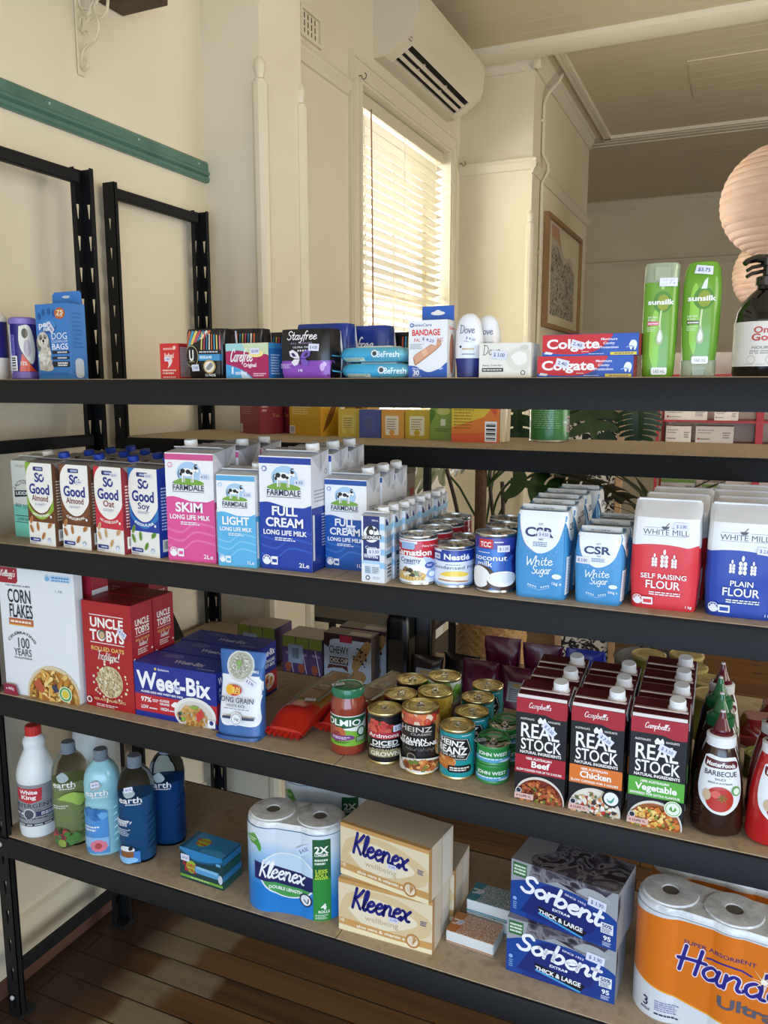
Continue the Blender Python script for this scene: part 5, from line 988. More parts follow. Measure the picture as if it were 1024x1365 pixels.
def soap(A): A.rect(0, 0, 1, 1, '#e8e6dc'); A.script('Dove', .24, .74, .15, '#3c4048', w=.34, th=.13, shear=.1); A.curve([(.3, .55), (.38, .62), (.5, .6), (.44, .54)], '#b8b49a'); A.curve([(.5, .6), (.7, .85), (.98, .78), (.98, .3), (.75, .2), (.6, .3)], '#dcd9cc'); A.curve([(.62, .6), (.75, .75), (.9, .7), (.92, .45), (.75, .36)], '#f0eee6'); A.text('Beauty Cream Bar', .26, .36, .05, '#7a7a72', w=.38); A.rect(.06, .17, .48, .28, '#26262a'); A.lines(.08, .19, .46, .26, 1, '#d8d6cc'); A.circ(.86, .14, .045, '#4a4a4c', 14); A.circ(.86, .14, .03, '#e8e6dc', 12); A.ell(.88, .87, .08, .07, '#cfcdc0')
sb = box_item('soap_box', 'cream beauty bar carton beside the roll-on deodorants', 'box', .092, .06, .058, '#e8e6dc', soap); at(sb, 1.303, .062, Z1, -3); sticker(sb, fF(.092, .06, .058), .092, .058, .4, .66, '$ 3.00', -.08, .028, .014)
def colg(A):
    A.rect(0, 0, 1, 1, '#2a58b4'); A.poly([(.5, 0), (.6, 0), (.75, 1), (.6, 1)], '#234a9c'); A.curve([(-.02, 1.02), (.3, 1.1), (.70, 1.02), (.72, .8), (.6, .3), (.42, .08), (.1, .12), (-.02, .3)], '#c8262e'); A.text('Colgate', .325, .56, .42, '#f6f4f4', w=.56, b=2); A.lines(.42, .16, .5, .22, 1, '#f0d4d4')
    for k, s in enumerate(('Maximum', 'Cavity', 'Protection')): A.text(s, .70, .76-.19*k, .11, '#eef2fa', w=(.17, .12, .2)[k], b=1, shear=.2, al='l' if 0 else 'c')
    A.curve([(.905, .5), (.93, .68), (.97, .66), (.985, .5), (.975, .3), (.96, .22), (.95, .42), (.93, .25), (.915, .3)], '#e8eef6'); A.stroke([(.88, .36), (.92, .42), (.955, .36)], .012, '#8ab0e0'); A.rect(.72, .02, .985, .15, '#e6cf3a'); A.lines(.76, .05, .96, .12, 1, '#27356e'); A.lines(.5, .05, .66, .11, 1, '#c4d2ee'); A.poly([(.02, .1), (.1, .06), (.12, .15), (.04, .22)], '#dfe6f2')
GT = 'stacked red and blue toothpaste boxes'
tp1 = box_item('toothpaste_box', 'lower toothpaste box standing on the top shelf', 'toothpaste', .157, .034, .0345, '#2a58b4', colg, lambda A: A.rect(0, 0, 1, 1, '#b03a48'), group=GT); at(tp1, 1.437, .050, Z1, -2); sticker(tp1, fF(.157, .034, .0345), .157, .0345, .27, .66, '2.40', -.25, .022, .013)
tp2 = dup(tp1, (1.444, .052, Z1+.0351), -3, 'upper toothpaste box lying on the other toothpaste box', GT, ('price_sticker',)); sticker(tp2, fF(.157, .034, .0345), .157, .0345, .38, .52, '2.40', -.3, .022, .012)
def sham(label, x, y, up, rz):
    t = thing('shampoo_bottle', label, 'shampoo', group='green shampoo and conditioner bottles'); h = .178; gm = M('#69a02e', .25, coat=.3); cm = M('#b9c4a4', .18, trans=.35); A_ = lambda r: r
    prof = [(.0222, 0), (.0242, .003), (.0254, .02), (.027, .08), (.027, h-.035), (.0264, h-.028)] if up else [(.0248, .026), (.0272, .05), (.0288, .09), (.0284, .14), (.026, h-.012), (.0205, h-.002), (.015, h), (0, h)]
    mb = MB(); mb.lathe(prof, gm, 40, sy=.62, pw=2.6); rf = .027
    # print follows the bottle face
    def rad(v):
        for (r0, z0), (r1, z1) in zip(prof, prof[1:]):
            if z0 <= v <= z1 and z1 > z0: return r0+(r1-r0)*(v-z0)/(z1-z0)
        return prof[-2][0] if v > .1 else prof[0][0]
    def mp(u, v, o):
        r = rad(v); x_ = max(-.995, min(.995, u/rf)); yy = (1-abs(x_)**2.6)**(1/2.6); return (x_*(r+o*.3), -(r*yy*.62+o), v)
    A = Art(mb, mp, 2*rf, h, (.006, .02), .0006, .25, step=.00012); lg = '#8cc840'; A.curve([(.2, .2), (.42, .02), (.48, .3), (.4, .6), (.24, .5)], lg) if up else A.curve([(.2, .3), (.35, .2), (.44, .5), (.35, .8), (.2, .7)], lg)
    yb = 0 if up else .02; A.ell(.53, .66+yb, .26, .095, '#4a8420'); A.ell(.55, .655+yb, .17, .07, '#8a9a20'); A.poly([(.45, .74+yb), (.6, .74+yb), (.62, .86), (.53, .83)], '#dfe6da') if not up else A.ell(.52, .79, .05, .022, '#b4d080'); A.text('sunsilk', .48, .66+yb, .042, '#f4f6f2', w=.7, b=2)
    A.text('soft clean', .27, .53, .02, '#dfeccc', w=.26); A.text('& fresh', .25, .505, .018, '#dfeccc', w=.2); A.rect(.14, .455, .46, .49, '#d85a7a' if up else '#4a6a34'); A.lines(.16, .462, .44, .482, 1, '#f2dfe4'); A.lines(.14, .4, .4, .445, 3, '#c4dca4'); A.stroke([(.5, .58), (.48, .48), (.5, .4)], .05, '#c2d89a')
    A.curve([(.49, .45), (.58, .37), (.56, .30), (.48, .285), (.40, .31), (.41, .37)], '#a9b88c'); A.curve([(.49, .42), (.55, .36), (.53, .32), (.47, .31), (.43, .33), (.44, .37)], '#e2e6d4'); A.rrect(.28, .02 if up else .115, .76, .085 if up else .18, '#eceee8', .05); A.text('160 mL', .52, .052 if up else .147, .028, '#5a6058', w=.36, b=0)
    mb.build('bottle', t); m2 = MB()
    if up: m2.lathe([(.0268, h-.030), (.0266, h-.004), (.0245, h), (0, h)], cm, 40, sy=.62, pw=2.6); m2.rbox(-.012, .012, -.0186, -.0175, h-.028, h-.006, .0004, cm)
    else: m2.lathe([(.0238, 0), (.026, .002), (.0266, .024), (.0248, .026), (0, .026)], cm, 40, sy=.62, pw=2.6); m2.rbox(-.009, .009, -.0182, -.0168, .002, .011, .0004, cm)
    m2.build('cap', t); sticker(t, mp, 2*rf, h, .66 if up else .5, .83 if up else .92, '$3.75', .0 if up else -.12, .026, .013, off=.004, cell=(.006, .02)); return at(t, x, y, Z1, rz)
sham('green shampoo bottle with frosted cap on top, beside the toothpaste', 1.549, .064, True, 8); sham('green conditioner bottle standing on its frosted cap beside the pump bottle', 1.610, .066, False, 6)
t = thing('pump_bottle', 'black pump bottle with a cream label at the right end', 'pump bottle'); bk = M('#0d0b0b', .12, coat=.5); mb = MB(); R0 = .0425; mb.lathe([(.040, 0), (R0, .004), (R0, .083), (.041, .096), (.034, .112), (.022, .125), (.0145, .132), (.0135, .140)], bk, 48)
A = Art(mb, fC(R0), PI*R0, .18, (.008, 1), .0005, .45, bound=False); A.rect(-.1, .085, 1.1, .455, '#d8d2c8'); A.text('Only', .40, .385, .05, '#b84a44', w=.24, b=2); A.text('Good', .42, .325, .055, '#b84a44', w=.32, b=2); A.text('NOURISH', .40, .24, .022, '#7a7670', w=.26); A.lines(.25, .185, .8, .22, 2, '#9a958c')
for k in range(3): A.circ(.27+.2*k, .14, .05, '#bdb6aa', 12); A.circ(.27+.2*k, .14, .04, '#d8d2c8', 12)
A.lines(.2, .1, .8, .105, 1, '#8a857c'); mb.build('bottle', t)
m2 = MB(); m2.lathe([(.0165, .138), (.0165, .150), (.012, .152), (.0075, .153), (.0075, .166), (.011, .167), (.012, .179), (.010, .182), (0, .182)], bk, 28); m2.build('collar', t)
m2 = MB(); m2.tube([(0, 0, .176), (-.02, -.006, .177), (-.036, -.012, .172), (-.040, -.014, .168)], [.008, .0062, .0045, .004], bk, 10)
for k in (0, 1): m2.tube([(-.006, -.004, .168-.009*k), (-.028, -.011, .163-.009*k), (-.036, -.014, .158-.009*k)], .0028, bk, 8)
m2.build('pump_spout', t); at(t, 1.702, .066, Z1, 20); sticker(t, fC(R0), PI*R0, .18, .74, .46, '9.50', -.5, .034, .018, off=.003, cell=(.008, 1), bg='#d9dcf0')
# ================================================================ REAR UNIT, TOP BOARD: teas and boxes
def plainbox(cols, spine=None, bar=None):
    def f(A):
        A.rect(0, 0, 1, 1, cols[0]); A.rect(0, .55, 1, 1, cols[1]) if len(cols) > 1 else None; A.lines(.1, .62, .7, .9, 4, cols[2] if len(cols) > 2 else '#e0c8a0', .35)
        if bar: A.bars(*bar, vert=False, n=16)
    return f
GR = 'boxes on the top board of the rear unit'
def rb_(x, y, w, d, h, c, art, label, rz=-2, right=None): b = box_item('tea_box', label, 'box', w, d, h, c, art, right, group=GR); at(b, x, y, ZU, rz); return b
def rs(A): A.rect(0, 0, 1, 1, '#7c1f2a'); A.lines(.1, .7, .35, .95, 2, '#c9a0a0'); A.text('Tea', .7, .6, .1, '#a88a4a', w=.3)
rb_(.252, .90, .128, .085, .098, '#8c2430', plainbox(['#8c2836', '#8a2632', '#b08080'], bar=(.02, .04, .14, .3)), 'dark red box at the left of the rear board', -28, rs)
rb_(.336, .963, .075, .085, .098, '#7c1f2a', rs, 'second dark red box behind the first one', -20)
def ys(A): A.rect(0, 0, 1, 1, '#c8962a'); A.curve([(.1, .1), (.5, .4), (.8, .9), (.6, .95), (.3, .5)], '#7a4a24')
rb_(.452, .895, .14, .085, .10, '#c9982c', plainbox(['#c9982c', '#d0a034', '#e8d9a8'], bar=(.0, .04, .18, .28)), 'large golden yellow box beside the dark red ones', -18, ys); rb_(.585, .962, .085, .07, .10, '#bd8a26', ys, 'narrow golden box with a brown stalk pattern', -10)
def teab(c, c2):
    def f(A): A.rect(0, 0, 1, 1, c); A.rrect(.18, .12, .78, .8, c2, .06); A.lines(.25, .3, .7, .72, 5, '#6a5a40', .35); A.circ(.48, .22, .12, c, 12)
    return f
for x, y, w, c, c2, l in ((.600, .875, .072, '#d0b04a', '#d9c26a', 'small yellow tea box, leftmost of the tea row'), (.676, .86, .068, '#4a5490', '#4f5a9a', 'small blue tea box in the tea row'), (.748, .862, .070, '#d89a48', '#e8dcc4', 'small orange tea box in the tea row'), (.824, .868, .076, '#c8a832', '#e6dcb4', 'mustard tea box with a cream panel in the tea row')): rb_(x, y, w, .075, .082, c, teab(c, c2), l, 0)
rb_(.906, .86, .080, .075, .090, '#7f9a3a', lambda A: (A.rect(0, 0, 1, 1, '#88a244'), A.ell(.5, .9, .25, .12, '#c2c26a'), A.rect(.4, .45, .58, .66, '#d8dcb4'), A.lines(.2, .25, .8, .38, 2, '#5a7428'), A.curve([(.02, .5), (.2, .8), (.12, .95), (0, .9)], '#4f7a2c')), 'green tea box at the right end of the tea row', 0)
def mango(A): A.rect(0, 0, 1, 1, '#d87a34'); A.poly([(0, .35), (.7, .6), (1, 1), (0, 1)], '#d8b83c'); A.poly([(0, .0), (1, 0), (1, .25), (0, .2)], '#d8603a'); A.curve([(.15, .95), (.3, .8), (.45, .85), (.4, 1.05), (.2, 1.05)], '#a03a3c'); A.lines(.05, .3, .5, .8, 7, '#7a6428', .3); A.poly([(.7, .9), (.98, .95), (.95, .6), (.85, .75)], '#d0563a'); A.bars(.72, .03, .97, .5, vert=False, n=16)
mg = rb_(1.02, .80, .135, .075, .115, '#d87a34', mango, 'orange and yellow mango tea box, widest on the rear board', -4); m2 = MB(); R = random.Random(4)
for k in range(7): m2.hexa([(.069, -.03+.009*k, .002), (.074+.006*R.random(), -.03+.009*k, .002), (.074+.006*R.random(), -.022+.009*k, .002), (.069, -.022+.009*k, .002), (.069, -.03+.009*k, .112), (.074+.006*R.random(), -.03+.009*k, .112), (.074+.006*R.random(), -.022+.009*k, .112), (.069, -.022+.009*k, .112)], M('#d8c4a4', .12))
m2.build('clear_wrap', mg)
def tint(A): A.rect(-.6, 0, 1.6, 1, '#2f7a3a'); A.rect(-.6, .9, 1.6, 1, '#8ab0a8'); A.rrect(.2, .25, .5, .85, '#256a30', .02); A.lines(.22, .28, .72, .82, 10, '#7ab070', .35); A.bars(.84, .2, 1.05, .6, c='#3a2a2a', bg='#c4b4b4', vert=False, n=14); A.circ(1.0, .8, .06, '#dfe6dc', 12); A.rect(-.6, .5, .15, .56, '#8ab0a8'); A.rect(.75, .42, 1.2, .47, '#8ab0a8')
tn = can('drink_tin', 'large green tin on the rear board beside the mango box', .054, .12, '#2f7a3a', tint, silver, cat='tin'); at(tn, 1.190, .90, ZU, 10)
# ================================================================ SHELF THREE: cereals, pasta, cans, stock, sauces
FLK = ['#c8923e', '#d9a852', '#b87c32', '#e2ba6c', '#a86a2c']
def corn(A):
    A.rect(0, 0, 1, 1, '#e4e9ee'); A.poly([(0, .88), (.235, .88), (.26, .9), (.26, 1), (0, 1)], '#a01f32'); A.script("Kellogg's", .125, .945, .026, '#f2ece8', w=.2, th=.24, shear=.25)
    A.stars(.66, .95, .035, '#6fb0d8', '#e4e9ee'); A.rrect(.70, .925, .96, .975, '#bcd8ec', .01); A.lines(.72, .945, .95, .97, 1, '#4a90c4'); A.lines(.72, .928, .95, .945, 1, '#4a90c4'); A.text('THE ORIGINAL & BEST', .26, .865, .012, '#5a5f66', w=.34, rot=-.0)
    A.text('CORN', .27, .785, .10, '#1d1d22', w=.32, b=1); A.text('FLAKES', .28, .67, .10, '#1d1d22', w=.32, b=1); A.rrect(.11, .56, .44, .61, '#b8603a', .01); A.lines(.13, .57, .42, .60, 1, '#f2e4d0'); A.rect(.11, .555, .44, .565, '#e0a030')
    A.text('CELEBRATING', .27, .50, .020, '#2c2c30', arc=.05, w=.44, b=1); A.text('100', .28, .42, .08, '#2c2c30', w=.18, b=0); A.text('YEARS', .27, .345, .055, '#2c2c30', w=.24, b=0); A.text('IN AUSTRALIA', .27, .30, .014, '#5a5f66', w=.24)
    A.text('1.10', .80, .855, .018, '#8a95b8', w=.1)
    A.clipto = (0, .0, .97, 1); A.ell(.66, .02, .36, .25, '#d8c8a8', 36); A.ell(.66, .015, .335, .225, '#b88a48', 36); A.clipto = (.33, 0, .975, .25); A.chunks(.66, .03, .33, .22, FLK+['#8a5524', '#efd28c'], 260, .034, 11, 1.5); A.poly([(.42, .13), (.5, .17), (.57, .09), (.53, .05), (.45, .09)], '#b8563c'); A.poly([(.66, .12), (.72, .14), (.76, .09), (.7, .07)], '#3a3c5a'); A.clipto = None
    A.circ(.84, .075, .085, '#dfe8dc', 24); A.ring(.84, .075, .075, .02, '#4a9a4c', 24); A.circ(.84, .075, .045, '#d8c23c', 16); A.poly([(0, 0), (.2, 0), (.17, .075), (.13, .085), (0, .085)], '#8f2340'); A.text('e 400g', .085, .05, .02, '#ecdfe0', w=.11)
def cornside(A): A.rect(0, 0, 1, 1, '#dfe3e8'); A.rect(0, .84, 1, 1, '#a01f32'); A.lines(.15, .05, .85, .25, 14, '#5a4a40', .5); A.rect(0, .3, 1, .8, '#a32538')
co = box_item('cereal_box', 'large white corn flakes box at the front left of the third shelf', 'cereal box', .228, .028, .318, '#e4e9ee', corn, None, rough=.38); at(co, .174, .038, Z3, 3)
def kel(A): A.rect(0, 0, 1, 1, '#a01f32'); A.script("Kellogg's", .4, .93, .024, '#f2ece8', w=.45, th=.24, shear=.25)
c2 = box_item('cereal_box', 'dark red cereal box mostly hidden behind the corn flakes box', 'cereal box', .17, .055, .318, '#a01f32', kel, cornside); at(c2, .207, .105, Z3, 2)
def oats(A):
    A.rect(0, 0, 1, 1, '#a81e28'); A.rect(.15, .875, .85, .882, '#f2ece6'); A.rect(.15, .615, .85, .622, '#f2ece6'); A.text('UNCLE', .5, .81, .085, '#f4efe8', w=.68, b=2); A.text('TOBYS', .5, .69, .095, '#f4efe8', w=.70, b=2); A.ell(.40, .70, .075, .045, '#3c5a40'); A.ell(.40, .695, .055, .035, '#c8a888')
    A.text('ROLLED OATS', .5, .565, .035, '#e0b86a', w=.68, b=2); A.script('Traditional', .5, .485, .042, '#f4efe8', w=.44, th=.18)
    R = random.Random(3)
    for k in range(26): a = R.random()*2*PI; r = .3+.06*R.random(); off = A.off; A.circ(.52+r*math.cos(a), .26+r*.56*math.sin(a), .014+.012*R.random(), '#e6d9bc', 8); A.off = off
    A.off += A.step; A.ell(.52, .26, .265, .150, '#cdb98e', 30); A.chunks(.52, .26, .28, .16, ['#ddd0a8', '#c9b488', '#e8ddbc', '#bfa878', '#d4c498'], 190, .028, 5)
    A.text('100% AUSTRALIAN OATS', .52, .09, .022, '#e8c98a', w=.66, b=1); A.circ(.1, .07, .055, '#e8e2da', 14); A.circ(.1, .07, .035, '#7c2a30', 10); A.lines(.25, .02, .7, .05, 2, '#e8c8c0')
def oatside(A): A.rect(0, 0, 1, 1, '#9c1b25'); A.text('UNCLE', .5, .83, .055, '#f0e8e0', w=.66, b=2); A.text('TOBYS', .5, .755, .06, '#f0e8e0', w=.66, b=2); A.rect(.16, .705, .84, .709, '#f0e8e0'); A.text('ROLLED OATS', .5, .67, .022, '#e0b86a', w=.64); A.script('Traditional', .5, .62, .024, '#f0e8e0', w=.4, th=.18); A.lines(.25, .53, .75, .59, 3, '#dfc4bc'); A.circ(.08, .5, .04, '#f0e6dc', 10); A.circ(.92, .55, .04, '#f0e6dc', 10)
GO = 'red rolled oats boxes'
oa = box_item('oats_box', 'red rolled oats box at the front beside the corn flakes', 'oats box', .145, .072, .256, '#a81e28', oats, oatside, sides={'t': '#8c1a22'}, group=GO); at(oa, .371, .076, Z3, 0); sticker(oa, fF(.145, .072, .256), .145, .256, .82, .74, '4.50', -.6, .026, .014, bg='#d5d8ee')
dup(oa, (.371, .152, Z3), 0, 'red rolled oats box directly behind the front one', GO, ('price_sticker',)); dup(oa, (.236, .300, Z3), -2, 'red rolled oats box at the back left, mostly hidden by the boxes in front', GO, ('price_sticker',))
def weet(A):
    A.rect(0, 0, 1, 1, '#1f2f8c'); A.rect(0, .10, 1, .42, '#b8262e'); A.text('Sanitarium', .37, .92, .04, '#e8ecf4', w=.14, b=1); A.circ(.27, .92, .014, '#e8c24a', 10); A.text('Weet-Bix', .48, .69, .30, '#f2f3f6', w=.88, b=2); A.text('AUSSIE KIDS ARE WEET-BIX KIDS', .34, .475, .035, '#eef0f4', w=.52, b=2)
    A.text('97%', .14, .33, .085, '#f2ecec', w=.13, b=2); A.lines(.22, .3, .3, .36, 2, '#f2ecec', .6); A.text('AUSSIE', .37, .35, .04, '#f2ecec', w=.12, b=2); A.text('GRAINS', .37, .29, .04, '#f2ecec', w=.12, b=2); A.curve([(.45, .30), (.5, .37), (.54, .34), (.53, .28), (.47, .27)], '#f2ecec'); A.text('LOW', .12, .19, .06, '#f2ecec', w=.09, b=2); A.lines(.18, .16, .28, .2, 1, '#f2ecec'); A.text('HIGH', .37, .20, .055, '#f2ecec', w=.1, b=2); A.lines(.43, .17, .5, .21, 1, '#f2ecec'); A.rect(.02, .445, .3, .45, '#b8262e')
    A.ell(.74, .20, .25, .31, '#e6e4de', 32); A.ell(.74, .19, .215, .26, '#d4d0c6', 30); A.chunks(.72, .16, .20, .22, ['#c89a58', '#b8863e', '#d8b070', '#a87432'], 120, .022, 4); A.curve([(.68, .34), (.74, .38), (.8, .36), (.74, .31)], '#8aa848'); A.poly([(.78, .08), (.86, .22), (.83, .34), (.76, .22)], '#c8403a'); A.chunks(.58, .14, .05, .08, ['#5a8a38', '#3a3c58', '#8ab048'], 10, .018, 6); A.rrect(.9, .03, .99, .17, '#eef0f2', .01); A.circ(.945, .12, .025, '#2c3c80', 12)
def weettop(A): A.rect(0, 0, 1, 1, '#2438a2'); A.ell(.3, .75, .12, .15, '#5a68b0'); A.text('Weet-Bix', .58, .42, .22, '#c4cae6', w=.36, b=2); A.lines(.74, .1, .95, .22, 1, '#8a96cc'); A.rect(.6, .72, .9, .76, '#3a489c')
def weetside(A): A.rect(0, 0, 1, 1, '#1c2a80'); A.rect(0, .06, 1, .45, '#a8222a'); A.text('Weet-Bix', .5, .84, .12, '#eef0f6', w=.8, b=2); A.text('AUSTRALIAS', .5, .68, .06, '#dfe2f0', w=.8, b=2); A.text('WEET-BIX', .5, .59, .06, '#dfe2f0', w=.8, b=2); A.ell(.5, .28, .36, .16, '#e4ded4'); A.chunks(.5, .28, .3, .12, ['#c8403a', '#b8863e', '#d8b070', '#8c2a2a'], 30, .06, 8); A.ell(.3, .12, .14, .09, '#3850a8')
GW = 'blue wheat biscuit boxes stacked in a row'
wb = box_item('wheat_biscuit_box', 'blue wheat biscuit box at the front showing a bowl with strawberries', 'cereal box', .222, .082, .128, '#1f2f8c', weet, weetside, None, weettop, GW); at(wb, .556, .084, Z3, 1.5); sticker(wb, fF(.222, .082, .128), .222, .128, .535, .62, '5.50', -.2, .018, .01, bg='#cfd4ec')
for y, l in ((.172, 'blue wheat biscuit box second in the row'), (.259, 'blue wheat biscuit box last in the row, nearest the back of the shelf')): dup(wb, (.556+(.008 if y < .2 else -.004), y, Z3), .5, l, GW, ('price_sticker',))
def rice(A):
    A.rect(0, 0, 1, 1, '#3464a4'); A.curve([(.08, .72), (.12, .68), (.95, .70), (.97, .4), (.95, .17), (.5, .15), (.1, .19)], '#e6eaee'); A.poly([(.08, .2), (.93, .19), (.93, .73), (.06, .72)], '#e6eaee'); A.ell(.48, .83, .31, .18, '#cfd4d2', 30); A.ell(.48, .835, .27, .155, '#b0b2a0', 28); A.chunks(.48, .835, .26, .15, ['#d6d6c8', '#c2c2b2', '#e2e2d8', '#b4b4a4'], 150, .018, 9, 1.6); A.chunks(.5, .87, .08, .05, ['#6a9a48', '#88b060'], 8, .03, 3)
    A.ell(.41, .565, .18, .062, '#c8322a'); A.ell(.32, .57, .10, .058, '#eab030'); A.text('SUN', .46, .585, .04, '#f2dc6a', w=.18, b=2); A.text('RICE', .47, .545, .035, '#f2dc6a', w=.18, b=2); A.text('LONG GRAIN', .46, .455, .058, '#2b3c60', w=.84, b=1); A.text('WHITE RICE', .47, .39, .028, '#2b3c60', w=.44, b=1); A.lines(.2, .345, .8, .36, 1, '#6a7898'); A.rect(.18, .235, .9, .265, '#2b3c60'); A.ell(.5, .24, .13, .075, '#e6eaee'); A.ell(.5, .24, .11, .062, '#2b4a78'); A.ell(.5, .24, .10, .056, '#e6eaee'); A.text('1kg', .5, .24, .03, '#2b3c60', w=.12); A.text('4 MINS', .86, .80, .03, '#e6eaee', w=.16, b=1); A.rect(.0, .0, 1, .04, '#2b5694')
t = thing('rice_pouch', 'standing blue and white long grain rice pouch leaning on the wheat biscuit boxes', 'bag of rice'); sp = Sack(.108, .052, .182, 3.4, lambda v: 1.0-.06*math.sin(PI*v) if v < .9 else 1.0, lambda v: max(.05, (1-v)**.75*1.05), .0012, 4, lambda v: .014*v); mb = MB(); sp.body(mb, M('#3464a4', .3), 30, 48); rice(Art(mb, sp.front, .108, .182, (.007, .007), .0014, .3, step=.00014)); mb.build('pouch', t); at(t, .727, .056, Z3, 6); sticker(t, sp.front, .108, .182, .74, .66, '$ 2.90', -.45, .028, .013, off=.005, cell=(.007, .007))
m2 = MB(); m2.rbox(-.0535, .0535, .013, .0155, .172, .183, .0005, M('#2b5694', .3)); m2.build('heat_seal', t)
def spag(label, x, y, rz):
    t = thing('spaghetti_pack', label, 'pasta', group='spaghetti packs lying on the third shelf'); w, L2, h = .092, .31, .050; mb = MB(); N_ = 26; rings = []; redm = M('#b8261a', .14, coat=.7); brn = noise_mat('spaghetti_window', ['#8a5a24', '#a8742e', '#6a4420'], (260, 6, 60), 3, .25, coat=.4)
    def sec(j):
        v = j/N_; y_ = v*L2; k = min(1, max(.12, min(v, 1-v)*7)); hh = h*(.35+.65*k); ww = w*(.96+.08*math.sin(PI*v)); return y_, ww, hh
    for j in range(N_+1):
        y_, ww, hh = sec(j); ring = []
        for q in range(24):
            a = 2*PI*q/24; c, s_ = math.cos(a), math.sin(a); ring.append((math.copysign(abs(c)**.7, c)*ww/2, y_+.0015*math.sin(q*2.3+j), max(.0003, hh/2+math.copysign(abs(s_)**.75, s_)*hh/2*(1+.04*math.sin(q*3+j*1.7)))))
        rings.append(mb.add(ring))
    for j in range(N_):
        for q in range(24):
            xm = math.cos(2*PI*(q+.5)/24); m_ = redm if j < 7 or j > N_-3 or abs(xm) > .86 else brn; mb.face((rings[j]+q, rings[j]+(q+1) % 24, rings[j+1]+(q+1) % 24, rings[j+1]+q), m_)
    mb.face([rings[0]+q for q in range(24)][::-1], redm); mb.face([rings[-1]+q for q in range(24)], redm); A = Art(mb, lambda u, v, o: (u, v, h+.0005+o), w*.8, L2, (.05, .008), .0010, .25); A.rect(.05, .30, .18, .9, '#2c3a2a'); A.rect(.05, .29, .07, .9, '#c8a860'); A.rect(.82, .30, .95, .9, '#2c3a2a'); A.rect(.2, .32, .8, .9, '#7a4e22'); [A.rect(.22+.06*k, .32, .235+.06*k, .9, '#a8743a') for k in range(10)]; A.poly([(.25, .5), (.75, .5), (.7, .68), (.3, .68)], '#4a3018'); A.text('Spaghetti', .5, .59, .03, '#d8c08a', w=.36, b=1, rot=0); mb.build('film', t)
    m2 = MB(); P = []
    for k in range(15): x_ = -w*.53+w*1.06*k/14; P.append((x_, -.018+.003*math.sin(k*2.1), .010+.0035*(-1)**k))
    for k in range(14): a, b = P[k], P[k+1]; m2.poly([a, b, (b[0]*.95, .004, h*.32), (a[0]*.95, .004, h*.32)], redm); m2.poly([(a[0]*.95, .004, h*.1), (b[0]*.95, .004, h*.1), b, a], redm)
    m2.build('crimped_end', t); return at(t, x, y, Z3, rz)
sg1 = spag('left spaghetti pack with red ends beside the rice pouch', .822, .075, 0); spag('right spaghetti pack tucked behind the sauce jar', .915, .135, -9); sticker(sg1, lambda u, v, o: (u, v, .0505+o), .092, .31, .62, .30, '2.10', .3, .026, .014)
# pasta sauce jar
t = thing('pasta_sauce_jar', 'red pasta sauce jar with a green lid beside the spaghetti', 'jar'); gl = M('#8c3a28', .08, coat=.6); mb = MB(); rr = .0370; mb.lathe([(.031, 0), (.0355, .003), (rr, .012), (.0358, .022), (.0358, .088), (rr, .097), (.0355, .110), (.030, .121), (.0295, .126)], gl, 48)
def olm(A): A.rect(-.5, 0, 1.5, 1, '#e8eae2'); A.curve([(-.5, .5), (.2, .55), (.5, .52), (.8, .45), (1.5, .5), (1.5, 0.03), (-.5, .03)], '#7ab03c'); A.curve([(-.3, .95), (-.3, .6), (.2, .55), (.7, .64), (.86, .8), (.84, .96)], '#1f5c38'); A.text('OLMIO', .42, .77, .2, '#eef2ea', w=.7, b=2); A.circ(.78, .44, .10, '#27633a', 16); A.circ(.78, .44, .07, '#dfe6d4', 14); A.circ(.22, .42, .13, '#a8584a', 16); A.circ(.36, .40, .12, '#b8643e', 16); A.circ(.3, .3, .1, '#8f3a3c', 14); A.curve([(.12, .28), (.5, .35), (.62, .3), (.6, .2), (.2, .14)], '#7a3a7c'); A.lines(.2, .2, .56, .3, 2, '#ecdff0', .5); A.lines(.25, .06, .55, .14, 2, '#3a5a28'); A.rect(.66, .1, .9, .28, '#27633a'); A.lines(.68, .12, .88, .26, 3, '#cfe0c0')
olm(Art(mb, lambda u, v, o: fC(.036)(u, v+.024, o), PI*.036, .062, (.007, 1), .0006, .3, bound=False)); mb.build('jar', t); m2 = MB(); gm = M('#1f6b48', .25, coat=.4); m2.lathe([(.0325, .122), (.0330, .124), (.0330, .138), (.0315, .1405), (.027, .141), (.0265, .1395), (0, .1395)], gm, 40)
for k in range(40): a = 2*PI*k/40; m2.box(.0330*math.cos(a)-.0006, .0330*math.cos(a)+.0006, .0330*math.sin(a)-.0006, .0330*math.sin(a)+.0006, .126, .136, gm)
m2.build('lid', t); sticker(t, lambda u, v, o: (u, v, .1398+o), .05, .05, .1, 0, '4.00', .4, .026, .013, off=.001); at(t, .972, .081, Z3, 22)
GN = 'food cans on the third shelf'
def ardm(A): A.rect(-.6, 0, 1.6, 1, '#17181c'); A.chunks(.40, .75, .30, .13, ['#b8342c', '#c8443a', '#9a2822', '#d05a48', '#4a6a30'], 46, .07, 5); A.rrect(.12, .52, .82, .66, '#a82836', .05); A.text('Ardmona', .47, .59, .085, '#f2ece6', w=.6, b=1); A.text('DICED', .5, .43, .10, '#eceae4', w=.5, b=2); A.lines(.2, .33, .8, .37, 1, '#dcd8d0', .6); A.rect(.16, .12, .82, .27, '#8a7f5a'); A.text('AUSTRALIAN', .48, .28, .04, '#c8bc94', w=.5, b=1); A.text('GROWN', .5, .19, .09, '#e2dcc4', w=.56, b=2); A.circ(.92, .14, .1, '#c8c0a0', 16); A.circ(.92, .14, .08, '#22232a', 14)
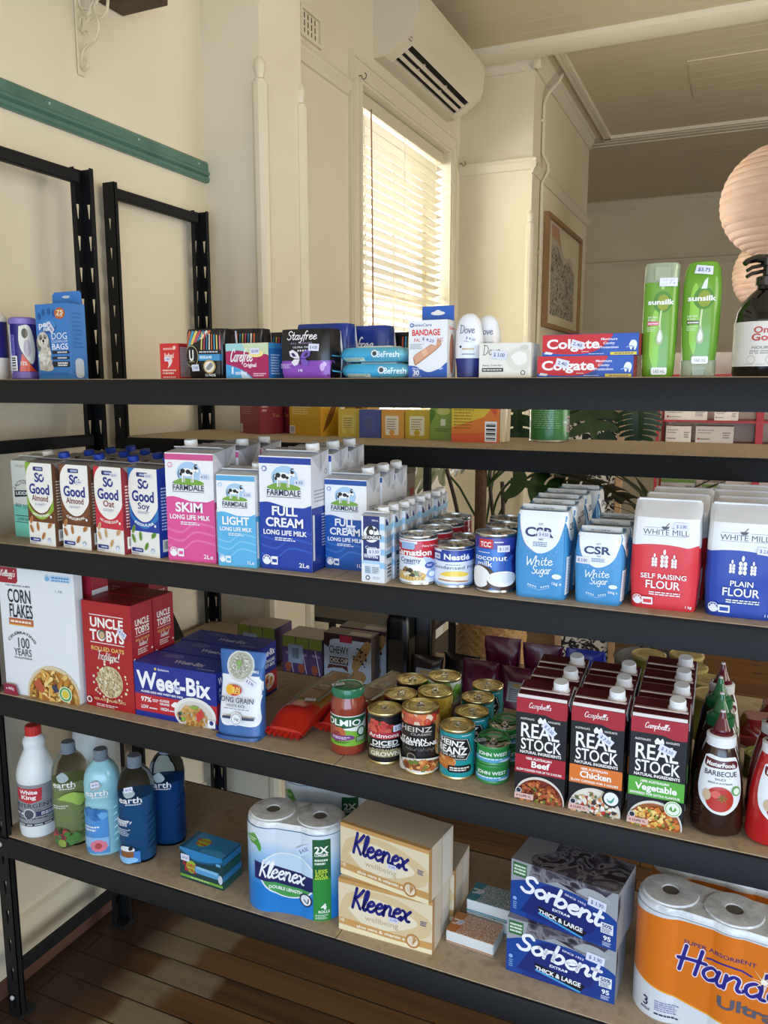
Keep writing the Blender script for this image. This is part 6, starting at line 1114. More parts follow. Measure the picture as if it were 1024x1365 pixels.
ar = can('tomato_can', 'black diced tomato can with red tomatoes beside the sauce jar', .0352, .107, '#17181c', ardm, gold, gold, GN); at(ar, 1.058, .076, Z3, 24); sticker(ar, lambda u, v, o: fC(.0347)(u, v+.006, o), PI*.0347, .095, .76, .74, '$ 1.90', 0, .026, .013, off=.003, cell=(.007, 1))
def mine(A):
    A.rect(-.6, 0, 1.6, 1, '#1b1a1c'); A.rect(-.6, .82, 1.6, 1, '#7a2a24'); A.chunks(.5, .9, .75, .13, ['#b83a30', '#c85a48', '#e0c8b0', '#6a8a3a', '#d87a4a'], 60, .07, 4); A.curve([(.82, .95), (1.3, .9), (1.3, .2), (.86, .25), (.78, .5)], '#b87a3c'); A.chunks(.98, .55, .16, .33, ['#c88a4a', '#b8402e', '#d8a860', '#8a4a2a', '#e0b878'], 60, .07, 8)
    A.rect(.03, .60, .76, .82, '#161517'); A.text('HEINZ', .42, .745, .085, '#c9c2b8', w=.56, b=1); A.text('CLASSIC', .52, .665, .035, '#b8b0a4', w=.34); A.text('ITALIAN', .38, .565, .06, '#f0ece6', w=.46, b=2); A.text('MINESTRONE', .44, .50, .06, '#f0ece6', w=.74, b=2); A.script('Hearty Helping' if 0 else 'nourishing', .5, .40, .035, '#8a857c', w=.5, th=.14); A.circ(.36, .26, .08, '#8a7f6a', 14); A.circ(.36, .26, .06, '#2a2826', 12)
    A.ell(.55, .12, .47, .13, '#dcd6ca', 30); A.ell(.57, .125, .38, .09, '#8a4a28', 28); A.chunks(.57, .125, .36, .085, ['#a85a30', '#c87a3c', '#7a3a20', '#d8a060', '#6a7a34'], 60, .045, 6); A.curve([(.0, .25), (.1, .26), (.2, .12), (.25, .02), (.05, .02)], '#cfc9bc')
mi = can('soup_can', 'tall minestrone soup can with a bowl of beans at the front', .0360, .130, '#1b1a1c', mine, gold, gold, GN); at(mi, 1.138, .068, Z3, 19)
def beanz(A): A.rect(-.6, 0, 1.6, 1, '#1f8f96'); A.poly([(.12, .45), (.7, .38), (.84, .58), (.74, .88), (.3, .93), (.06, .8)], '#16181a'); A.poly([(.14, .46), (.7, .40), (.81, .58), (.72, .87), (.3, .91), (.08, .79)], '#d8d4cc'); A.poly([(.15, .47), (.69, .415), (.80, .58), (.71, .86), (.3, .90), (.095, .79)], '#16181a'); A.text('HEINZ', .42, .79, .12, '#f2efe8', w=.48, b=2, rot=-.12); A.text('BEANZ', .42, .62, .15, '#f2efe8', w=.58, b=2, rot=-.08); A.text('STEAK FOR YOU', .42, .5, .05, '#e6e2da', w=.48, b=1, rot=-.07); A.chunks(.3, .33, .26, .13, ['#c87a3a', '#d8944e', '#b8642c', '#e0a868'], 40, .055, 4, 1.25); A.rrect(.36, .12, .8, .28, '#1a1614', .04); A.lines(.4, .15, .76, .25, 2, '#e6e0d6', .6); A.bars(1.02, .1, 1.3, .6, vert=False, n=14); A.lines(.6, .95, .8, .98, 1, '#dff0f0')
bz = can('bean_can', 'teal baked bean can at the front beside the tuna', .0342, .100, '#1f8f96', beanz, gold, gold, GN); at(bz, 1.212, .075, Z3, 14)
rowup(bz, (1.216, 1.204, 1.204), (.150, .226, .302), Z3, ['teal bean can second in its row', 'teal bean can third in its row', 'teal bean can last in its row, farthest from the front'], 10, jitter=.002)
rowup(ar, (1.056,), (.163,), Z3, ['black tomato can second in its row, gold lid showing'], 8, skip=('price_sticker',), jitter=0)
def chk(A): A.rect(-.6, 0, 1.6, 1, '#c9a43c'); A.rect(-.6, .62, 1.6, 1, '#d0aa48'); A.chunks(.5, .82, .8, .16, ['#d8b850', '#e6cc74', '#b88c30'], 50, .08, 3); A.rect(.2, .2, 1.1, .56, '#17171a'); A.text('HEINZ', .62, .46, .10, '#e8e4dc', w=.6, b=1); A.text('CHICKEN', .62, .28, .08, '#f0ece4', w=.7, b=2)
ck = can('soup_can', 'yellow chicken soup can behind the minestrone can', .0360, .122, '#c9a43c', chk, gold, gold, GN); at(ck, 1.130, .172, Z3, 12)
def veg_(A): A.rect(-.6, 0, 1.6, 1, '#c8a0b4'); A.rect(-.6, .55, 1.6, 1, '#dfe4d8'); A.chunks(.6, .8, .7, .2, ['#6aa83c', '#4f8a2c', '#8ac054'], 40, .1, 2)
vg = can('soup_can', 'pale soup can with green leaves on its label, behind the yellow one', .0365, .122, '#c8a0b4', veg_, gold, gold, GN); at(vg, 1.118, .262, Z3, 12)
rowup(ar, (1.046,), (.252,), Z3, ['black tomato can third in its row, partly hidden'], 8, skip=('price_sticker',), jitter=0)
def tuna(A): A.rect(-.6, 0, 1.6, 1, '#2c8a3c'); A.rect(-.6, .08, 1.6, .36, '#8ac0dc'); A.curve([(.0, .08), (.4, .3), (.8, .36), (1.2, .2), (1.6, .08), (-.6, .0)], '#5aa4cc'); A.text('JOHN WEST', .5, .66, .26, '#f0f4ee', w=.6, b=2); A.lines(.2, .22, .7, .36, 1, '#e8f2f6', .6); A.curve([(.6, .1), (.75, .22), (.9, .14), (.78, .06)], '#dfe8ea'); A.rect(.84, .3, 1.0, .8, '#5aa4cc')
GTU = 'stacked green tuna cans'; grn = M('#3f8f48', .3, metal=.0, coat=.4)
tu = can('tuna_can', 'lower green tuna can at the front of the third shelf', .0325, .037, '#2c8a3c', tuna, silver, M('#3f8f48', .3, coat=.3), GTU, tab=False); at(tu, 1.281, .086, Z3, 12)
def tulid(A): A.ell(.5, .5, .46, .46, '#3f8f48', 32); A.ring(.5, .5, .42, .03, '#8ac08a', 30); A.ell(.52, .5, .24, .24, '#c4ccc4', 24); A.text('JOHN WEST', .5, .5, .07, '#3a5a40', w=.34, b=2)
tu2 = can('tuna_can', 'upper green tuna can with a price sticker on its lid, at the front', .0325, .037, '#2c8a3c', tuna, silver, M('#3f8f48', .3, coat=.3), GTU, tab=True, lidart=tulid); at(tu2, 1.282, .086, Z3+.0375, 14); sticker(tu2, lambda u, v, o: (u, v, .0345+o), .065, .065, .1, 0, '3.00', .5, .024, .013, off=.0016)
dup(tu, (1.281, .172, Z3), 6, 'lower green tuna can in the stack behind the front stack', GTU); dup(tu2, (1.280, .172, Z3+.0375), 6, 'upper green tuna can in the stack behind the front stack', GTU, ('price_sticker',))
# liquid stock cartons
STEW = {'b': ['#a8502c', '#8a3a20', '#c8783c', '#d8b060', '#b8603a', '#6a2c18', '#6a7a34'], 'c': ['#e0d8c8', '#c8402c', '#d8b878', '#f0ece0', '#5a6a3a', '#e8e0d0', '#3a3430', '#c87a48'], 'v': ['#d8a03c', '#e0b858', '#c86a2c', '#8a9a3c', '#d87a34', '#f0d080', '#b85a28']}
def stock(kind, name, band, sub):
    def f(A):
        A.rect(0, 0, 1, 1, '#141316'); A.rect(0, .86, 1, 1, '#a31c2a'); A.curve([(-.05, .87), (.2, .895), (.5, .87), (.8, .83), (1.05, .85), (1.05, .93), (-.05, .93)], '#a31c2a'); A.script("Campbell's", .46, .925, .027, '#f2ece8', w=.44, th=.2, shear=.25)
        A.text("AUSTRALIA'S", .22, .80, .018, '#e6e2dc', w=.28, b=1); A.curve([(.43, .80), (.48, .83), (.53, .81), (.57, .83), (.6, .79), (.56, .76), (.5, .775), (.45, .77)], '#f0ede8'); A.text('FAVOURITE', .75, .80, .018, '#e6e2dc', w=.24, b=1)
        A.text('REAL', .47, .69, .135, '#f2f0ec', w=.78, b=1); A.text('STOCK', .5, .555, .105, '#f2f0ec', w=.80, b=1); A.text('NATURAL INGREDIENTS', .5, .475, .026, '#f0ede8', w=.82, b=2)
        A.rect(0, .27, 1, .445, band); A.text('100% AUSTRALIAN', .47, .415, .022, '#f2efe8', w=.52, b=2); A.text(name, .5, .362, .058, '#f6f3ee', w={'Beef': .36, 'Chicken': .60, 'Vegetable': .74}[name], b=2); A.text(sub, .48, .297, .02, '#f2efe8', w=.9, b=2)
        A.ell(.5, .02, .50, .225, '#d8d2c6', 34); A.ell(.5, .015, .475, .205, {'b': '#7a3018', 'c': '#e4ddcf', 'v': '#9a5a2c'}[kind], 34); A.clipto = (.02, .003, .985, .24); A.chunks(.5, .02, .49, .20, STEW[kind], 230, .042, 5+ord(kind), 1.2); A.clipto = None
        A.circ(.1, .1, .06, '#2a2830', 14); A.ring(.1, .1, .06, .012, '#dfe2ea', 14); A.rrect(.02, .02, .40, .075, '#d8b0a4', .01); A.text('4 CUPS 1L', .2, .048, .02, '#5a2c2c', w=.3, b=2)
        if kind == 'c': A.circ(.82, .19, .17, '#1a191c', 22); A.circ(.82, .19, .135, '#e8ebe8', 20); A.curve([(.74, .19), (.80, .17), (.88, .21), (.86, .17), (.82, .15), (.76, .16)], '#3a9a8a')
        if kind == 'v': A.circ(.82, .215, .155, '#e4ebdc', 22); A.circ(.82, .215, .135, '#6fb04c', 20); A.circ(.82, .215, .12, '#e4ebdc', 20); A.curve([(.75, .21), (.79, .24), (.82, .2), (.86, .235), (.88, .21), (.82, .19)], '#5a9a3c')
    return f
def stockside(A): A.rect(0, 0, 1, 1, '#161518'); A.rect(0, .86, 1, 1, '#8c1a26'); A.lines(.1, .1, .5, .6, 14, '#c8b48a', .4); A.rect(0, .27, 1, .445, '#3a3a34')
def stk(kind, name, band, sub, label, grp):
    t = tetra('stock_carton', label, .091, .062, .194, ('#141316', '#1b1a1e'), stock(kind, name, band, sub), stockside, '#eef1f4', .28, .012, grp, slope=.012, topcol='#5a1a22', ears='#c4c8cc', fin='#c9b4b0', capr=.0135, caph=.018)
    m = MB(); m.hexa([(-.044, -.031, .1945), (.044, -.031, .1945), (.044, -.029, .1945), (-.044, -.029, .1945), (-.044, -.030, .200), (.044, -.030, .200), (.044, -.0285, .200), (-.044, -.0285, .200)], M('#d8d0cc', .4)); m.build('top_seam', t)
    b = MB(); b.box(-.040, .002, .006, .026, .204, .2055, M('#6a1c24', .4)) if 0 else None; return t
st = (.64, .735, '$ 3.50', -.6)
kb = stk('b', 'Beef', '#a31c2a', 'SLOW COOKED FOR UP TO 3 HOURS', 'beef stock carton with a red band at the front', 'stock cartons on the third shelf'); at(kb, 1.385, .060, Z3, 1)
kc = stk('c', 'Chicken', '#d8752c', 'SLOW COOKED FOR 3 HOURS', 'chicken stock carton with an orange band at the front', 'stock cartons on the third shelf'); at(kc, 1.484, .060, Z3, 0)
kv = stk('v', 'Vegetable', '#58a83c', 'SIMMERED FOR EXTRA FLAVOUR', 'vegetable stock carton with a green band at the front', 'stock cartons on the third shelf'); at(kv, 1.585, .058, Z3, 1)
for k_, rot in ((kb, -.75), (kc, -.6), (kv, -.35)): sticker(k_, fF(.091, .062, .194), .091, .194, .66, .73, '$ 3.50', rot, .028, .013, bg='#dcdff2')
for root, xs, ys, nm in ((kb, (1.388, 1.384), (.132, .215), 'beef'), (kc, (1.486, 1.484), (.132, .212), 'chicken'), (kv, (1.586, 1.584, 1.582), (.134, .212, .292), 'vegetable')):
    for k, (x, y) in enumerate(zip(xs, ys)): dup(root, (x, y, Z3), 0, f'{nm} stock carton {["second", "third", "fourth"][k]} from the front of its row', None, ('price_sticker',))
# squeeze sauce bottles
def sauce(label, x, y, body, collar, nozz, name, rz, full=True):
    t = thing('sauce_bottle', label, 'sauce bottle', group='squeeze sauce bottles with pointed nozzles'); mb = MB(); bm = M(body, .18, coat=.5); prof = [(.034, 0), (.040, .004), (.0425, .018), (.0405, .05), (.0385, .085), (.034, .115), (.0285, .138), (.0235, .152), (.0205, .158)]
    mb.lathe(prof, bm, 44, sy=.84)
    def rad(v):
        for (r0, z0), (r1, z1) in zip(prof, prof[1:]):
            if z0 <= v <= z1: return r0+(r1-r0)*(v-z0)/(z1-z0)
        return .03
    if full:
        def mp(u, v, o): a = u/.039; r = rad(v); return ((r+o)*math.sin(a), -(r+o)*.84*math.cos(a)-o*.3, v)
        A = Art(mb, mp, .10, .16, (.006, .006), .0009, .3, step=.00014); A.curve([(.14, .86), (.26, .88), (.5, .865), (.74, .87), (.86, .84), (.9, .6), (.84, .4), (.64, .28), (.5, .265), (.34, .3), (.16, .42), (.1, .62)], '#e4e8ea', 8); A.curve([(.16, .85), (.5, .83), (.82, .83), (.82, .76), (.5, .75), (.2, .76)], '#5a1420'); A.text('MasterFoods', .5, .79, .042, '#eceae8', w=.58, b=2, rot=-.03); A.text(name, .5, .70, .05, '#2a2426', w=.60 if len(name) > 6 else .5, b=1); A.text('SAUCE', .5, .64, .022, '#4a4446', w=.18); A.text('MADE IN AUSTRALIA', .5, .60, .016, '#4a4446', w=.4); A.ell(.5, .43, .22, .135, '#b8362c', 26); A.ell(.44, .48, .07, .04, '#d8665a'); A.ell(.3, .46, .07, .06, '#c8b090')
        for k in range(7): a = 2*PI*k/7; A.poly([(.54, .45), (.54+.09*math.cos(a), .45+.055*math.sin(a)), (.54+.05*math.cos(a+.4), .45+.03*math.sin(a+.4))], '#6a8a34')
        A.ell(.76, .53, .08, .05, '#58a048', 16); A.ell(.76, .53, .055, .035, '#dfe8d8', 14)
    mb.build('bottle', t); m2 = MB(); cm = M(collar, .3); m2.lathe([(.0215, .153), (.0235, .154), (.0235, .170), (.0205, .172), (.0195, .1725)], cm, 36); m2.build('collar', t)
    m3 = MB(); nm = M(nozz, .25, coat=.4); P = [(.019, .1725), (.0165, .176)]
    for k in range(5): P += [(.0135-.0018*k, .178+.005*k), (.0128-.0018*k, .1815+.005*k)]
    P += [(.0052, .205), (.004, .209)]; m3.lathe(P, nm, 24); m3.build('nozzle', t); m4 = MB(); m4.lathe([(.004, .209), (.0038, .212), (0, .2125)], M('#d8cfd0', .4), 14); m4.build('tip', t); return at(t, x, y, Z3, rz)
sauce('brown barbecue sauce bottle with a maroon nozzle at the front', 1.682, .067, '#2c1710', '#e6eaee', '#5c1524', 'BARBECUE', 6); sauce('brown sauce bottle with a green nozzle, behind the barbecue sauce', 1.678, .152, '#341c14', '#1f6a3c', '#1f6a3c', 'STEAK', 12); sauce('second green nozzled sauce bottle, farther back', 1.674, .236, '#341c14', '#1f6a3c', '#1f6a3c', 'STEAK', 12); sauce('sauce bottle with a white collar and maroon nozzle at the back of the row', 1.676, .320, '#341c14', '#e0e4e8', '#5c1524', 'BARBECUE', 12)
sauce('red tomato sauce bottle cut by the right edge at the front', 1.768, .070, '#b01c1c', '#e6eaee', '#5c1524', 'TOMATO', 18); sauce('red tomato sauce bottle behind the front one at the right edge', 1.768, .152, '#7c1a1c', '#e0e4e8', '#5c1524', 'TOMATO', 12)
# ================================================================ SHELF FOUR: cleaning, tissues, paper
t = thing('bleach_bottle', 'white bleach bottle with a red cap at the left end of the bottom shelf', 'bleach bottle'); wm = M('#dfe6ea', .32); mb = MB(); R1 = .0465; mb.lathe([(.040, 0), (.045, .005), (R1, .018), (R1, .146), (.0475, .158), (.044, .178), (.034, .205), (.027, .220), (.0245, .228), (.0265, .237), (.0275, .244), (.0255, .252), (.019, .260), (.0165, .264)], wm, 44)
def ble(A): A.rect(-.5, 0, 1.5, 1, '#8c9096'); A.rect(-.5, .0, 1.5, .07, '#20242a'); A.lines(-.1, .01, .95, .06, 1, '#c8ccd0'); A.poly([(.14, .92), (.62, .92), (.60, .62), (.4, .56), (.16, .62)], '#b8323c'); A.text('White', .38, .83, .09, '#f2eeee', w=.32, b=2); A.text('King', .38, .71, .09, '#f2eeee', w=.26, b=2); A.text('DETERGENT', .42, .50, .095, '#22252c', w=.76, b=0); A.text('BLEACH', .45, .40, .04, '#22252c', w=.26); A.rect(.0, .24, .94, .36, '#2a3158'); A.circ(.38, .30, .12, '#8c9096', 18); A.circ(.38, .30, .10, '#dfe2e6', 16); A.circ(.38, .30, .085, '#4a5060', 16); A.text('99.9', .18, .30, .06, '#e6e9f0', w=.2, b=2); A.lines(.58, .26, .9, .34, 2, '#e6e9f0', .6); A.lines(.1, .17, .7, .21, 1, '#2a2e34'); A.poly([(.74, .12), (.92, .14), (.84, .24)], '#2f6a44')
ble(Art(mb, lambda u, v, o: fC(R1)(u, v+.035, o), PI*R1, .11, (.009, 1), .0005, .4, bound=False)); mb.build('bottle', t); m2 = cap_mb(.0195, .024, '#c8302a', 22).build('cap', t); m2.location = (0, 0, .262); sticker(t, lambda u, v, o: (u*.95, -.042-o, v), .09, .28, .34, .71, '3.50', .3, .02, .009, off=.006, bg='#dfe6ea') if 0 else None
at(t, .090, .061, Z4, 41)
def earth(label, x, y, rz, body, liq, art, trans=.55, group='clear detergent bottles on the bottom shelf'):
    t = thing('detergent_bottle', label, 'detergent bottle', group=group); h = .262; mb = MB(); bm = M(body, .05, trans=trans, ior=1.12) if trans else M(body, .22, coat=.5)
    prof = [(.036, 0), (.041, .004), (.0425, .02), (.0415, .06), (.0425, .10), (.0415, .135), (.0395, .142), (.0425, .150), (.0425, .185), (.039, .205), (.030, .222), (.0185, .234), (.0165, .238)]
    mb.lathe(prof, bm, 40, sy=.88, pw=2.6)
    for k in range(6):   # moulded grip ridges down the right side
        z = .035+.017*k; mb.tube([(.026, -.034, z), (.034, -.0305, z+.006), (.0405, -.016, z+.010)], [.001, .0022, .001], bm, 6)
    A = Art(mb, lambda u, v, o: ((.0425+o)*math.sin(u/.0425)*.99, -(.0425*.88+o)*math.cos(u/.0425)-(.0035 if abs(u/.0425) > .35 else .001), v), PI*.0425, h, (.006, .02), .0018, .35, bound=False, step=.00014)
    A.text('earth', .42, .635, .055, '#e8ecec', w=.44, b=1); A.lines(.34, .585, .62, .6, 1, '#e8ecec'); A.curve([(.3, .72), (.42, .76), (.52, .70), (.44, .66), (.34, .67)], '#9fb0b4') ; art(A); mb.build('bottle', t)
    if liq:
        m3 = MB(); m3.lathe([(.034, .004), (.0385, .008), (.039, .06), (.039, .13), (.037, .141), (.039, .150), (.0385, .168), (0, .168)], M(liq, .08, trans=.6, ior=1.2), 32, sy=.86, pw=2.6); m3.build('liquid', t)
    k = cap_mb(.0168, .024, '#6f7a88', 20); k = k.build('cap', t); k.location = (0, 0, .238); m4 = MB(); m4.lathe([(.0180, .235), (.0180, .2395)], M('#6f7a88', .4), 24); m4.build('cap_ring', t); return at(t, x, y, Z4, rz)
def eg(A): A.chunks(.36, .115, .28, .085, ['#4a7a3a', '#7a2f38', '#8aa048', '#2a3c24', '#b8b070', '#c04a4a'], 36, .075, 4); A.lines(.2, .4, .5, .44, 2, '#c8d0cc'); A.curve([(.3, .5), (.55, .56), (.8, .5), (.7, .42), (.5, .47)], '#9ab858')
def ea(A): A.rect(.08, .04, .60, .46, '#4f8fd0'); A.chunks(.34, .42, .28, .05, ['#3a78b8', '#6aa8dc', '#2f68a8'], 20, .07, 3); A.rect(.08, .1, .6, .2, '#8ab8e4'); A.lines(.14, .26, .46, .32, 2, '#dfeaf4'); [A.ell(.42+.10*math.cos(k*PI/5), .12+.038*math.sin(k*PI/5), .055, .022, '#d87a90', 8) for k in range(10)]; A.circ(.42, .12, .06, '#b04a4a', 12)
def eb(A): A.rect(.06, .03, .56, .14, '#3f7fc4'); A.ell(.3, .055, .22, .035, '#8ac0ec'); A.ell(.32, .155, .15, .035, '#dfe4ec'); A.poly([(.2, .08), (.44, .08), (.46, .14), (.18, .14)], '#8a5a34'); A.circ(.40, .17, .04, '#1f1c1c', 10); A.lines(.08, .4, .4, .45, 2, '#d4dde6'); A.lines(.1, .29, .42, .36, 4, '#b4c4d4'); A.text('laundry', .28, .43, .025, '#e4eaf0', w=.34, b=1); A.text('liquid', .24, .40, .025, '#e4eaf0', w=.24, b=1)
e1 = earth('clear dish liquid bottle with pale green liquid beside the bleach', .203, .063, 38, '#e6eeea', '#c4d094', eg, 1.0); e2 = earth('opaque pale aqua softener bottle with a pink flower label', .306, .065, 37, '#8fc4d2', None, ea, 0); e3 = earth('clear blue laundry liquid bottle at the front with a coffee cup picture', .404, .072, 35, '#c4d6e6', '#4f90c4', eb, 1.0); e4 = earth('dark blue laundry liquid bottle standing behind the front one', .424, .162, 28, '#a4c0dc', '#3a78b4', lambda A: None, 1.0)
for b_, v in ((e2, .78), (e3, .80)): sticker(b_, lambda u, v, o: (u, -.0385-o, v), .085, .262, .36, v-.06, '$4.50', .1, .020, .013, off=.0018)
t = thing('white_jug', 'big rounded white plastic jug standing behind the clear bottles', 'jug'); mb = MB(); mb.lathe([(.052, 0), (.058, .006), (.06, .03), (.06, .20), (.056, .232), (.044, .254), (.028, .268), (.022, .274)], M('#d4d9da', .35), 40); mb.tube([(.057, 0, .20), (.078, 0, .19), (.08, 0, .14), (.058, 0, .12)], .009, M('#d4d9da', .35), 10); mb.build('body', t); k = cap_mb(.023, .022, '#c9ced0').build('cap', t); k.location = (0, 0, .273); at(t, .135, .225, Z4, 160)
def scotch(A): A.rect(0, 0, 1, 1, '#1f3f44'); A.curve([(-.02, .98), (.3, .72), (.6, .72), (1.02, .9), (1.02, 1.05), (-.02, 1.05)], '#2f7fb8'); A.curve([(-.02, .92), (.3, .66), (.6, .66), (1.02, .82), (1.02, .88), (.6, .72), (.3, .72), (-.02, .98)], '#245a78'); A.circ(.27, .44, .13, '#9ab83a', 18); A.text('Scotch', .25, .50, .13, '#b8243a', w=.36, b=2, rot=-.05); A.text('Brite', .25, .34, .13, '#b8243a', w=.28, b=2, rot=-.05); A.rrect(.36, .3, .92, .52, '#5a9fd0', .03); A.poly([(.4, .44), (.88, .42), (.88, .5), (.4, .52)], '#8ac0e0'); A.rect(0, .07, 1, .15, '#6fa83a'); A.lines(.25, .09, .7, .13, 1, '#cfe0b0'); A.ell(.95, .32, .05, .14, '#c4d0d8'); A.rect(.86, .72, .96, .8, '#6ab0dc')
def sctop(A): A.rect(0, 0, 1, 1, '#2f7fb8'); A.rect(0, 0, .1, 1, '#245a78'); A.circ(.35, .5, .14, '#9ab83a', 16); A.text('Scotch', .34, .6, .13, '#b8243a', w=.34, b=2); A.text('Brite', .34, .4, .13, '#b8243a', w=.24, b=2); A.curve([(.5, .2), (.8, .3), (1, .2), (1, .0), (.5, 0)], '#4a94cc')
scb = box_item('sponge_pack', 'blue and green scouring sponge pack between the bottles and the toilet rolls', 'sponges', .122, .070, .078, '#25505e', scotch, lambda A: [A.rect(0, k*.25, 1, k*.25+.2, '#2f7fb0' if k % 2 else '#1f5a54') for k in range(4)], None, sctop, rough=.25, coat=.4, part='wrapper'); at(scb, .612, .078, Z4, -2); sticker(scb, fF(.122, .07, .078), .122, .078, .14, .70, '$4.50', 0, .024, .016)
# roll packs
film = noise_mat('clear_film_over_paper', ['#bcc2c9', '#dfe3e6', '#cdd2d8'], (30, 30, 30), 4, .2, .5, 60, coat=.4, bdist=.004)
def rollpack(t, n, r, h, base, art, hdim=1.0, colortop='#c9ced4', core='#6a665e', inset=.0):
    cx = [(k-(n-1)/2)*2*r*.97 for k in range(n)]; W2 = cx[-1]+r
    def fy(x): return max([math.sqrt(max(0, r*r-(x-c)**2)) for c in cx]+[r*.90 if abs(x) < cx[-1] else 0])
    N_ = 60*n; xs = [-W2*math.cos(PI*k/N_) for k in range(N_+1)]; O = [(x, -fy(x)) for x in xs]+[(x, fy(x)) for x in xs[::-1][1:-1]]
    mb = MB(); m_ = M(base, .3, coat=.3); L_ = len(O); lv = [(0, .965), (.006, 1), (h*.5, 1.006), (h-.012, 1), (h-.004, .985), (h, .94)]; rings = [mb.add([(x*s, y*s, z) for x, y in O]) for z, s in lv]
    for j in range(len(lv)-1):
        for k in range(L_): mb.face((rings[j]+k, rings[j]+(k+1) % L_, rings[j+1]+(k+1) % L_, rings[j+1]+k), m_ if j < 3 else film)
    mb.face([rings[0]+k for k in range(L_)][::-1], m_); mb.face([rings[-1]+k for k in range(L_)], film)
    A = Art(mb, lambda u, v, o: (u*1.003, -fy(u)*1.004-o-.0006, v), 2*W2*.995, h-.012, (.003, .03), .0016, .3, coat=.3); A.bound = (0.004, 0, .996, 1); art(A); mb.build('wrapper', t)
    for c in cx:
        m2 = MB(); m2.lathe([(r*.9, h-.001), (r*.86, h+.003), (r*.55, h+.0045), (r*.28, h+.003), (r*.24, h-.001)], film, 32, (c, 0, 0), cap0=False, cap1=False); m2.lathe([(r*.25, h+.0012), (0, h+.0008)], M(core, .3), 24, (c, 0, 0), cap0=False); m2.build('roll_end', t)
    return 2*W2
def kln(A):
    n_ = 16; mixc = lambda f: '#%02x%02x%02x' % tuple(int(a+(b-a)*f) for a, b in zip((34, 124, 204), (208, 222, 234)))
    for k in range(n_): off = A.off; A.curve([(-.1, .26+.038*k-.012), (.25, .26+.038*k+.03), (.6, .26+.038*k-.02), (1.1, .26+.038*k+.02), (1.1, 1.1), (-.1, 1.1)], mixc((k+1)/n_)) if k else A.rect(0, 0, 1, 1, mixc(0)); A.off = off+A.step*.6
    A.off += A.step
    A.curve([(.05, .86), (.1, .80), (.17, .78), (.21, .72), (.23, .77), (.2, .86), (.15, .92), (.1, .89)], '#4f9a3c'); A.lines(.07, .82, .18, .87, 2, '#dfead4', .4)
    A.ell(.50, .47, .30, .27, '#dfe8f0', 36); A.ell(.50, .47, .28, .255, '#bcd6ec', 36); A.ell(.5, .47, .28, .255, '#4a9a54', 30, PI, 2*PI); A.poly([(.15, .60), (.76, .50), (.76, .33), (.60, .335), (.15, .39)], '#20285c'); A.script('Kleenex', .43, .46, .105, '#f0f2f8', w=.46, th=.21, shear=.15, rot=-.09); A.text('DOUBLE LENGTH', .47, .30, .035, '#eef4ee', w=.34, b=2, rot=-.08); A.circ(.68, .22, .07, '#2a3048', 18); A.circ(.68, .22, .055, '#e4e8ee', 16); A.stroke([(.66, .22), (.70, .19), (.71, .24)], .012, '#2a3048')
    A.rect(.76, 0, .92, .96, '#2f8a3c'); A.rect(.76, .5, .92, .96, '#1f5c38'); A.text('2X', .84, .84, .075, '#f0f4ee', w=.12, b=2); A.text('LONGER', .84, .78, .03, '#f0f4ee', w=.12, b=2); A.lines(.78, .66, .9, .74, 2, '#cfe0d0', .6); A.text('LESS', .84, .59, .04, '#b8d83c', w=.11, b=2); A.text('ROLL', .84, .54, .04, '#b8d83c', w=.11, b=2); A.lines(.78, .49, .9, .52, 1, '#b8d83c'); A.text('4', .86, .17, .065, '#f0f4ee', w=.05, b=2); A.text('ROLLS', .86, .11, .03, '#f0f4ee', w=.1, b=2); A.lines(.78, .02, .9, .08, 3, '#cfe0d0', .5)
t = thing('toilet_roll_pack', 'blue four roll toilet paper pack at the front of the bottom shelf', 'toilet rolls', group='toilet paper packs'); rollpack(t, 2, .0565, .207, '#2f86cc', kln); at(t, .842, .085, Z4, 9); sticker(t, lambda u, v, o: (u, -.0565-o, v), .21, .2, .68, .80, '$ 4.50', .5, .03, .02, off=.004, bg='#c4d4ee')
t2 = dup(t, (.822, .275, Z4), 4, 'toilet paper pack standing behind the front blue one', 'toilet paper packs', ('price_sticker',))
# tissue boxes
tan = '#c8985c'
def tis(A):
    A.rect(0, 0, 1, 1, '#e0d0ae'); A.curve([(.0, .3), (.1, .75), (.5, .9), (.9, .7), (1.0, .5), (.9, .25), (.5, .1), (.15, .1)], '#d6bd90'); A.curve([(.1, .45), (.3, .75), (.6, .72), (.85, .5), (.6, .25), (.3, .2)], '#e6dabd'); A.rect(0, .93, 1, 1, tan); A.rect(0, .0, 1, .1, '#ecdfb8'); A.poly([(0, .12), (0, .25), (.6, .20), (1, .22), (1, .09), (.6, .08)], tan)
    A.script('Kleenex', .45, .60, .21, '#22267c', w=.62, th=.27, shear=.2); A.text('wellbeing', .47, .36, .10, '#b8a888', w=.36, b=0); A.text('aloe vera & vitamin e', .46, .155, .055, '#f2e8d4', w=.52, b=2); A.text('140', .035, .2, .07, '#f0e4cc', w=.06); A.circ(.80, .16, .075, '#b8844a', 22); A.circ(.80, .16, .055, '#e6d8c0', 20); [A.poly([(.8, .08), (.8+.05*math.cos(a), .16+.1*math.sin(a)), (.8+.03*math.cos(a+.25), .16+.1*math.sin(a+.25))], '#b8844a') for a in (.5, 1.0, 1.5, 2.0, 2.5)]; A.lines(.88, .5, .95, .6, 3, '#4a4a80', .5)
def tisside(A): A.rect(0, 0, 1, 1, '#d8cdb8'); A.rect(0, 0, .12, 1, tan); A.rect(.52, .0, .54, 1, '#b8ad98'); A.rect(.55, .06, .9, .94, '#dcd6ca')
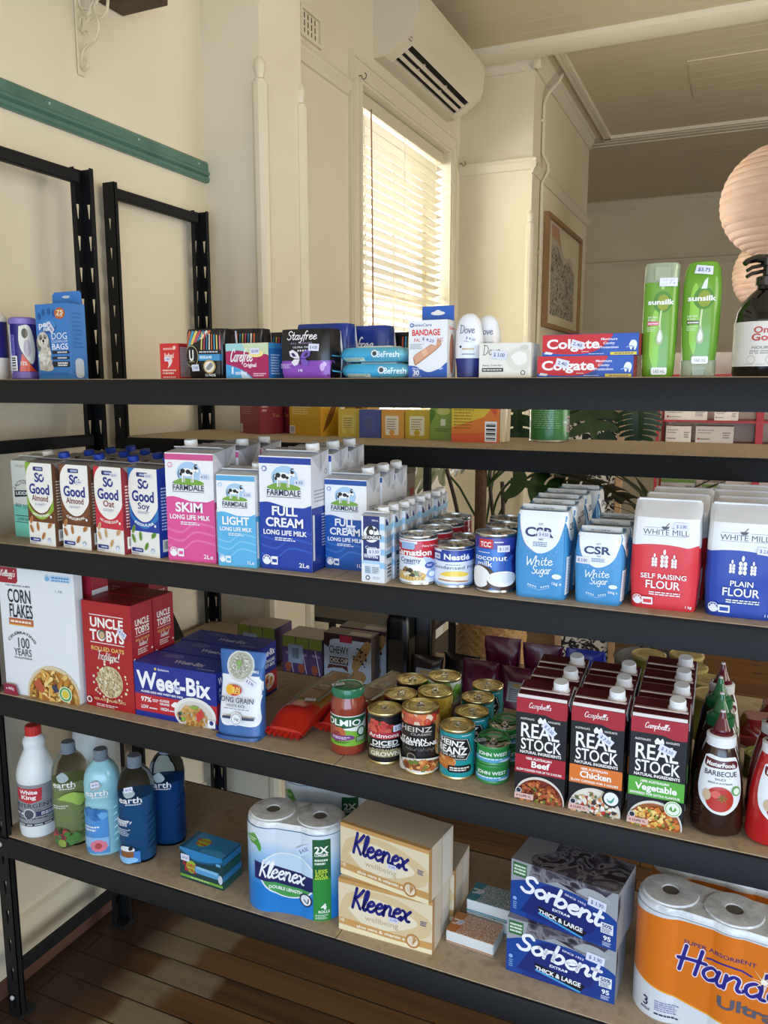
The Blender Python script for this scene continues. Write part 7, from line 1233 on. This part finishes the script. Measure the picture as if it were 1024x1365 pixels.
def tistop(A): A.rect(0, 0, 1, 1, '#c4b8a4'); A.rect(0, 0, 1, .08, tan); A.ell(.5, .52, .34, .3, '#b4ac9c', 30); A.ell(.5, .52, .33, .28, '#c0b6a4', 30)
GK = 'cream tissue boxes on the bottom shelf'
ti = box_item('tissue_box', 'lower cream tissue box of the front stack', 'tissue box', .208, .108, .116, '#e0d0ae', tis, tisside, None, tistop, GK); at(ti, 1.072, .092, Z4, 1.3); sticker(ti, fF(.208, .108, .116), .208, .116, .60, .47, '2.70', 0, .02, .010, bg='#cfd2ea')
dup(ti, (1.076, .094, Z4+.1168), -6.5, 'upper cream tissue box of the front stack', GK); dup(ti, (1.078, .207, Z4), 1, 'lower cream tissue box at the back, its side showing', GK, ('price_sticker',)); 
def nap(label, x, y, rz, c, c2, z=Z4):
    t = thing('napkin_pack', label, 'napkins', group='napkin packs'); mb = MB(); R = random.Random(int(x*999))
    for k in range(9): j = R.uniform(-.0006, .0006); mb.rbox(-.0505+j, .0505+j, -.032, .032, .0002+k*.0029, .0002+(k+1)*.0029-.0004, .0006, M('#dfe3e2', .8))
    mb.build('paper_stack', t); mb = MB(); pat = noise_mat('printed_napkin_'+c.strip('#'), [c, '#e0d8cc', c2], (320, 320, 320), 1, .5, rampos=[.40, .5, .58]); mb.rbox(-.051, .051, -.0325, .0325, .0262, .0278, .0006, pat); A = Art(mb, lambda u, v, o: (u, v-.0325, .0278+o), .102, .065, None, .0003, .4); A.rect(0, 0, .2, 1, c); A.curve([(.2, 0), (.24, .3), (.2, .6), (.24, 1), (.1, 1), (.1, 0)], c); A.lines(.03, .3, .15, .7, 2, '#e8dccc', .4); mb.rbox(-.051, .051, -.0328, -.032, .002, .0045, .0002, M(c, .4)); mb.build('printed_top', t); m2 = MB(); m2.box(.0508, .0515, -.028, .028, .003, .026, M('#cfd6da', .15)); m2.build('clear_wrap_end', t)
    sticker(t, lambda u, v, o: (u, v, .0278+o), .1, .065, .18, 0, '2.00', 1.0, .016, .011, off=.001); return at(t, x, y, z, rz)
nap('orange patterned paper napkin pack beside the tissue boxes', 1.242, .118, -3, '#b8733c', '#a8622c')
nap('lower blue patterned napkin pack behind the orange one', 1.262, .192, -4, '#2f7f92', '#246a80')
nap('upper blue patterned napkin pack resting on the lower blue one', 1.261, .193, -2, '#2f7f92', '#246a80', Z4+.0285)
smoke = noise_mat('smoky_grey_print', ['#26242c', '#4a4654', '#85838a', '#3a3642', '#1f1d24'], (14, 14, 14), 5, .4, distort=3, rampos=[.3, .42, .52, .58, .7])
def sorb(A):
    A.rect(0, 0, 1, 1, '#9a9ea4'); A.poly([(.16, .62), (.2, 1), (.95, 1), (.86, .8), (.7, .72), (.45, .85)], smoke); A.curve([(.62, .8), (.72, .92), (.86, .9), (.94, .78), (.8, .74)], '#a4a8ac'); A.curve([(-.02, .58), (.2, .72), (.45, .76), (.7, .72), (1.02, .48), (1.02, -.05), (-.02, -.05)], '#1a4492'); A.curve([(.15, .0), (.3, .68), (.6, .7), (.85, .5), (.9, .1), (.5, -.03)], '#1b3684'); A.curve([(.1, .1), (.3, .66), (.55, .7), (.8, .4), (.7, .1)], '#182a70')
    A.rect(.02, .72, .155, .96, '#2f6a38'); A.lines(.03, .75, .145, .93, 3, '#d4e4d0', .6, ragged=False); A.script('Sorbent', .48, .50, .16, '#f2f3f8', w=.76, th=.36, shear=.2, rot=-.10); A.text('SINCE 1952', .62, .66, .035, '#e4e8f2', w=.2, b=1, rot=-.16); A.text('EXTRA', .48, .33, .045, '#e8ecf4', w=.14, b=2, rot=-.05); A.circ(.565, .325, .013, '#e8ecf4', 10); A.poly([(.27, .31), (.74, .155), (.70, .045), (.28, .2)], '#14161e'); A.text('THICK & LARGE', .49, .185, .075, '#f4f4f6', w=.42, b=2, rot=-.085); A.poly([(.28, .2), (.70, .045), (.70, .01), (.28, .165)], '#4a9fd8')
    A.rect(.86, .26, .97, .44, '#e8ecf2'); A.text('50%', .915, .39, .06, '#1f2f70', w=.09, b=2); A.lines(.87, .27, .96, .35, 3, '#1f2f70', .5); A.text('95', .92, .18, .075, '#eef0f6', w=.07, b=2); A.lines(.88, .04, .96, .12, 3, '#cfd8ee', .5); A.circ(.045, .30, .02, '#8ab0e0', 10); A.lines(.03, .1, .07, .25, 4, '#8ab0e0', .5)
def sorbside(A): A.rect(0, 0, 1, 1, '#a0a4aa'); A.rect(.36, 0, .37, 1, '#7a7e84'); A.poly([(0, .5), (.14, .7), (.1, .95), (0, .9)], '#4a4852'); A.rect(.55, 0, .56, 1, '#8a8e94')
def sorbtop(A): A.rect(0, 0, 1, 1, '#8f9298'); A.curve([(.2, -.02), (.16, .3), (.3, .6), (.34, 1.02), (.95, 1.02), (1.0, .5), (.9, -.02)], smoke)
GB = 'stacked dark blue tissue boxes'
so = box_item('tissue_box', 'lower dark blue tissue box of the stack beside the kitchen towel', 'tissue box', .208, .108, .114, '#9a9ea4', sorb, sorbside, None, sorbtop, GB); at(so, 1.430, .112, Z4, -2); sticker(so, fF(.208, .108, .114), .208, .114, .82, .72, '$ 3.90', -.12, .034, .017, bg='#dcdff0')
dup(so, (1.437, .114, Z4+.1148), -9, 'upper dark blue tissue box of the stack beside the kitchen towel', GB)
def hand(A):
    A.rect(0, 0, 1, 1, '#d4d9de'); A.curve([(-.02, .36), (.2, .28), (.5, .20), (.8, .24), (1.02, .32), (1.02, .92), (-.02, .92)], '#d8741e'); A.rect(0, .30, 1, .9, '#d8741e') if 0 else None; A.stroke([(-.02, .36), (.2, .28), (.5, .20), (.8, .24), (1.02, .32)], .008, '#e8a838'); A.text('SUPER ABSORBENT', .46, .80, .035, '#3a2c6a', w=.36, b=1, rot=-.02)
    A.script('Handee', .56, .58, .125, '#2b2a84', w=.62, th=.24, shear=.12, rot=-.04, outline='#e6dce8', oth=.14); A.stroke([(.40, .72), (.52, .73), (.62, .69)], .010, '#2b2a84'); [A.poly([(.68, .68), (.68+.075*math.cos(k*PI/4), .68+.12*math.sin(k*PI/4)), (.68+.012*math.cos(k*PI/4+.5), .68+.02*math.sin(k*PI/4+.5))], '#f2d8a0') for k in range(8)]; A.circ(.68, .68, .016, '#faf0dc', 12); A.text('Ultra', .60, .385, .095, '#5a5a66', w=.28, b=2, rot=-.02)
    A.text('3', .10, .14, .08, '#2b2a5c', w=.035, b=1); A.text('ROLLS', .10, .07, .02, '#2b2a5c', w=.05, b=2); A.lines(.15, .09, .28, .19, 5, '#8a8cb8', .45); A.lines(.15, .05, .28, .075, 1, '#2b2a5c'); A.rect(.93, .02, 1, .3, '#3a3584')
GH = 'kitchen towel packs'
t = thing('kitchen_towel_pack', 'orange three roll kitchen towel pack at the bottom right corner', 'kitchen towel', group=GH); rollpack(t, 3, .0555, .222, '#d4d9de', hand); at(t, 1.722, .092, Z4, -7)
m2 = MB(); A = Art(m2, lambda u, v, o: (u, v, .2262+o), .3, .1, None, .001); A.poly([(-.02, -.1), (.06, -.22), (.07, -.2), (-.01, -.07)], '#22245c'); A.bound = None; A.poly([(.04, -.05), (.11, -.22), (.12, -.2), (.05, -.02)], '#22245c'); m2.build('ink_mark', t) if 0 else None
dup(t, (1.735, .232, Z4), -4, 'second kitchen towel pack behind the orange one at the front', GH)
# ================================================================ REAR UNIT, LOWER BOARD
def juice(A): A.rect(0, 0, 1, 1, '#4a3a5c'); [(A.rect(k/3+.01, 0, (k+1)/3-.01, 1, '#5a3f74'), A.rect(k/3+.01, .72, (k+1)/3-.01, 1, '#8a9a3c'), A.text('TROPICAL', k/3+.18, .56, .06, '#c8b4d8', w=.2, b=2), A.ell(k/3+.14, .2, .08, .13, '#b0583a'), A.stroke([(k/3+.16, .7), (k/3+.27, .08)], .02, '#d8d4e0', smooth=False)) for k in range(3)]; A.rect(.15, .32, .52, .80, '#9fb0cc'); A.bars(.22, .38, .46, .74, bg='#a8b8d0', c='#33405c')
ju = box_item('juice_box_pack', 'purple six pack of juice boxes on the rear shelf behind the wheat biscuits', 'juice', .135, .10, .118, '#4a3a5c', juice, None, None, lambda A: (A.rect(0, 0, 1, 1, '#a89a8a'), [A.rect(k/3, 0, k/3+.01, 1, '#7a6c60') for k in range(3)]), group='juice box packs'); at(ju, .535, .70, ZB, 0)
dup(ju, (.350, .74, ZB), 0, 'juice box pack farther left on the rear shelf', 'juice box packs')
def chewy(A): A.rect(0, 0, 1, 1, '#b4c0d0'); A.rect(0, .9, 1, 1, '#3c2420'); A.curve([(-.02, 1.0), (-.02, .8), (.1, .72), (.14, .86), (.3, .92)], '#3c2420'); A.rect(.34, .84, .6, .98, '#a8283a'); A.text('CHEWY', .32, .68, .14, '#1c191c', w=.42, b=1); A.poly([(.12, .54), (.52, .54), (.52, .40), (.12, .40)], '#33201c'); A.text('CHOC CHIP', .32, .47, .09, '#d8ccc0', w=.38, b=2); A.poly([(.1, .38), (.5, .38), (.52, .26), (.4, .33), (.2, .32), (.06, .28)], '#5a2a24'); A.lines(.15, .18, .45, .26, 3, '#4a5468', .5); A.curve([(.6, .35), (.7, .3), (.98, .75), (.98, .9), (.85, .88), (.62, .5)], '#a8804c'); A.curve([(.6, .1), (.72, .0), (.9, .2), (.8, .32), (.6, .28)], '#a8804c'); A.chunks(.78, .58, .18, .22, ['#3c2a20', '#c09a60', '#2f201a'], 34, .02, 3); A.lines(.03, .03, .3, .08, 1, '#6a7488')
cw = box_item('muesli_bar_box', 'pale blue choc chip muesli bar box on the rear shelf', 'box', .150, .055, .150, '#b4c0d0', chewy, lambda A: A.rect(0, 0, 1, 1, '#6a5a54'), None, lambda A: (A.rect(0, 0, 1, 1, '#3c2420'), A.rect(.5, .1, .95, .6, '#8a7a70')), group='muesli bar boxes'); at(cw, .690, .665, ZB, 0)
dup(cw, (.705, .735, ZB), 0, 'dark topped muesli bar box behind the pale blue one', 'muesli bar boxes')
t0 = None
for k, (x, y, l) in enumerate(((.835, .685, 'dark square oil bottle, left one on the rear shelf'), (.872, .76, 'dark square oil bottle behind the left one'))):
    if k == 0:
        t0 = thing('oil_bottle', l, 'bottle', (x, y, ZB), 0, 'dark square oil bottles'); mb = MB(); bk2 = M('#060606', .3, spec=.3); mb.lathe([(.030, 0), (.033, .004), (.033, .20), (.026, .222), (.014, .235), (.013, .265)], bk2, 32, pw=7); A = Art(mb, lambda u, v, o: (u, -.0335-o, v), .06, .2, None, .0006); A.rect(.12, .2, .88, .75, '#2c2417'); A.lines(.2, .3, .8, .65, 5, '#2c2418', .4); A2 = Art(mb, lambda u, v, o: (.0335+o, u, v), .06, .2, None, .0006); A2.rect(.12, .2, .88, .75, '#332a1a'); mb.build('bottle', t0); m2 = MB(); m2.lathe([(.0155, .262), (.0155, .288), (0, .289)], M('#16130f', .4), 20); m2.build('cap', t0)
    else: dup(t0, (x, y, ZB), 8, l)
def coffee(label, x, y, w, h, c, rz, white=True):
    t = thing('foil_bag', label, 'bag', group='glossy foil bags on the rear shelf'); s = Sack(w, .05, h, 3.0, lambda v: 1-.05*math.sin(PI*v), lambda v: max(.06, (1-v)**.6*1.1), .003, len(label)); mb = MB(); s.body(mb, M(c, .28, coat=.2), 22, 40)
    if white: A = Art(mb, s.front, w, h, (.01, .01), .003, .4, step=.0002); A.rrect(.18, .2, .78, .68, '#8f9498', .02); A.ell(.48, .60, .16, .05, '#a08a4c'); A.lines(.24, .24, .72, .52, 6, '#4a4e56', .45)
    mb.build('bag', t); m2 = MB(); m2.tube([(w*.42, -.024, .01), (w*.46, -.016, h*.5), (w*.46, -.002, h*.95)], .0025, M(c, .15, coat=.5), 6); m2.build('side_seal', t); return at(t, x, y, ZB, rz)
coffee('dark brown foil bag with a white label, beside the oil bottles', .915, .69, .095, .105, '#1e1717', 4); coffee('dark foil bag without a label, behind the tomato cans', .995, .752, .11, .10, '#1c1516', -4, False)
for k, (x, y, h) in enumerate(((1.072, .685, .115), (1.184, .685, .11), (1.10, .80, .15), (1.213, .80, .145))): coffee(['maroon foil bag at the left of the maroon group', 'maroon foil bag with a white label, in front at the right of the maroon group', 'taller maroon foil bag at the back left', 'taller maroon foil bag at the back right'][k], x, y, .105, h, '#5a0f38', -4+3*k, k == 1)
for k, (x, y, h) in enumerate(((1.297, .68, .138), (1.335, .77, .155))): coffee(['royal blue foil bag with a white label, behind the stock cartons', 'royal blue foil bag behind the labelled blue one'][k], x, y, .105, h, '#1a2fa6', 0, k == 0)
yl = M('#b4a46a', .25, coat=.3)
for k, (x, y) in enumerate(((1.482, .925), (1.592, .865), (1.578, .966), (1.640, .778), (1.655, .682))):
    if k == 0:
        t0 = thing('deli_tub', 'yellow lidded tub nearest the stock cartons, left one', 'tub', (x, y, ZB), 0, 'yellow lidded tubs on the rear shelf'); mb = MB(); mb.lathe([(.036, 0), (.040, .006), (.0435, .108)], M('#6d6a22', .3), 32); mb.build('tub', t0); m2 = MB(); m2.lathe([(.0445, .106), (.0465, .109), (.0465, .115), (.043, .117), (.041, .1145), (0, .1145)], yl, 36, cap0=False); A = Art(m2, lambda u, v, o: (u, v-.04, .1148+o), .08, .08, None, .0004); A.ell(.5, .5, .3, .3, '#a8965c'); A.lines(.3, .4, .7, .6, 3, '#7a6c40', .4); m2.build('lid', t0)
    else: dup(t0, (x, y, ZB), 10*k, ['', 'yellow lidded tub in the middle of the group', 'yellow lidded tub farthest back', 'yellow lidded tub half hidden behind the vegetable stock', 'yellow lidded tub nearest the front of the rear shelf'][k])
redf = M('#6c1418', .2, coat=.5)
for k, (x, y) in enumerate(((1.775, .70), (1.82, .81), (1.905, .715))):
    t = thing('vacuum_pack', ['crinkled dark red pack, front left one on the rear shelf at right', 'crinkled dark red pack behind the front left one', 'crinkled dark red pack at the far right edge'][k], 'pack', group='dark red vacuum packs'); s = Sack(.12, .09, .070, 3, lambda v: .8+.2*math.sin(PI*v), lambda v: .75+.25*math.sin(PI*v), .006, k+2); mb = MB(); s.body(mb, redf, 12, 44); mb.build('pack', t); m2 = MB(); m2.rbox(-.06, .06, -.046, -.040, .028, .034, .001, redf); m2.build('sealed_edge', t); at(t, x, y, ZB, 6*k)
olv = can('small_tub', 'short olive green tub on the third shelf behind the tomato sauce', .036, .045, '#6b7030', None, M('#7d8440', .3), M('#6b7030', .3), None, tab=False, cat='tub'); at(olv, 1.760, .305, Z3, 0)
# ================================================================ THE ROOM BEYOND
def leafmesh(mb, L_, Wd, mat, M4, notch=5, fold=.15, droop=.25):
    """split leaf: a narrow blade along the midrib (+y from the stalk) with separate curved fingers on both sides"""
    def T(x, y): r = abs(x)/(Wd/2); return M4 @ Vector((x, y, fold*abs(x)-droop*(y/L_)**2*L_-.22*r*r*Wd*.5))
    core = [(Wd*.10*math.sin(PI*min(1, .15+.85*k/8))**.6+.002, L_*k/8) for k in range(9)]
    for sg in (-1, 1):
        for (x0, y0), (x1, y1) in zip(core, core[1:]): mb.poly([T(0, y0), T(sg*x0, y0), T(sg*x1, y1), T(0, y1)], mat)
        for k in range(notch):
            f0, f1 = .02+.88*k/notch, .02+.88*(k+.86)/notch; env = Wd/2*(math.sin(PI*min(1, .2+.78*(f0+f1)/2))**.65); lift = L_*(.14-.10*f0) if k else -L_*.10; P = []
            for j in range(6):
                q = j/5; x = Wd*.04+(env-Wd*.04)*q; wq = 1-.35*q*q if j < 5 else .3; m_ = (f0+f1)/2*L_+lift*q*q; hw = (f1-f0)/2*L_*(wq*(1.0+.12*q)); P.append((x, m_-hw, m_+hw))
            for (x0, a0, b0), (x1, a1, b1) in zip(P, P[1:]): mb.poly([T(sg*x0, a0), T(sg*x1, a1), T(sg*x1, b1), T(sg*x0, b0)], mat)
leafM = noise_mat('monstera_leaf', ['#142a10', '#1f3d18', '#10220b'], (8, 8, 8), 3, .4); stemM = M('#3f5426', .5); stemB = M('#3a2c1e', .6)
t = thing('wicker_basket', 'round brown wicker basket holding the monstera plant', 'basket', (.765, 1.84, .34)); wk = noise_mat('wicker', ['#8a6238', '#b08650', '#70502c'], (60, 60, 160), 3, .6); mb = MB(); P = []
for k in range(46): z = .004+.4*k/45; P.append((.118+.026*math.sin(PI*k/45*.8), z))
P += [(P[-1][0]-.012, .404), (.118, .36), (0, .36)]; mb.lathe(P[-3:], wk, 40, cap0=False)
NW = 120; rg = []
for k in range(46):
    z = .004+.4*k/45; r0 = .118+.026*math.sin(PI*k/45*.8); ring = []
    for j in range(NW): q = 2*PI*j/NW; rr = r0+.0055*math.cos(20*q+PI*(k//2))*(1 if k % 2 else .3); ring.append((rr*math.cos(q), rr*math.sin(q), z))
    rg.append(mb.add(ring))
for a, b in zip(rg, rg[1:]):
    for j in range(NW): mb.face((a+j, a+(j+1) % NW, b+(j+1) % NW, b+j), wk)
mb.face([rg[0]+j for j in range(NW)][::-1], wk); mb.build('body', t, 1.2); m2 = MB(); m2.lathe([(.134+.009*math.cos(a), .405+.009*math.sin(a)) for a in [2*PI*k/8 for k in range(9)]], wk, 36, cap0=False, cap1=False); m2.build('rim', t)
for sg in (-1, 1): m2 = MB(); m2.tube([(sg*.14, -.03, .37), (sg*.17, -.02, .40), (sg*.175, 0, .41), (sg*.17, .02, .40), (sg*.14, .03, .37)], .007, wk, 8); m2.build('handle', t)
t = thing('plant_stand', 'low black metal stand under the wicker basket', 'stand', (.765, 1.84, 0)); mb = MB(); bkm = M('#141313', .5); mb.lathe([(.16, .325), (.16, .339), (0, .339)], bkm, 32); mb.build('top', t)
for k in range(3): a = 2*PI*k/3+.4; m2 = MB(); m2.tube([(.13*math.cos(a), .13*math.sin(a), .326), (.17*math.cos(a), .17*math.sin(a), .004)], .009, bkm, 8); m2.build('leg', t)
t = thing('monstera_plant', 'tall monstera plant climbing a brown moss pole behind the shelves', 'plant', (.805, 1.82, .70)); mb = MB(); mb.lathe([(.024, 0), (.025, .2), (.023, .5), (.025, .82), (.018, .85), (0, .855)], noise_mat('coir_pole', ['#4a3220', '#6a4a30', '#3a2618'], (80, 80, 30), 4, .9, .8, 160), 18, (-.075, -.06, 0)); mb.build('moss_pole', t)
for P in ([(-.07, -.03, .0), (-.03, .0, .3), (-.05, -.02, .6), (-.02, .02, .85)], [(-.08, -.08, .05), (-.16, -.1, .45), (-.2, -.12, .62)], [(-.07, -.1, .28), (.10, -.12, .36), (.30, -.1, .44)], [(-.1, -.08, .30), (-.22, -.1, .38), (-.32, -.08, .28), (-.34, -.08, .1)], [(-.05, -.1, .2), (.0, -.14, .34), (.04, -.14, .42), (.03, -.12, .58)]): m2 = MB(); m2.tube(spline(P, 6), .008, stemB, 7); m2.build('stem', t)
for (x, y, z, L_, Wd, yaw, pit, rol, nt) in ((.535, -.2, .895, .15, .165, 192, -78, 12, 7), (.435, -.14, .90, .17, .10, 175, -80, -30, 4), (.125, -.28, .90, .22, .16, 200, -82, 20, 4), (.12, -.34, .61, .34, .30, -80, -8, 22, 5), (.20, -.24, .64, .38, .34, -66, -6, -14, 6), (.30, -.1, 1.0, .30, .28, -150, -40, 10, 6), (.12, .1, 1.02, .34, .32, 30, 10, 0, 6), (-.05, .12, .72, .28, .26, 95, -20, -20, 6)):
    m2 = MB(); M4 = Matrix.Translation((x, y, z)) @ Matrix.Rotation(math.radians(yaw), 4, 'Z') @ Matrix.Rotation(math.radians(pit), 4, 'X') @ Matrix.Rotation(math.radians(rol), 4, 'Y'); leafmesh(m2, L_, Wd, leafM, M4, nt); b0 = M4 @ Vector((0, 0, 0)); m2.tube(spline([(-.06, -.04, max(.05, z-.35)), ((x-.06)/2, y*.6, z-.1), tuple(b0)], 5), .005, stemM, 6); m2.build('leaf', t)
m2 = MB(); M4 = Matrix.Translation((-.22, -.06, .60)) @ Matrix.Rotation(math.radians(95), 4, 'Z') @ Matrix.Rotation(math.radians(-5), 4, 'X') @ Matrix.Rotation(math.radians(-35), 4, 'Y'); leafmesh(m2, .20, .20, noise_mat('pale_leaf', ['#8f9f7c', '#b9c2a6', '#6f8460'], (30, 6, 6), 3, .4), M4, 5); m2.tube([(-.08, -.06, .40), (-.16, -.07, .54), (-.22, -.06, .60)], .005, stemM, 6); m2.build('leaf', t)
# dark leafy plant on the floor farther back
t = thing('floor_plant', 'dark bushy plant with strap leaves in a pot on the floor behind', 'plant', (1.36, 2.45, .45)); mb = MB(); R = random.Random(8); dk = noise_mat('dark_strap_leaf', ['#141f10', '#1f2e18', '#0f170c'], (10, 10, 10), 2, .45)
for k in range(110):
    a = R.random()*2*PI; e = R.uniform(.2, 1.2); L_ = R.uniform(.26, .42); z0 = R.uniform(.0, .62); P = []
    for j in range(5): f = j/4; P.append(Vector((math.cos(a)*L_*f*math.cos(e*(1-f*.9)), math.sin(a)*L_*f*math.cos(e*(1-f*.9)), z0+L_*f*math.sin(e)-.25*L_*f*f)))
    n = Vector((-math.sin(a), math.cos(a), 0))
    for j in range(4): w0, w1 = .016*math.sin(PI*min(1, .15+j/4*.85)), .016*math.sin(PI*min(1, .15+(j+1)/4*.85)); mb.poly([P[j]-n*w0, P[j]+n*w0, P[j+1]+n*w1, P[j+1]-n*w1], dk)
mb.build('foliage', t, None); m2 = MB(); m2.tube([(0, 0, -.12), (.01, 0, .3), (0, .01, .62)], .014, stemB, 8); m2.build('stem', t)
t = thing('plant_pot', 'grey ceramic pot of the dark bushy plant', 'pot', (1.36, 2.45, 0)); mb = MB(); mb.lathe([(.12, 0), (.15, .02), (.17, .38), (.175, .40), (.16, .40), (.155, .33), (0, .33)], M('#5a5652', .5), 36); mb.build('pot', t)
# black wire rack between the window wall and the shelves
t = thing('wire_rack', 'low black metal rack with crossed wire braces behind the rear unit', 'rack', (.07, 1.42, 0)); rk = M('#111112', .5); W3, D3, H3 = .56, .30, .735
for x in (0, W3):
    for y in (0, D3): m2 = MB(); m2.box(x-.012, x+.012, y-.012, y+.012, .0, 1.42 if (x > 0 and y == 0) else H3-.021, rk); m2.build('post', t)
for z in (.14, H3): m2 = MB(); m2.box(-.012, W3+.012, -.012, D3+.012, z-.02, z, rk); m2.build('shelf', t)
for (x0, x1) in ((.02, W3/2-.01), (W3/2+.01, W3-.02)):
    for a, b in (((x0, .16), (x1, .70)), ((x1, .16), (x0, .70))): m2 = MB(); m2.tube([(a[0], 0, a[1]), (b[0], 0, b[1])], .003, rk, 6); m2.build('cross_wire', t)
m2 = MB(); m2.box(W3/2-.01, W3/2+.01, -.01, .01, .14, H3-.02, rk); m2.build('centre_post', t)
# dark printed canister
t = thing('canister', 'grey brown canister printed with a red barn, on the black rack', 'canister', (.45, 1.60, .735)); mb = MB(); mb.rbox(-.045, .045, -.04, .04, 0, .58, .006, M('#6a6058', .5)); A = Art(mb, lambda u, v, o: (u, -.04-o, v), .085, .58, None, .0006); A.rect(.25, .84, .75, .89, '#7a2024'); A.poly([(.2, .89), (.5, .93), (.8, .89)], '#4a3a34'); A.rect(.55, .83, .65, .86, '#3a2a28'); A.text('WOODS', .5, .81, .025, '#2a2624', w=.8, b=2); A.lines(.2, .77, .8, .79, 1, '#3a3430'); A2 = Art(mb, lambda u, v, o: (.045+o, u, v), .075, .58, None, .0006); A2.rect(.25, .84, .75, .89, '#7a2024'); mb.build('body', t); m2 = MB(); m2.rbox(-.047, .047, -.042, .042, .575, .605, .004, M('#4a443e', .5)); m2.build('lid', t)
# patterned folding screen
t = thing('folding_screen', 'tan framed screen with a black and white leaf pattern behind the monstera', 'screen', (.955, 3.0, 0), 8); tn_ = noise_mat('pale_timber', ['#a4805a', '#b89468'], (3, 20, 20), 4, .5)
for a, b, c, d in ((-.16, -.125, 0, 1.4615), (.125, .16, 0, 1.4615), (-.16, .16, 1.462, 1.515), (-.1245, .1245, .10, .14)): m2 = MB(); m2.rbox(a, b, -.015, .015, c, d, .003, tn_); m2.build('frame_bar', t)
m2 = MB(); m2.box(-.125, .125, -.004, .004, .14, 1.462, noise_mat('black_white_leaf_print', ['#111010', '#161414', '#c9c3b4', '#d4cec0'], (22, 22, 22), 2, .8, distort=2, rampos=[.3, .49, .52, .7])); m2.build('panel', t)
# red metal shelf with white boxes
RS = 1.35; RX0, RY0 = 1.6846+(1.31-1.6846)*RS, 4.0
rz_ = lambda z: 1.6524+(z-1.6524)*RS
t = thing('red_shelf', 'red metal shelving with white medicine boxes at the far right', 'shelving', (RX0, RY0, 0)); rm = M('#a83034', .45); RX = .45*RS
for x, w_ in ((0, .016), (RX-.04, .04), (RX+.47, .016)):
    for y in (0, .34): m2 = MB(); m2.box(x, x+w_, y, y+.018, 0, 1.86, rm); m2.build('upright', t)
for z in (.45, rz_(1.115), rz_(1.385), rz_(1.492), rz_(1.70)): m2 = MB(); m2.box(.001, RX+.485, .001, .357, z-.011, z, rm); m2.build('shelf', t)
m2 = MB(); m2.box(.016, RX+.47, .359, .364, .4, 1.86, M('#cfc6ba', .6)); m2.build('back_panel', t)
def wbx(x, z, w, d, h, c, label, strip=None):
    x, w, d, h, z = x*RS, w*RS, d*RS, h*RS, rz_(z)+.0005
    def f(A): A.rect(0, 0, 1, 1, c); A.lines(.06, .55, .5, .85, 2, '#8a7f78', .4); A.circ(.08, .28, .03 if w > .1 else .05, '#a03a3a', 10); A.lines(.12, .2, .4, .34, 1, '#7a706a'); A.lines(.72, .3, .93, .7, 3, '#6a625c', .5); (A.rect(0, .78, 1, .92, strip) if strip else None)
    b = box_item('medicine_box', label, 'box', w, d, h, c, f, group='white boxes on the red shelf'); at(b, RX0+x+w/2, RY0+.04+d/2, z, 0)
wbx(.03, 1.492, .185, .10, .055, '#e4ddd2', 'long white medicine box on the upper red shelf, left'); wbx(.245, 1.492, .10, .10, .05, '#e4ddd2', 'short white medicine box on the upper red shelf, right'); wbx(.04, 1.385, .11, .10, .078, '#ded6cc', 'square white box on the middle red shelf'); wbx(.17, 1.385, .16, .12, .08, '#c8c0b6', 'plain grey white box beside the square one on the middle red shelf'); wbx(.03, 1.115, .15, .12, .11, '#a8a29c', 'grey box with a green stripe on the lower red shelf, left', '#5c7a2c'); wbx(.21, 1.115, .10, .12, .09, '#a8a29c', 'small grey box with a green stripe on the lower red shelf', '#5c7a2c')
t = thing('glass_vase', 'clear vase with red flowers on the red shelf at the far right edge', 'vase', (RX0+RX+.13, RY0+.15, rz_(1.385)+.0005)); t.scale = (1.35, 1.35, 1.35); mb = MB(); mb.lathe([(.028, 0), (.03, .003), (.024, .06), (.022, .085)], M('#c4d0cc', .05, trans=.6, ior=1.3), 24); mb.build('vase', t); m2 = MB(); R = random.Random(5)
for k in range(9): a = R.random()*6.28; x, y, z = .035*math.cos(a), .03*math.sin(a), R.uniform(.03, .095); m2.tube([(0, 0, .02), (x*.5, y*.5, z*.6), (x, y, z)], .002, stemM, 5)
m2.build('stems', t); m2 = MB()
for k in range(12): a = R.random()*6.28; x, y, z = .04*math.cos(a), .035*math.sin(a), R.uniform(.03, .098); m2.lathe([(0, -.008), (.009, 0), (0, .006)], M(['#a8302a', '#c84a34', '#8a9a3a'][k % 3], .6), 8, (x, y, z))
m2.build('blooms', t)
